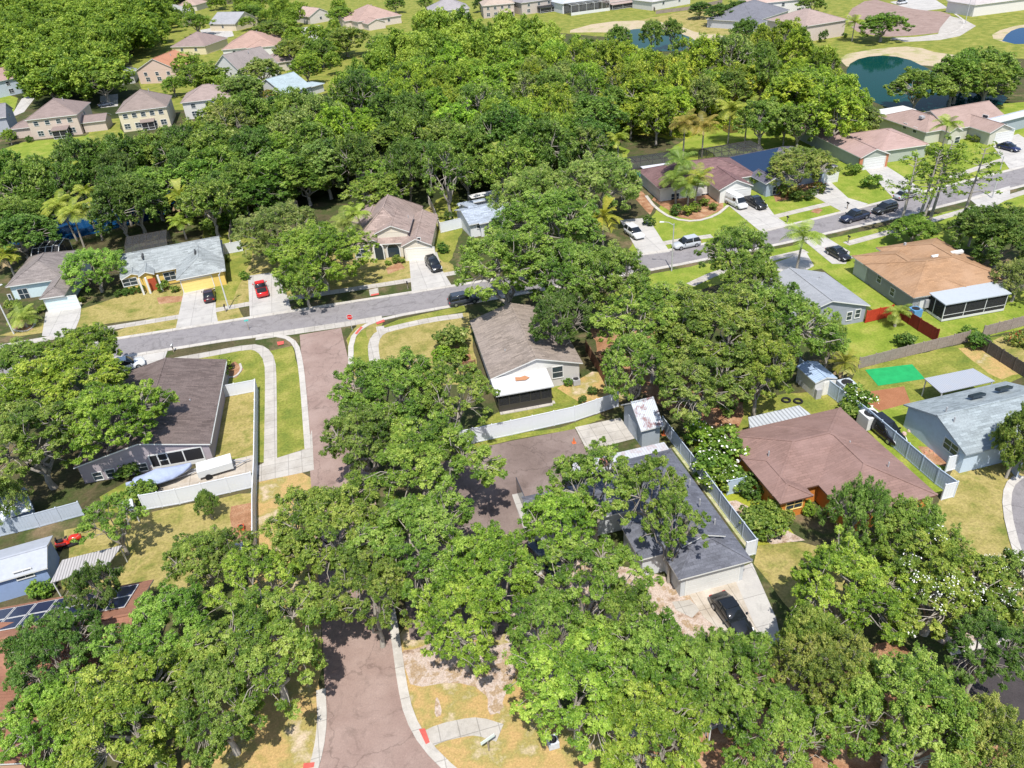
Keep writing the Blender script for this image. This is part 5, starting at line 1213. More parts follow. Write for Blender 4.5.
mailbox('dark mailbox on the verge left of the tree with red flowers', (787, 223), 90); mailbox('small mailbox among red mulch before the pink-tan house', (847, 209), 90)
mailbox('white mailbox on the verge across from the umber house', (174, 352), 80, m_alu_w); mailbox('dark mailbox on the verge below the curved oak row', (848, 243), 90)
# stop sign
r = empty('stop_sign', W(352.5, 331, 0), math.radians(-12)); tag(r, 'red octagonal STOP sign at the mouth of the side street', 'sign')
mb = MB(); mb.box(-.03, .03, -.03, .03, 0, 2.7); mb.build('post', m_pole, r)
def octa(R0, y0, y1, z):
    mb = MB(); p = [(R0 * math.cos(math.pi / 8 + k * math.pi / 4), R0 * math.sin(math.pi / 8 + k * math.pi / 4)) for k in range(8)]
    a_ = [(x, y0, z + q) for x, q in p]; b_ = [(x, y1, z + q) for x, q in p]
    mb.face(a_); mb.face(b_[::-1])
    for k in range(8): mb.face([a_[k], b_[k], b_[(k + 1) % 8], a_[(k + 1) % 8]])
    return mb
octa(.48, -.05, -.035, 2.35).build('sign_border', m_alu_w, r); octa(.44, -.056, -.05, 2.35).build('sign_face', plain('sign_red', (.55, .02, .02), rough=.4, var=.05), r)
fc = bpy.data.curves.new('stop_text', 'FONT'); fc.body = 'STOP'; fc.size = .34; fc.align_x = 'CENTER'; fc.align_y = 'CENTER'; fc.extrude = .003
to = bpy.data.objects.new('lettering', fc); COL.objects.link(to); to.parent = r; to.location = (0, -.062, 2.35); to.rotation_euler = (math.pi / 2, 0, 0); fc.materials.append(m_alu_w)
bpy.context.view_layer.update(); me_ = bpy.data.meshes.new_from_object(to.evaluated_get(bpy.context.evaluated_depsgraph_get())); mat_ = to.matrix_basis.copy(); bpy.data.objects.remove(to); to = link('lettering', me_, r); to.matrix_basis = mat_
def street_sign(label, px, az, w_=.9, col=(.75, .75, .74), H_=1.2, hh_=.5):
    r = empty('yard_sign', W(px[0], px[1], 0), math.radians(az)); tag(r, label, 'sign')
    mb = MB(); mb.box(-.04, .04, -.04, .04, 0, H_); mb.build('post', m_polew, r)
    mb = MB(); mb.box(-w_ / 2, w_ / 2, -.07, -.04, H_ - hh_ * .3, H_ + hh_ * .7); mb.build('board', plain('board_%.1f' % w_, col), r)
street_sign('small white and teal board sign on a post on the dry verge, bottom centre', (489, 751), 20, 1.2, (.62, .70, .68), 1.5, .35)
street_sign('small turquoise plate sign standing by the main road', (249, 330), 0, .6, (.10, .50, .45), 1.6, .25)
# play set
r = empty('play_tower', W(250, 210, 0), math.radians(5)); tag(r, 'wooden play tower with teal tent roof behind the row of houses', 'playset')
for x in (-1, 1):
    for y in (-1, 1): mb = MB(); mb.box(x - .07, x + .07, y - .07, y + .07, 0, 2.6); mb.build('post', m_woodbr, r)
mb = MB(); mb.box(-1.1, 1.1, -1.1, 1.1, 1.2, 1.3); mb.build('deck', m_woodbr, r)
m_teal = plain('tent_teal', (.02, .36, .30), rough=.7)
mb = MB(); mb.face([(-1.2, -1.2, 2.6), (1.2, -1.2, 2.6), (0, 0, 3.9)]); mb.face([(1.2, -1.2, 2.6), (1.2, 1.2, 2.6), (0, 0, 3.9)]); mb.face([(1.2, 1.2, 2.6), (-1.2, 1.2, 2.6), (0, 0, 3.9)]); mb.face([(-1.2, 1.2, 2.6), (-1.2, -1.2, 2.6), (0, 0, 3.9)]); mb.build('tent_roof', m_teal, r)
mb = MB(); mb.hexa([(1.1, -.4, 1.2), (3.4, -.4, .2), (3.4, .2, .2), (1.1, .2, 1.2), (1.1, -.4, 1.3), (3.4, -.4, .3), (3.4, .2, .3), (1.1, .2, 1.3)]); mb.build('slide', m_teal, r)
# trampoline enclosure-like dark screen box
r = empty('screened_enclosure', W(282, 213, 0), math.radians(3)); tag(r, 'dark screened enclosure beside the play tower, behind the rounded oak', 'enclosure')
mb = MB(); 
for x in (-3.4, -1.2, 1.2, 3.4):
    for y in (-2, 2): mb.box(x - .05, x + .05, y - .05, y + .05, 0, 2.4)
    mb.bar((x, -2, 2.4), (x, 2, 2.4), .1)
for y in (-2, 2): mb.bar((-3.4, y, 2.4), (3.4, y, 2.4), .1)
mb.build('frame', m_alu_b, r); mb = MB(); mb.box(-3.38, 3.38, -1.98, 1.98, .05, 2.36); mb.build('screen', m_screenl, r)
# green tarp
o = sheet('ground_tarp', [[(865, 370), (912, 364.5), (925, 379), (878, 386)]], .05, plain('tarp_green', (.015, .30, .09), rough=.6, var=.15, scale=1.2, dirt=.15), kind=None, label='bright green tarp spread on the lawn before the grey wooden fence', cat='tarp')
# water tank, bins, ac units
def ac_unit(label, px, s_=.9, mat=m_pipe, name='air_conditioner', cat='air conditioner'):
    r = empty(name, W(px[0], px[1], 0), 0); tag(r, label, cat)
    mb = MB(); mb.box(-s_ / 2, s_ / 2, -s_ / 2, s_ / 2, .05, s_ * .9)
    mb.build('casing', mat, r)
    mb = MB(); mb.tube([(0, 0, s_ * .9), (0, 0, s_ * .9 + .03)], s_ * .4, 14); mb.build('fan_grille', m_plas, r)
ac_unit('grey air conditioner at the right corner of the taupe house', (576, 384)); ac_unit('white tank box beside the blue-grey fence, left of the dark off-roader', (868, 425), 1.8, m_white, 'storage_box', 'box')
ac_unit('blue and grey equipment beside the screened porch of the orange-tan house', (914, 316), 1.3, plain('cooler_blue', (.10, .25, .45)), 'equipment_box', 'box')
ac_unit('white air conditioner against the red-brown house', (740, 484), 1.1, m_white); ac_unit('small white propane box below the white-flowered shrub', (755, 497), .7, m_white, 'storage_box', 'box')
ac_unit('grey deck box right of the white shed', (845, 393), 1.7, m_vinylg, 'storage_box', 'box')
ac_unit('orange crate at the edge of the left yard', (242, 530), .6, plain('crate_orange', (.50, .10, .04)), 'storage_crate', 'crate')
ac_unit('dark blue bin seen through leaves on the lower right path', (848, 640), 1.3, plain('bin_blue', (.04, .06, .14)), 'storage_box', 'box')
ac_unit('white and yellow bin under the oak at the bottom centre', (553, 745), .8, plain('bin_pale', (.5, .52, .55)), 'storage_box', 'box')
def cone(label, px):
    r = empty('traffic_cone', W(px[0], px[1], 0)); tag(r, label, 'cone'); m_ = plain('cone_orange', (.55, .14, .05))
    mb = MB(); mb.box(-.22, .22, -.22, .22, .03, .07); mb.build('base', m_, r); mb = MB(); mb.tube([(0, 0, .06), (0, 0, .75)], [.15, .03], 10); mb.build('cone_body', m_, r)
cone('orange cone on the dark parking pad', (574, 443)); cone('orange cone beside the right corner of the rusty shed', (663.5, 435))
for px, lab in (((786, 401), 'first old tyre on the ground left of the white shed'), ((798, 402), 'second old tyre, right next to the white shed')):
    r = MB(); a_ = np.linspace(0, 2 * math.pi, 15)
    for p, q in zip(a_, a_[1:]): r.tube([(math.cos(p) * .45, math.sin(p) * .45, .14), (math.cos(q) * .45, math.sin(q) * .45, .14)], .13, 6)
    o = r.build('old_tyre', m_tyre, None, W(px[0], px[1], 0)); tag(o, lab, 'tyre')
# red yard trampoline? flower pots / rocks
def rocks(label, px, n, r0, mat, name='rock_pile', cat='rocks'):
    root = empty(name, W(px[0], px[1], 0)); tag(root, label, cat); rnd = random.Random(n)
    for k in range(n):
        mb = MB(); s_ = r0 * rnd.uniform(.5, 1); c = Vector((rnd.gauss(0, r0 * 2), rnd.gauss(0, r0 * 2), s_ * .3))
        pts = [(math.cos(t) * s_ * rnd.uniform(.8, 1.2), math.sin(t) * s_ * rnd.uniform(.8, 1.2)) for t in np.linspace(0, 5.4, 7)]
        mb.prism([(p[0], p[1]) for p in pts], -.1, s_ * .35); mb.v[7:] = [(x * .7, y * .7, z) for x, y, z in mb.v[7:]]
        mb.build('stone', mat, root, c)
rocks('pile of pinkish stones beside the pale blue house', (913, 432), 9, .35, plain('stone_pink', (.50, .36, .32), var=.2))
rocks('reddish bricks on the soil beside the pale blue house', (934, 452), 6, .3, plain('stone_brick', (.45, .22, .14), var=.2))
# kerb edging rings
def ring(px, w_=.3, label=''):
    band('garden_edging', [px], w_, .12, m_kerb, h=.05, smooth=1)
ring([(10, 326), (14, 331), (26, 332), (34, 327), (36, 320)]); ring([(228, 378), (236, 377), (242, 370), (240, 364)]); ring([(646, 196), (655, 208), (672, 219), (695, 222), (716, 216), (728, 206)], .6)
# ================================================================ vegetation
m_bark = plain('bark_grey', (.30, .27, .23), rough=.95, var=.25, scale=4); m_barkd = plain('bark_brown', (.15, .11, .085), rough=.95, var=.3, scale=4)
m_leaf = leafmat('leaf_oak', (.065, .13, .016), (.175, .275, .034), (.38, .46, .10), .34)
m_palm = leafmat('leaf_palm', (.08, .13, .018), (.20, .27, .04), (.36, .40, .10))
m_dead = plain('dead_fronds', (.34, .25, .14), rough=.9, var=.25)
m_flow = plain('petals_white', (.75, .74, .68), rough=.7, var=.05)
m_flowr = plain('petals_red', (.45, .05, .03), rough=.7, var=.1)

def leaves(rng, C, RC, per, size, flat=.7, tint=None, shell=.5, up=1.15):
    """many small leaf-sprig faces spread through clumps C (centres) of radius RC"""
    n = len(C); k = per
    # leaf sprigs gather round a few twig ends inside every clump, so the clump has gaps and an uneven edge
    m_ = 20
    sd = rng.normal(size=(n, m_, 3)); sd /= np.linalg.norm(sd, axis=2, keepdims=True)
    sp = sd * (rng.uniform(.25, 1.0, (n, m_, 1)) ** shell); pick = rng.integers(0, m_, (n, k))
    so = np.take_along_axis(sp, pick[..., None].repeat(3, 2), 1)
    gd = rng.normal(size=(n, k, 3)) * .145
    off = (so + gd) * RC[:, None, None]; off[..., 2] *= flat
    P = (C[:, None, :] + off).reshape(-1, 3)
    d = so * .6 + gd * 2.2
    N = d * .7 + rng.normal(size=(n, k, 3)) * .5; N[..., 2] += up; N = N.reshape(-1, 3); N /= np.linalg.norm(N, axis=1, keepdims=True)
    T = rng.normal(size=N.shape); T -= (T * N).sum(1, keepdims=True) * N; T /= np.linalg.norm(T, axis=1, keepdims=True); B = np.cross(N, T)
    s = size * rng.uniform(.6, 1.35, (len(P), 1)); a_ = s * .55; b_ = s * rng.uniform(.28, .5, (len(P), 1))
    V = np.stack([P - T * a_, P + B * b_ - T * a_ * .1, P + T * a_, P - B * b_ + T * a_ * .1], 1).reshape(-1, 3)
    ct = rng.uniform(.15, .85, (n, 1)) if tint is None else tint[:, None]
    st_ = np.take_along_axis(rng.normal(0, .16, (n, m_)), pick, 1)
    t = (ct + st_ + rng.normal(0, .12, (n, k))).reshape(-1)
    return V, np.clip(t, 0, 1)
def quads_mesh(name, V, t, mats, extra=None):
    nf = len(V) // 4; me = bpy.data.meshes.new(name)
    me.vertices.add(len(V)); me.vertices.foreach_set('co', V.astype(np.float32).ravel())
    me.loops.add(len(V)); me.loops.foreach_set('vertex_index', np.arange(len(V), dtype=np.int32))
    me.polygons.add(nf); me.polygons.foreach_set('loop_start', np.arange(nf, dtype=np.int32) * 4); me.polygons.foreach_set('loop_total', np.full(nf, 4, np.int32))
    for m in mats: me.materials.append(m)
    if extra is not None: me.polygons.foreach_set('material_index', extra.astype(np.int32))
    at = me.attributes.new('tint', 'FLOAT', 'FACE'); at.data.foreach_set('value', t.astype(np.float32))
    me.update(); me.validate(); return me
def limb(mb, a_, b_, r0, r1, rnd, n=5, k=4, wob=.12, sag=0):
    a_, b_ = Vector(a_), Vector(b_); L = (b_ - a_).length; pts = []
    for i in range(k + 1):
        t = i / k; p = a_.lerp(b_, t)
        if 0 < i < k: p += Vector((rnd.gauss(0, 1), rnd.gauss(0, 1), rnd.gauss(0, .6))) * L * wob
        p.z += math.sin(t * math.pi) * L * sag; pts.append(p)
    mb.tube(pts, [r0 + (r1 - r0) * i / k for i in range(k + 1)], n, cap=False); return pts
def tree_proto(seed, R=6.0, H=10.0, ncl=80, per=300, leaf=.28, rc=(.9, 1.5), drop=.15, dome=.55, flat=.7, low=.3, flowers=0, fm=None, trunk=True, bark=None, twigs=1, shell=.5):
    """one tree, radius R and height H: clump positions on a lobed dome, limbs reaching each clump"""
    rng = np.random.default_rng(seed); rnd = random.Random(seed)
    ph = rng.uniform(0, 6.28, 4); C = []; RC = []
    zc = H * (1 - dome)
    for i in range(ncl):
        u = math.sqrt((i + .5) / ncl); th = i * 2.39996 + rng.normal(0, .12)
        if rng.uniform() < drop: continue
        md = 1 + .16 * math.sin(3 * th + ph[0]) + .12 * math.sin(5 * th + ph[1]) + .07 * math.sin(9 * th + ph[2])
        r_ = (R - rc[0] * .8) * min(u * 1.02, 1) * md + rng.normal(0, .25)
        z = zc + (H - zc - rc[0] * .5) * math.sqrt(max(0, 1 - (u * .97) ** 2)) + rng.normal(0, .055 * H)
        C.append((r_ * math.cos(th), r_ * math.sin(th), z)); RC.append(rng.uniform(*rc) * (1 - .18 * u))
        if u > .62 and rng.uniform() < low:
            C.append((r_ * .9 * math.cos(th + .1), r_ * .9 * math.sin(th + .1), z - rng.uniform(.8, 2.2) * rc[1] * .8)); RC.append(rng.uniform(*rc) * .8)
    C = np.array(C); RC = np.array(RC)
    tn = np.clip(.5 + .22 * np.sin(C[:, 0] * .7 + ph[0]) * np.cos(C[:, 1] * .6 + ph[1]) + rng.normal(0, .13, len(C)), 0, 1)
    V, t = leaves(rng, C, RC, per, leaf, flat, tn, shell); mats = [m_leaf]; mi = None
    if flowers:
        sel = rng.uniform(size=len(C)) < flowers; V2, t2 = leaves(rng, C[sel] + [0, 0, .1], RC[sel] * 1.1, max(6, per // 16), leaf * .8, flat, None, .08, .8)
        mi = np.concatenate([np.zeros(len(t)), np.ones(len(t2))]); V = np.concatenate([V, V2]); t = np.concatenate([t, t2]); mats = [m_leaf, fm or m_flow]
    crown = quads_mesh('crown', V, t, mats, mi)
    tr = None
    if trunk:
        mb = MB(); fork = H * .22; tw = R * .055
        mb.tube([(0, 0, -.2), (rnd.gauss(0, .1), rnd.gauss(0, .1), fork * .5), (rnd.gauss(0, .2), rnd.gauss(0, .2), fork)], [tw * 1.35, tw, tw * .9], 8, cap=False)
        nl = 6; ends = []
        for k in range(nl):
            a_ = 2 * math.pi * k / nl + rnd.uniform(-.3, .3); rr = R * rnd.uniform(.42, .6)
            e_ = Vector((rr * math.cos(a_), rr * math.sin(a_), zc + (H - zc) * rnd.uniform(.25, .5))); limb(mb, (0, 0, fork * .9), e_, tw * .62, tw * .28, rnd, 6, 5, .06, .05); ends.append(e_)
        e_ = Vector((0, 0, H * .75)); limb(mb, (0, 0, fork * .9), e_, tw * .6, tw * .25, rnd, 6, 4, .05); ends.append(e_)
        for c, r_ in zip(C, RC):
            c = Vector(c); e_ = min(ends, key=lambda q: (q - c).length); limb(mb, e_, c + Vector((0, 0, r_ * .3)), tw * .22, tw * .07, rnd, 4, 3, .09, .04)
            for q in range(twigs):
                d_ = Vector((rnd.gauss(0, 1), rnd.gauss(0, 1), rnd.gauss(.3, .6))).normalized() * r_ * 1.05; limb(mb, c, c + d_, tw * .07, tw * .02, rnd, 3, 2, .1)
        tr = mb.mesh('trunk', bark or m_bark, True)
    return dict(crown=crown, trunk=tr, R=R, H=H)

PR = {
    'oakA': tree_proto(1, 6, 9.5, 170, 640, .145, (.50, 1.05), .22, .50, .62, .4, twigs=3),
    'oakB': tree_proto(2, 6, 9.5, 155, 640, .145, (.50, 1.05), .30, .45, .58, .35, twigs=3),
    'oakC': tree_proto(3, 6, 9.0, 180, 580, .14, (.45, .95), .22, .52, .62, .45, twigs=3),
    'open': tree_proto(7, 6, 9.5, 125, 640, .145, (.48, .95), .40, .42, .55, .3, twigs=4),
    'denseA': tree_proto(4, 6, 10, 140, 620, .17, (.7, 1.2), .06, .60, .75, .6, twigs=1),
    'mossA': tree_proto(5, 6, 10, 170, 560, .135, (.45, .95), .18, .6, 1.0, .6, twigs=3),
    'flowerA': tree_proto(6, 6, 9, 130, 560, .165, (.6, 1.0), .22, .5, .6, .4, flowers=.14),
    'midA': tree_proto(11, 6, 10, 95, 330, .26, (.65, 1.35), .14, .58, .75, .5),
    'midB': tree_proto(12, 6, 11, 90, 330, .26, (.65, 1.4), .18, .62, .78, .6),
    'midC': tree_proto(13, 6, 9.5, 100, 310, .25, (.6, 1.2), .10, .62, .75, .6),
    'midF': tree_proto(14, 6, 9, 90, 190, .36, (.6, 1.2), .15, .5, .65, .4, flowers=.5, fm=m_flowr),
    'tallA': tree_proto(15, 4.5, 13, 70, 330, .25, (.6, 1.2), .16, .72, .9, .7),
    'airyA': tree_proto(16, 6.5, 11, 70, 240, .25, (.6, 1.2), .35, .55, .7, .5, twigs=3),
    'farA': tree_proto(21, 6, 11, 48, 200, .44, (.9, 1.8), .10, .62, .8, .5, twigs=0),
    'farB': tree_proto(22, 6, 11.5, 44, 200, .44, (.9, 1.9), .12, .66, .8, .6, twigs=0),
    'farC': tree_proto(23, 6, 10, 52, 190, .42, (.8, 1.5), .08, .6, .8, .5, twigs=0),
    'bush': tree_proto(31, 1.2, 1.7, 16, 110, .17, (.30, .5), .0, .75, .8, .6, trunk=False),
    'bushF': tree_proto(32, 1.2, 1.9, 16, 120, .17, (.30, .5), .0, .75, .8, .6, trunk=False, flowers=.8),
    'bushR': tree_proto(33, 1.2, 1.2, 16, 90, .17, (.30, .5), .0, .75, .8, .6, trunk=False, flowers=.9, fm=m_flowr),
}
GREEN, OLIVE, DARK, BRIGHT, GREY, YEL = (.92, .96, .95), (1.05, .98, 1.05), (.55, .66, .70), (1.10, 1.12, .9), (1.12, 1.02, 1.5), (1.22, 1.16, .85)
VARI = random.Random(77)
def plant(kind, base, R, H, col, label, cat, group=None, name='tree', rz=None, jitter=.07):
    """base: world point on the ground"""
    p = PR[kind]; r = empty(name, (base[0], base[1], 0), VARI.uniform(0, 6.28) if rz is None else rz); tag(r, label, cat, group)
    s = R / p['R']; sz = H / p['H']; c = tuple(x * k_ * VARI.uniform(1 - jitter, 1 + jitter) for k_ in (VARI.uniform(.9, 1.1),) for x in col) + (1,)
    if p['trunk'] is not None:
        o = link('trunk', p['trunk'], r); o.scale = (s, s, sz)
    o = link('crown' if p['trunk'] is not None else 'foliage', p['crown'], r); o.scale = (s, s, sz); o.color = c
    return r
def crown_at(kind, px, rpx, H, col, label, cat='tree', group=None, name='tree', zf=.68):
    """a tree whose crown is seen round a picture point: its foot follows from its height"""
    c = W(px[0], px[1], H * zf); d = depth_at(c); R = rpx * d / F
    return plant(kind, c, R, H, col, label, cat, group, name)

# ---------------- big oaks near the camera
big = [
 ('oakA', (58, 655), 50, 8.5, DARK, 'dark green oak crown over the brown tiled roof, below the solar panels'),
 ('oakB', (98, 592), 26, 8, DARK, 'oak crown above the brown tiled roof, between the solar panels'),
 ('oakC', (165, 640), 60, 9, GREEN, 'wide oak crown at lower left, right of the tiled roof'),
 ('oakA', (130, 715), 72, 9.5, BRIGHT, 'large light green oak crown at the bottom left of the picture'),
 ('oakB', (265, 650), 72, 9.5, GREEN, 'oak crown overhanging the left kerb of the brown street'),
 ('oakC', (215, 705), 55, 9, GREEN, 'oak crown at the bottom, left of the dry verge'),
 ('open', (255, 590), 46, 9, BRIGHT, 'oak crown in the lower left, above the blue car'),
 ('open', (232, 556), 28, 7, GREEN, 'open oak crown beside the tall white fence, below the red crate'),
 ('oakB', (985, 650), 40, 8, DARK, 'tree shading the dark street at the lower right'),
 ('oakC', (55, 720), 48, 8, BRIGHT, 'light oak crown in the very bottom left corner'),
 ('oakC', (200, 560), 34, 7, GREEN, 'small oak crown in the dry side yard'),
 ('open', (112, 522), 32, 6.5, GREEN, 'low dark tree left of the dry side yard, by the small pale roof'),
 ('oakA', (390, 395), 56, 11, GREEN, 'top crown of the street oak, reaching over the brown side street'),
 ('open', (450, 398), 46, 10, GREEN, 'oak crown with open branches left of the white porch roof'),
 ('oakC', (365, 440), 42, 10, GREEN, 'oak crown above the brown side street, mid picture'),
 ('oakB', (430, 465), 62, 11, GREEN, 'broad oak crown left of the dark parking pad'),
 ('oakA', (330, 530), 62, 10, GREEN, 'oak crown left of centre, covering the side street and verge'),
 ('oakC', (420, 545), 66, 10.5, GREEN, 'dense oak crown in the middle of the lower picture'),
 ('oakA', (488, 575), 52, 10, BRIGHT, 'yellow-green oak crown beside the parking pad'),
 ('oakB', (370, 595), 46, 9.5, GREEN, 'oak crown hanging over the street just above the open asphalt'),
 ('oakC', (460, 620), 46, 9, BRIGHT, 'bright oak crown over the sandy patch beside the kerb'),
 ('open', (595, 490), 50, 10.5, OLIVE, 'oak crown spreading over the west part of the slate-grey roof'),
 ('open', (652, 497), 38, 10.5, OLIVE, 'oak crown over the middle of the slate-grey roof'),
 ('open', (672, 530), 32, 9.5, OLIVE, 'oak limb crown over the front of the slate-grey roof'),
 ('oakC', (560, 525), 40, 9, BRIGHT, 'oak crown at the west end of the slate-grey house'),
 ('open', (590, 590), 62, 10, GREEN, 'big oak crown in front of the slate-grey house'),
 ('oakC', (548, 628), 38, 9, GREEN, 'oak crown above the sandy patch, left of the big front oak'),
 ('oakB', (628, 622), 36, 9, GREEN, 'oak crown at the left edge of the sandy front yard'),
 ('oakB', (575, 690), 66, 9.5, BRIGHT, 'oak crown at the bottom centre, right of the dry verge'),
 ('oakC', (655, 670), 60, 9.5, GREEN, 'oak crown at the bottom, below the sandy front yard'),
 ('oakA', (650, 735), 60, 9, BRIGHT, 'oak crown at the bottom edge, right of centre'),
 ('oakB', (733, 670), 44, 8, GREEN, 'oak crown below the black car on the driveway'),
 ('oakC', (775, 735), 58, 8.5, GREEN, 'oak crown at the bottom edge around the grey board roof'),
 ('oakC', (700, 680), 48, 8.5, GREEN, 'oak crown between the bottom oaks, left of the board roof'),
 ('mossA', (835, 680), 55, 9, OLIVE, 'olive moss-hung oak crown at the lower right'),
 ('mossA', (905, 715), 72, 10, OLIVE, 'large olive crown at the bottom right, below the dark street'),
 ('mossA', (985, 750), 56, 9, OLIVE, 'olive crown in the bottom right corner'),
 ('oakC', (850, 592), 60, 8.5, BRIGHT, 'bright leafy tree right of the black car driveway'),
 ('flowerA', (940, 585), 66, 8.5, BRIGHT, 'tree with white blossom at the lower right'),
 ('denseA', (812, 642), 34, 7.5, OLIVE, 'olive round tree casting shade on the pale driveway'),
 ('mossA', (862, 512), 32, 8.5, (.75, .82, .8), 'dark round tree at the front of the red-brown roof'),
 ('mossA', (915, 535), 44, 7.5, (.95, .95, .9), 'tree below the right end of the red-brown roof'),
 ('flowerA', (1015, 590), 44, 7.5, GREEN, 'tree at the right edge beside the curved drive'),
 # mid left
 ('oakA', (65, 385), 62, 10, YEL, 'large yellow-green tree at the left edge below the main road'),
 ('oakC', (110, 420), 52, 10, BRIGHT, 'bright tree over the west side of the umber roof'),
 ('oakB', (30, 440), 58, 10, GREEN, 'dark-shaded tree at the left edge above the metal sheds'),
 ('oakC', (85, 350), 34, 8.5, BRIGHT, 'light green tree top at the edge of the main road'),
 ('oakA', (20, 370), 38, 9, GREEN, 'leafy tree at the left edge just below the sidewalk'),
 ('mossA', (1, 497), 22, 6, GREY, 'greyish tree cut by the left edge above the metal sheds'),
 ('denseA', (206, 502), 12, 3.5, GREEN, 'small round bright tree just below the white fence'),
 # centre mass
 ('oakB', (505, 265), 54, 13, GREEN, 'dark oak crown over the main road, above the taupe house'),
 ('oakA', (550, 225), 52, 13, GREEN, 'tall oak crown right of the small white house'),
 ('mossA', (535, 195), 42, 12, GREY, 'silvery oak crown behind the small white house'),
 ('mossA', (600, 180), 44, 11, GREY, 'silvery oak crown left of the maroon-roofed house'),
 ('oakC', (570, 275), 48, 12, GREEN, 'oak crown behind the taupe house, over the road'),
 ('oakA', (610, 280), 40, 12, GREEN, 'oak crown left of the tall street lamp'),
 ('oakC', (560, 320), 32, 10, DARK, 'dark shaded oak crown at the back of the taupe house'),
 ('oakB', (655, 325), 56, 12, OLIVE, 'olive oak crown south of the tall street lamp'),
 ('oakA', (715, 335), 66, 13, OLIVE, 'broad olive oak crown left of the small grey house'),
 ('oakC', (635, 365), 36, 10, OLIVE, 'oak crown above the rusty-roofed shed'),
 ('oakB', (700, 385), 48, 10, OLIVE, 'olive oak crown over the shady yard right of the rusty shed'),
 ('oakC', (775, 325), 54, 12, GREEN, 'oak crown hanging over the small grey house roof'),
 ('oakA', (760, 366), 36, 10, BRIGHT, 'bright oak crown left of the white shed'),
 ('oakA', (738, 255), 34, 11, OLIVE, 'upright tree before the white van, right of the street lamp'),
 ('mossA', (830, 338), 18, 7, OLIVE, 'olive tree between the small grey house and the white shed'),
 ('oakB', (752, 285), 32, 10, GREEN, 'oak crown right below the main road, between lamp and palm'),
 # front row
 ('mossA', (318, 252), 52, 10, BRIGHT, 'rounded bright oak on the front lawn left of the beige arched house'),
 ('mossA', (280, 228), 42, 10, GREY, 'grey-green oak crown behind the rounded bright oak'),
 ('mossA', (303, 278), 26, 7.5, GREEN, 'lower crown of the front lawn oak, above the sidewalk'),
 ('mossA', (92, 266), 31, 7, (1.2, 1.2, 1.3), 'pale willowy tree between the aqua and the yellow house'),
 ('mossA', (800, 165), 34, 7.5, (1.15, 1.05, 1.5), 'greyish round oak with red flowers beneath, before the charcoal-roofed house'),
 ('denseA', (1005, 232), 44, 9, DARK, 'dark dense tree at the right edge, behind the orange-tan house'),
 ('denseA', (975, 222), 20, 6, DARK, 'small dark tree left of the dense tree at the right edge'),
 ('denseA', (915, 227), 22, 4.5, GREEN, 'leafy shrub tree behind the orange-tan roof, at the foot of the pines'),
 ('denseA', (1022, 435), 24, 8, GREEN, 'tree at the right edge over the sea-grey roof'),
 ('denseA', (1016, 455), 12, 4, GREEN, 'small shrub tree at the right edge above the curved drive'),
 ('mossA', (1020, 275), 22, 6, GREY, 'pale leafless-looking tree at the right edge beside the screened porch'),
]
for k, px, rp, H, col, lab in big: crown_at(k, px, rp, H, col, lab, 'tree', 'broad-leaved trees close to the houses', 'oak_tree' if k.startswith('oak') or k in ('mossA', 'open') else 'tree')

# ---------------- pines
def pine(px, H, lean, label, seed):
    rng = np.random.default_rng(seed); rnd = random.Random(seed); r = empty('pine_tree', W(px[0], px[1], 0)); tag(r, label, 'pine tree', 'tall pines behind the orange-tan house')
    top = Vector((lean[0], lean[1], H)); mb = MB(); mb.tube([(0, 0, -.1), top * .5 + Vector((.15, 0, 0)), top], [.28, .20, .07], 7, cap=False)
    C = []; RC = []
    for k in range(26):
        t = rnd.uniform(.5, 1.0); p = top * t; a_ = rnd.uniform(0, 6.28); L = (1.25 - t) * 4.6 + .5; e_ = p + Vector((math.cos(a_) * L, math.sin(a_) * L, rnd.uniform(.2, 1.2)))
        limb(mb, p, e_, .07, .02, rnd, 4, 2, .05); C.append(tuple(e_)); RC.append(rnd.uniform(.5, .95)); C.append(tuple(p.lerp(e_, .6))); RC.append(rnd.uniform(.35, .6))
    mb.build('trunk', m_bark, r, smooth=True)
    V, t = leaves(rng, np.array(C), np.array(RC) * .85, 70, .22, .6); o = link('crown', quads_mesh('crown', V, t, [m_leaf]), r); o.color = (1.0, 1.02, .75, 1)
for i, (px, H, ln, lab) in enumerate([((897, 238), 13, (.8, .5), 'leftmost tall pine behind the orange-tan roof'), ((913, 236), 14, (1.6, .2), 'thick forked pine in the middle of the row behind the orange-tan roof'), ((917, 234), 15, (2.6, 0), 'pine leaning right beside the forked pine'),
        ((928, 226), 12.5, (.8, 0), 'slim pine between the forked pine and the rightmost one'), ((954, 241), 15, (1.0, -.3), 'rightmost tall pine, standing on the bright lawn')]): pine(px, H, ln, lab, 40 + i)

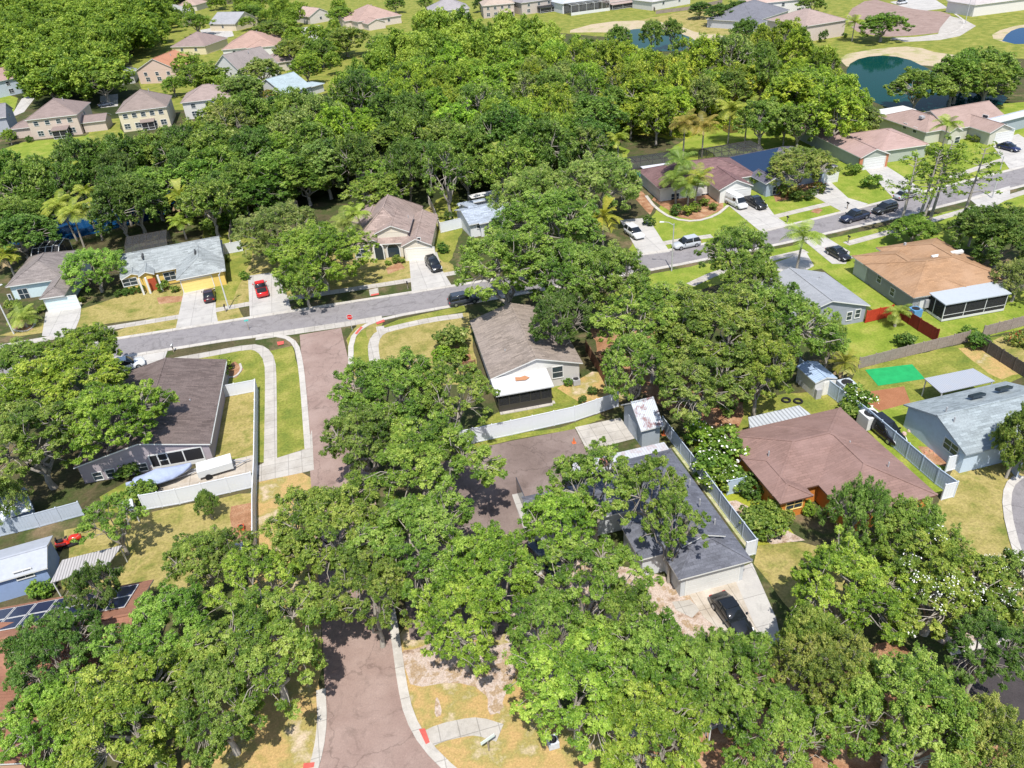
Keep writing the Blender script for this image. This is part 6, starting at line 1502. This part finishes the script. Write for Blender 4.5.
# ---------------- palms
def palm_mesh(seed, style):
    rnd = random.Random(seed); V, t, mi = [], [], []
    nf = {'queen': 22, 'fan': 30, 'sago': 20}[style]; L0 = {'queen': 2.9, 'fan': 1.5, 'sago': 1.2}[style]
    for k in range(nf):
        az = k * 2.399; el = rnd.uniform(-.2, 1.1) if style != 'fan' else rnd.uniform(-.9, 1.2); L = L0 * rnd.uniform(.8, 1.1); dead = (style == 'fan' and el < -.5)
        d = Vector((math.cos(az) * math.cos(el), math.sin(az) * math.cos(el), math.sin(el))); s_ = Vector((-math.sin(az), math.cos(az), 0)); p = Vector((0, 0, 0)); seg = 9; ct = rnd.uniform(.3, .9)
        for i in range(seg):
            f_ = i / seg; droop = (.34 if style == 'queen' else .2) * f_; d = (d + Vector((0, 0, -droop))).normalized(); q = p + d * L / seg; u = s_.cross(d).normalized()
            wl = {'queen': .75, 'fan': .45, 'sago': .3}[style] * math.sin(math.pi * (.12 + .82 * f_)) if style != 'fan' else .5 * f_ + .05
            for sd in (-1, 1):
                for j in (0, .5):
                    a_ = p.lerp(q, j); b_ = p.lerp(q, j + .36); tip = a_ + s_ * sd * wl + d * wl * .45 - Vector((0, 0, wl * (.35 if style == 'queen' else .1)))
                    V += [tuple(a_), tuple(b_), tuple(tip + d * .06), tuple(tip)]; t.append(min(1, max(0, ct + rnd.gauss(0, .15)))); mi.append(1 if dead else 0)
            p = q
    return quads_mesh('fronds', np.array(V), np.array(t), [m_palm, m_dead], np.array(mi))
PM = {'queen': palm_mesh(1, 'queen'), 'fan': palm_mesh(2, 'fan'), 'sago': palm_mesh(3, 'sago')}
def palm(style, px, H, label, lean=(0, 0), s_=1.0, col=(1, 1, 1), top=True):
    P = W(px[0], px[1], H if top else 0); r = empty('palm_tree', (P.x - lean[0], P.y - lean[1], 0)); tag(r, label, 'palm tree', 'palms among the gardens')
    mb = MB(); mb.tube([(0, 0, 0), (lean[0] * .4, lean[1] * .4, H * .5), (lean[0], lean[1], H)], [.22, .16, .13], 7, cap=False); mb.build('trunk', m_bark, r, smooth=True)
    o = link('crown', PM[style], r, (lean[0], lean[1], H)); s_ *= 1.15; o.scale = (s_,) * 3; o.color = col + (1,); o.rotation_euler.z = len(label)
for a_ in [
 ('queen', (66, 172), 9, 'tallest feathery palm of the yellow-green clump behind the aqua house', (.5, 0), 1.1, (1.2, 1.15, .8)), ('queen', (58, 205), 7.5, 'left lower palm of the yellow-green clump', (-.8, 0), 1.1, (1.2, 1.15, .8)),
 ('queen', (72, 212), 7, 'middle low palm of the yellow-green clump', (.3, 0), 1.0, (1.2, 1.15, .8)), ('queen', (96, 205), 7, 'right palm of the yellow-green clump, arching toward the pool cage', (1.2, 0), 1.2, (1.25, 1.15, .8)),
 ('queen', (85, 192), 7.5, 'small palm behind the right palm of the yellow-green clump', (.8, 0), .9, (1.2, 1.15, .8)),
 ('fan', (180, 196), 6, 'round fan palm with full yellow-green head behind the yellow house pool', (0, 0), 1.8, (1.2, 1.1, .7)), ('queen', (181, 222), 3.5, 'low feathery palm beside the yellow house pool cage', (0, 0), .9, (1.1, 1.2, .8)),
 ('queen', (436, 135), 9, 'tall palm with yellow crown standing out of the wood', (-.6, 0), 1.1, (1.3, 1.15, .7)), ('fan', (442, 122), 9, 'second palm top just above the tall yellow palm in the wood', (0, 0), 1.5, (1.3, 1.2, .8)),
 ('fan', (499, 155), 8, 'palm with dry skirt at the edge of the wood above the small white house', (0, 0), 1.4, (1, .95, .7)), ('fan', (512, 148), 8, 'palm right next to the dry-skirted palm, at the wood edge', (0, 0), 1.2, (1, 1, .7)),
 ('queen', (357, 213), 7, 'slim palm in front of the beige arched house', (-.4, 0), .8, (1.1, 1.2, .8)), ('fan', (372, 200), 4, 'pale dry-leaved palm left of the beige house roof', (0, 0), 1.0, (1.1, .9, .9)),
 ('queen', (344, 222), 6, 'grey-leaved palm between the rounded oak and the beige house', (0, 0), 1.0, (.9, .9, .9)), ('fan', (603, 216), 6, 'yellow-brown fan palm beside the white car driveway', (0, 0), 1.7, (1.3, 1.05, .6)),
 ('queen', (680, 160), 7, 'tallest green palm before the maroon-roofed house', (0, 0), 1.1, (.62, .78, .6)), ('queen', (675, 178), 5, 'left palm of the group before the maroon-roofed house', (-.4, 0), 1.0, (.68, .8, .6)),
 ('queen', (690, 185), 4.5, 'middle low palm before the maroon-roofed house', (.3, 0), 1.0, (.68, .8, .6)), ('queen', (700, 176), 5.5, 'right palm before the maroon-roofed house, with orange seed stalks', (.8, 0), .9, (1.1, 1, .6)),
 ('queen', (685, 122), 8, 'dry-topped palm behind the maroon-roofed house, left of two', (0, 0), 1.1, (1.1, .75, .75)), ('queen', (704, 125), 7, 'dry-topped palm behind the maroon-roofed house, right of two', (0, 0), 1.1, (1.1, .75, .75)),
 ('queen', (618, 138), 7, 'thin palm in the marshy yard behind the silvery oaks', (0, 0), .9, (1.1, 1.1, .7)),
 ('queen', (731, 108), 8, 'drooping yellow palm by the brown marsh water, left of two', (0, 0), 1.2, (1.2, 1.1, .8)), ('queen', (748, 110), 8, 'drooping yellow palm by the brown marsh water, right of two', (0, 0), 1.2, (1.2, 1.1, .8)),
 ('queen', (804, 235), 6, 'feathery palm standing on the bright lawn behind the small grey house', (.4, 0), 1.1, (1.0, 1.1, .8)), ('queen', (948, 124), 6.5, 'palm before the cream tan-roofed house', (0, 0), 1.0, (1, 1.1, .8)),
 ('queen', (855, 22), 6, 'palm at the far street by the pinkish stucco house', (0, 0), 1.3, (1.1, 1.1, .8)), ('queen', (898, 312), 2.2, 'small palm between the red fences', (0, 0), .6, (1, 1, .8)),
 ('fan', (845, 362), 3.0, 'dry fan palm at the end of the grey wooden fence', (0, 0), 1.0, (1.1, .9, .8)), ('queen', (22, 316), 2.0, 'sago palm in the round bed before the aqua house', (0, 0), .8, (1, 1.05, .9)),
 ('queen', (18, 208), 7, 'palm at the left edge before the blue water', (0, 0), 1.0, (.68, .8, .6)), ('fan', (5, 255), 5, 'yellowish palm cut by the left edge, left of the aqua house', (0, 0), 1.3, (1.2, 1.05, .7)),
]: palm(*a_)

# ---------------- shrubs
def shrub(kind, px, s_, col, label, cat='shrub', tall=1.0):
    P = W(px[0], px[1], 0); plant(kind, P, s_, s_ * 1.3 * tall, col, label, cat, 'shrubs in gardens and beds', 'shrub')
for a_ in [
 ('bushF', (713, 478), 2.2, GREEN, 'white-flowered shrub against the grey vinyl fence, upper one'), ('bushF', (724, 462), 2.6, GREEN, 'largest white-flowered shrub left of the red-brown roof'), ('bushF', (722, 488), 1.8, GREEN, 'white-flowered shrub by the small pale blue fence'),
 ('bushF', (700, 447), 2.0, BRIGHT, 'white-dotted shrub at the far end of the side yard'), ('bush', (749, 492), 1.6, DARK, 'dark shrub at the corner of the red-brown house'),
 ('bush', (765, 520), 1.6, GREEN, 'bushy plant at the end of the stepping path'), ('bush', (752, 530), 1.7, GREEN, 'leafy shrub beside the lower end of the grey fence'), ('bush', (772, 535), 1.6, GREEN, 'shrub below the orange wall corner'),
 ('bush', (785, 522), 1.0, OLIVE, 'clipped shrub under the left orange window'), ('bush', (806, 512), .9, YEL, 'yellowish shrub between the orange walls'), ('bush', (832, 500), 1.1, OLIVE, 'shrub under the right orange window'),
 ('bushF', (855, 410), 2.0, GREEN, 'white-flowered shrub behind the white tank box'), ('bush', (848, 418), 1.4, GREEN, 'green shrub at the top corner of the red-brown roof'),
 ('bush', (455, 350), 2.6, GREY, 'silvery shrub on the dry lawn left of the taupe house'), ('bush', (443, 360), 1.5, YEL, 'yellow shrub beside the silvery shrub'), ('bush', (460, 362), 1.5, GREEN, 'green shrub between the silvery shrub and the taupe wall'),
 ('bush', (567, 384), .8, GREEN, 'small green shrub at the white corner of the taupe house'), ('bush', (592, 394), .7, DARK, 'small dark plant on the straw-coloured soil'), ('bush', (583, 402), .6, DARK, 'tiny plant beside the white fence'),
 ('bush', (226, 370), 1.3, BRIGHT, 'bright shrub at the right side of the umber house, upper'), ('bush', (222, 381), 1.3, BRIGHT, 'bright shrub against the white fence by the umber house'),
 ('bush', (131, 478), 1.4, DARK, 'dark shrub under the mauve lanai'), ('bush', (144, 502), 1.8, GREEN, 'shrub at the left end of the long lower white fence'), ('bush', (42, 596), 1.2, BRIGHT, 'bright plant under the pale blue shed window'),
 ('bush', (15, 312), 1.5, OLIVE, 'bush in the round bed, left side'), ('bush', (30, 318), 1.3, OLIVE, 'bush in the round bed, right side'), ('bush', (44, 312), .9, OLIVE, 'clipped bush beside the aqua garage'), ('bush', (82, 302), .6, BRIGHT, 'small plant at the right corner of the aqua garage'),
 ('bush', (120, 296), .8, DARK, 'first clipped hedge bush under the yellow house window'), ('bush', (127, 294.5), .8, DARK, 'second clipped hedge bush under the yellow house window'), ('bush', (134, 293), .8, DARK, 'third clipped hedge bush under the yellow house window'), ('bush', (142, 291.5), .8, DARK, 'last clipped hedge bush, nearest the red door'),
 ('bush', (165, 290), 1.2, GREEN, 'shrub right of the red door of the yellow house'), ('bushR', (157, 277), 1.2, OLIVE, 'red-leaved shrub beside the yellow house entry'), ('bush', (175, 292), .8, OLIVE, 'low shrub near the yellow garage'),
 ('bush', (245, 279), 1.0, GREEN, 'round bush beside the red pickup driveway'), ('bush', (224, 263), 1.2, OLIVE, 'shrub at the right wall of the yellow house'), ('bush', (212, 235), 2.2, OLIVE, 'brownish bush behind the yellow house by the old fence'), ('bush', (226, 228), 2.0, GREEN, 'green bush against the old wooden fence'),
 ('bush', (397, 262), .9, OLIVE, 'flowering bush between the two arches'), ('bush', (388, 265), .6, YEL, 'small bush under the arched window'), ('bush', (403, 263), .6, OLIVE, 'small bush beside the beige garage'), ('bush', (362, 262), .7, OLIVE, 'low bush under the left window of the beige house'),
 ('bush', (443, 252), 1.2, DARK, 'dark clipped bush right of the beige garage'), ('bush', (449, 222), 1.0, DARK, 'dark narrow bush behind the white fence', 'shrub', 1.6),
 ('bush', (648, 225), 1.2, DARK, 'dark round bush beside the white car driveway'), ('bush', (676, 214), 1.3, DARK, 'dark bush at the palm bed'), ('bush', (687, 215), 1.3, YEL, 'yellow-green bush at the palm bed'), ('bush', (694, 211), 1.2, BRIGHT, 'bright bush in the palm bed'), ('bush', (704, 206), 1.1, OLIVE, 'olive bush near the white wall behind the palm bed'), ('bush', (713, 210), 1.0, OLIVE, 'round bush at the van driveway edge'),
 ('bush', (758, 190), 1.6, BRIGHT, 'bright shrub between the white garage and the charcoal-roofed house', 'shrub', 1.6), ('bush', (768, 192), 1.4, GREEN, 'green shrub at the charcoal-roofed house corner'),
 ('bushR', (782, 195), 1.5, OLIVE, 'red-flowering shrub left under the greyish round oak'), ('bushR', (792, 197), 1.5, OLIVE, 'red-flowering shrub in the middle under the greyish round oak'), ('bushR', (818, 192), 1.4, OLIVE, 'red-flowering shrub right under the greyish round oak'), ('bush', (797, 201), 1.4, DARK, 'dark low shrub in front of the red flowers'), ('bush', (810, 199), 1.3, DARK, 'dark low shrub near the pink-tan house driveway'),
 ('bush', (850, 175), 1.5, GREEN, 'shrub left of the pink-tan house garage'), ('bush', (857, 172), 1.2, BRIGHT, 'bright shrub touching the pink-tan garage corner'), ('bush', (872, 188), 1.9, GREEN, 'spreading shrub between the two pale driveways'),
 ('bush', (975, 142), 1.0, OLIVE, 'shrub by the cream house entry'), ('bush', (968, 140), .8, YEL, 'yellow plant by the cream house entry'),
 ('bush', (905, 347), 1.4, DARK, 'round dark bush on the bright lawn above the wooden fence'), ('bush', (967, 338), 1.2, GREEN, 'ivy bush on the end of the wooden fence'), ('bushR', (1018, 345), 1.4, OLIVE, 'reddish bush at the right edge'), ('bush', (976, 348), 1.5, DARK, 'ivy at the top of the dark fence'),
 ('bush', (12, 140), 1.6, DARK, 'dark round shrub beside the two-storey beige house'), ('bush', (30, 142), 1.2, DARK, 'small dark shrub at the beige house wall'),
 ('bush', (823, 42), 1.8, DARK, 'dark shrub before the long pinkish stucco wall', 'shrub', 1.5), ('bush', (844, 38), 1.2, DARK, 'dark low shrub at the corner of the pinkish stucco wall'), ('bush', (805, 42), 1.6, OLIVE, 'olive shrub at the left end of the pinkish stucco wall', 'shrub', 1.6),
]: shrub(*a_)

# ---------------- trees of the middle distance, one by one
def seg(kinds, items, group, H, colr, base_label, name='tree'):
    for i, (x, y, rp) in enumerate(items):
        crown_at(kinds[i % len(kinds)], (x, y), rp, H * VARI.uniform(.88, 1.12), colr[i % len(colr)], base_label, 'tree', group, name)
def inpoly(p, poly):
    x, y = p; c = False; n = len(poly)
    for i in range(n):
        x1, y1 = poly[i]; x2, y2 = poly[(i + 1) % n]
        if (y1 > y) != (y2 > y) and x < (x2 - x1) * (y - y1) / (y2 - y1) + x1: c = not c
    return c
WOOD = [(165, 165), (190, 150), (240, 130), (268, 118), (322, 122), (345, 98), (350, 70), (372, 62), (402, 48), (430, 22), (474, 28), (520, 30), (560, 45), (600, 60), (640, 58), (700, 62), (715, 66), (735, 60), (745, 45), (770, 48), (800, 50), (832, 72), (850, 100), (850, 120), (838, 128), (800, 132), (760, 118), (735, 95), (700, 108), (640, 118), (600, 125), (585, 165), (545, 180), (480, 180), (450, 190), (400, 188), (330, 182), (285, 195), (240, 205), (200, 175)]
LEFT = [(-30, 180), (30, 180), (66, 180), (92, 168), (130, 158), (175, 152), (205, 140), (240, 130), (250, 165), (235, 200), (205, 212), (185, 175), (150, 215), (120, 228), (110, 200), (45, 190), (35, 232), (-30, 240)]
TOPL = [(-30, -10), (140, -25), (200, -10), (196, 14), (150, 12), (160, 30), (128, 55), (112, 70), (100, 92), (60, 84), (40, 96), (18, 60), (-30, 55)]
EAST = [(915, 78), (940, 68), (985, 66), (1040, 66), (1040, 76), (985, 82), (940, 92), (905, 100)]
CLEAR = [(738, 92), (778, 90), (776, 112), (740, 115)]
rg = random.Random(5)
cand = []
CLEAR2 = [(596, 118), (640, 112), (668, 128), (650, 140), (604, 138)]
KEEP = [(26, 100, 90, 140), (118, 90, 170, 128), (136, 54, 176, 78), (170, 30, 203, 50), (210, 8, 234, 34), (222, 28, 276, 48), (215, 50, 238, 70), (268, 52, 296, 66), (176, 0, 196, 6), (800, 362, 838, 400), (274, 78, 318, 98), (310, 0, 330, 22), (355, 5, 400, 34), (430, 0, 468, 16), (475, 0, 514, 20), (850, 56, 900, 84), (0, 144, 60, 158), (608, 24, 696, 36)]
def fill(poly, sp, R, H, kinds, cols, lab, grp):
    xs = [p[0] for p in poly]; ys = [p[1] for p in poly]
    cn = [W(x, y, H * .6) for x, y in poly]; x0, x1 = min(c.x for c in cn), max(c.x for c in cn); y0, y1 = min(c.y for c in cn), max(c.y for c in cn)
    ny = int((y1 - y0) / (sp * .87)) + 1
    for j in range(ny):
        for i in range(int((x1 - x0) / sp) + 1):
            x = x0 + (i + .5 * (j % 2)) * sp + rg.gauss(0, sp * .16); y = y0 + j * sp * .87 + rg.gauss(0, sp * .22)
            q = PX((x, y, H * .6))
            if q[1] < -30 or q[0] < -40 or q[0] > 1060: continue
            rr_ = R * rg.uniform(.62, 1.3); hh_ = H * rg.uniform(.68, 1.28); rp_ = rr_ * F / depth_at((x, y, 5)) * .8
            if any(b[0] - rp_ < q[0] < b[2] + rp_ and b[1] - rp_ * .6 < q[1] < b[3] + rp_ for b in KEEP): continue
            if inpoly(q, poly) and not inpoly(q, CLEAR) and not inpoly(q, CLEAR2):
                c = cols(q) if callable(cols) else cols[rg.randrange(len(cols))]
                cand.append((depth_at((x, y, 0)), x, y, rr_, hh_, kinds, c, lab, grp))
def woodcol(q):
    f_ = rg.random()
    if q[0] > 520 and q[1] < 135: return (1.40, 1.25, .8) if f_ < .45 else ((1.25, 1.25, .8) if f_ < .75 else ((.75, .85, .8) if f_ < .9 else GREY))
    if q[0] > 330 and q[1] < 140: return (1.22, 1.25, .8) if f_ < .55 else (GREEN if f_ < .7 else ((.62, .74, .75) if f_ < .92 else (1.3, 1.15, .75)))
    return GREEN if f_ < .35 else ((.58, .70, .7) if f_ < .7 else (BRIGHT if f_ < .85 else GREY))
fill(WOOD, 8.4, 5.6, 11.5, ('midA', 'tallA', 'midC', 'midB', 'airyA', 'midA', 'midC'), woodcol, 'broad-leaved tree in the big wood behind the front row of houses', 'trees of the big wood')
fill(LEFT, 8.0, 5.6, 10.5, ('midA', 'midB', 'midC'), [GREEN, DARK, DARK, GREEN, (.7, .8, .75)], 'tree in the band of trees along the blue creek, left side', 'trees along the creek')
fill(TOPL, 11, 8.0, 12, ('farA', 'farB', 'farC'), [GREEN, GREEN, OLIVE, BRIGHT, DARK], 'tree in the woods of the top left corner', 'trees of the top left woods')
fill(EAST, 9.5, 7.0, 9, ('midA', 'midC'), [GREEN, OLIVE, GREEN], 'tree on the near bank of the round pond, upper right', 'trees by the round pond')
VILL = [(130, 5), (190, -5), (345, 8), (350, 45), (330, 70), (320, 80), (250, 95), (232, 108), (215, 88), (180, 84), (178, 60), (205, 58), (215, 75), (232, 50), (270, 54), (285, 30), (240, 22), (200, 12), (170, 28), (160, 45), (130, 48)]
fill(VILL, 12, 4.4, 7.5, ('farA', 'farC'), [GREEN, BRIGHT, OLIVE, GREY], 'garden tree between the upper left houses', 'garden trees between the upper left houses')
cand.sort(key=lambda c: c[0])
NIND = 225
far_rest = []
for i, (d_, x, y, R_t, H_t, kinds, c, lab, grp) in enumerate(cand):
    if i < NIND:
        k = kinds[i % len(kinds)]
        if d_ > 300: k = {'midA': 'farA', 'midB': 'farB', 'midC': 'farC', 'tallA': 'farB', 'airyA': 'farC'}.get(k, k)
        q = PX((x, y, H_t * .6)); tone = 'yellow-green' if c[0] > 1.4 else ('bright green' if c[0] > 1.2 else ('dark green' if c[0] < .95 else 'mid-green'))
        if 'wood' in grp:
            col_ = 'left' if q[0] < 300 else ('left centre' if q[0] < 450 else ('right centre' if q[0] < 620 else 'right')); row_ = 'near' if q[1] > 150 else ('middle' if q[1] > 90 else 'far')
            lb, gp = '%s tree in the %s part of the wood, %s side' % (tone, row_, col_), '%s, %s %s %s' % (grp, row_, col_, tone)
        elif 'creek' in grp:
            col_ = 'left' if q[0] < 80 else ('middle' if q[0] < 160 else 'right'); lb, gp = '%s tree along the blue creek, %s stretch' % (tone, col_), '%s, %s %s' % (grp, col_, tone)
        else: lb, gp = lab, grp
        plant(k, (x, y), R_t, H_t, c, lb, 'tree', gp, 'tree')
    else: far_rest.append((x, y, R_t, H_t, c))
print('forest candidates', len(cand), 'rest', len(far_rest))
if far_rest:
    Vs, ts = [], []
    rng = np.random.default_rng(9)
    arrs = []
    for k in ('farA', 'farB', 'farC'):
        me = PR[k]['crown']; v = np.zeros(len(me.vertices) * 3, np.float32); me.vertices.foreach_get('co', v); t = np.zeros(len(me.polygons), np.float32); me.attributes['tint'].data.foreach_get('value', t); arrs.append((v.reshape(-1, 3), t, PR[k]))
    for i, (x, y, R_t, H_t, c) in enumerate(far_rest):
        v, t, p = arrs[i % 3]; a_ = rng.uniform(0, 6.28); ca, sa = math.cos(a_), math.sin(a_); s_ = R_t / p['R']; sz = H_t / p['H']
        Vs.append(np.stack([(v[:, 0] * ca - v[:, 1] * sa) * s_ + x, (v[:, 0] * sa + v[:, 1] * ca) * s_ + y, v[:, 2] * sz], 1)); ts.append(np.clip(t + (.25 if c[0] > 1.2 else (-.15 if c[0] < .9 else 0)), 0, 1))
    o = link('woodland', quads_mesh('woodland', np.concatenate(Vs), np.concatenate(ts), [m_leaf])); tag(o, 'far wooded areas at the top of the picture that read as one green mass', 'woodland', kind='stuff')
    o.color = (1.12, 1.12, .85, 1)

# named single trees of the middle and far distance
solo = [
 ('midC', (712, 88), 24, 10, (.85, .95, .8), 'rounded dark olive tree in the marsh, left of the brown water'), ('midA', (800, 90), 34, 12, BRIGHT, 'large tree at the left bank of the round pond'), ('midB', (848, 104), 20, 9, BRIGHT, 'tree on the left shore of the round pond, above the pink-tan roof'),
 ('midA', (762, 118), 26, 10, GREEN, 'tree right of the drooping palms'), ('midC', (800, 122), 26, 9, GREEN, 'tree behind the charcoal roof'), ('midB', (860, 118), 20, 7, GREY, 'greyish tree between pink-tan house and the pond'),
 ('midC', (883, 24), 24, 8, (.8, .95, .8), 'round tree beside the far curving street, top right'), ('midC', (918, 86), 30, 9, GREEN, 'broad round tree on the near shore of the round pond'), ('midA', (955, 80), 26, 9, GREEN, 'second round tree on the near shore of the round pond'), ('midB', (988, 78), 30, 9, OLIVE, 'leaning olive tree on the pond shore, above the cream house'), 
 ('midC', (745, 30), 14, 9, DARK, 'dark tree beside the charcoal-roofed house at the top right'), ('midC', (720, 12), 16, 7, DARK, 'dark bushy trees at the top edge on the far lawn'), ('midB', (700, 8), 12, 6, DARK, 'dark bush at the top edge, left of the bushy trees'), ('midA', (738, 8), 14, 7, DARK, 'dark tree at the top edge, right of the bushy trees'),
 ('midA', (200, 76), 26, 10, BRIGHT, 'rounded green tree between the orange roof and the white gabled house'), ('midC', (172, 84), 12, 6, BRIGHT, 'bright tree before the orange clay roof'), ('midA', (102, 82), 27, 10, GREEN, 'green tree above the gap between the two-storey houses'), ('midB', (48, 82), 26, 10, BRIGHT, 'light green tree above the two-storey beige house'), ('midC', (85, 70), 18, 10, GREEN, 'tree behind the green tree, upper left'),
 ('midC', (196, 22), 16, 9, BRIGHT, 'yellowish-green tree left of the grey gabled house'), ('midB', (250, 12), 14, 8, GREEN, 'tree right of the grey gabled house'), ('midA', (270, 30), 20, 9, GREEN, 'tree right of the tan and blue-grey roof'), ('midA', (340, 14), 15, 8, BRIGHT, 'tree between the two tan roofs at the top edge'), ('midB', (345, 38), 22, 10, OLIVE, 'olive tree left of the large tan roof'), ('midC', (385, 45), 20, 9, GREEN, 'tree below the large tan roof'),
 ('midC', (290, 50), 18, 9, OLIVE, 'olive tree between the tan roofs, upper left'), ('midA', (262, 70), 22, 9, GREY, 'grey-green tree right of the white gabled house'), ('midB', (240, 88), 22, 9, GREY, 'grey-green tree above the big wood, upper left'), ('midB', (305, 66), 16, 9, YEL, 'yellow-green tree above the small blue-grey roof'), ('midC', (320, 50), 18, 9, GREEN, 'tree above the big wood near the pale driveway'),
 ('midA', (226, 112), 26, 10, BRIGHT, 'bright tree where the wood meets the upper left houses'), ('midB', (262, 118), 28, 11, OLIVE, 'olive crown at the upper left corner of the big wood'),
 ('midC', (8, 135), 7, 4, BRIGHT, 'small bright tree at the left edge of the bright far lawn'), ('midB', (395, 3), 10, 7, GREEN, 'tree at the top edge right of the tan roofs'), ('midC', (480, 3), 8, 6, DARK, 'dark tree at the top edge before the two-storey tan house'), ('midA', (425, 2), 8, 6, GREEN, 'small tree at the top edge above the bright far lawn'),
 ('midA', (60, 28), 30, 12, GREEN, 'large tree of the top left woods with pale branches'), ('midC', (812, 3), 14, 7, GREEN, 'tree at the top edge behind the pinkish stucco house'), ('midC', (672, 30), 12, 9, GREEN, 'dark tree at the near bank of the narrow pond, right one'), ('midB', (652, 32), 13, 10, GREEN, 'dark tree at the near bank of the narrow pond, middle one'), ('midA', (618, 38), 15, 10, GREEN, 'dark tree at the near bank of the narrow pond, left one'),
 ('midF', (270, 96), 8, 5, OLIVE, 'small tree with orange blossom beside the small blue-grey roof'),
]
for k, px, rp, H, col, lab in solo: crown_at(k, px, rp, H, col, lab, 'tree', 'single trees of the middle and far distance')
# undergrowth in the wood and at the marsh
def undergrowth(name, poly, n, s_, col, lab):
    rng = np.random.default_rng(n); C = []
    P = [W(x, y, 0).xy for x, y in poly]; x0, x1 = min(p.x for p in P), max(p.x for p in P); y0, y1 = min(p.y for p in P), max(p.y for p in P); pp = [tuple(p) for p in P]
    while len(C) < n:
        q = (rng.uniform(x0, x1), rng.uniform(y0, y1))
        if inpoly(q, pp): C.append((q[0], q[1], s_ * .35))
    V, t = leaves(rng, np.array(C), rng.uniform(.6, 1.3, n) * s_, 60, .34 * s_ ** .5, .6); o = link(name, quads_mesh(name, V, t, [m_leaf])); tag(o, lab, 'undergrowth', kind='stuff'); o.color = col + (1,)
undergrowth('undergrowth', [(560, 120), (620, 92), (700, 78), (750, 100), (735, 125), (690, 140), (640, 132), (600, 150)], 420, 1.1, (1.2, 1.1, .6), 'marshy scrub of low yellow-green bushes in the clearing')
undergrowth('ground_cover', [(590, 330), (700, 335), (770, 380), (740, 420), (690, 415), (640, 392), (600, 350)], 90, .6, (1.0, 1.0, .9), 'low plants on the shaded soil under the oaks')
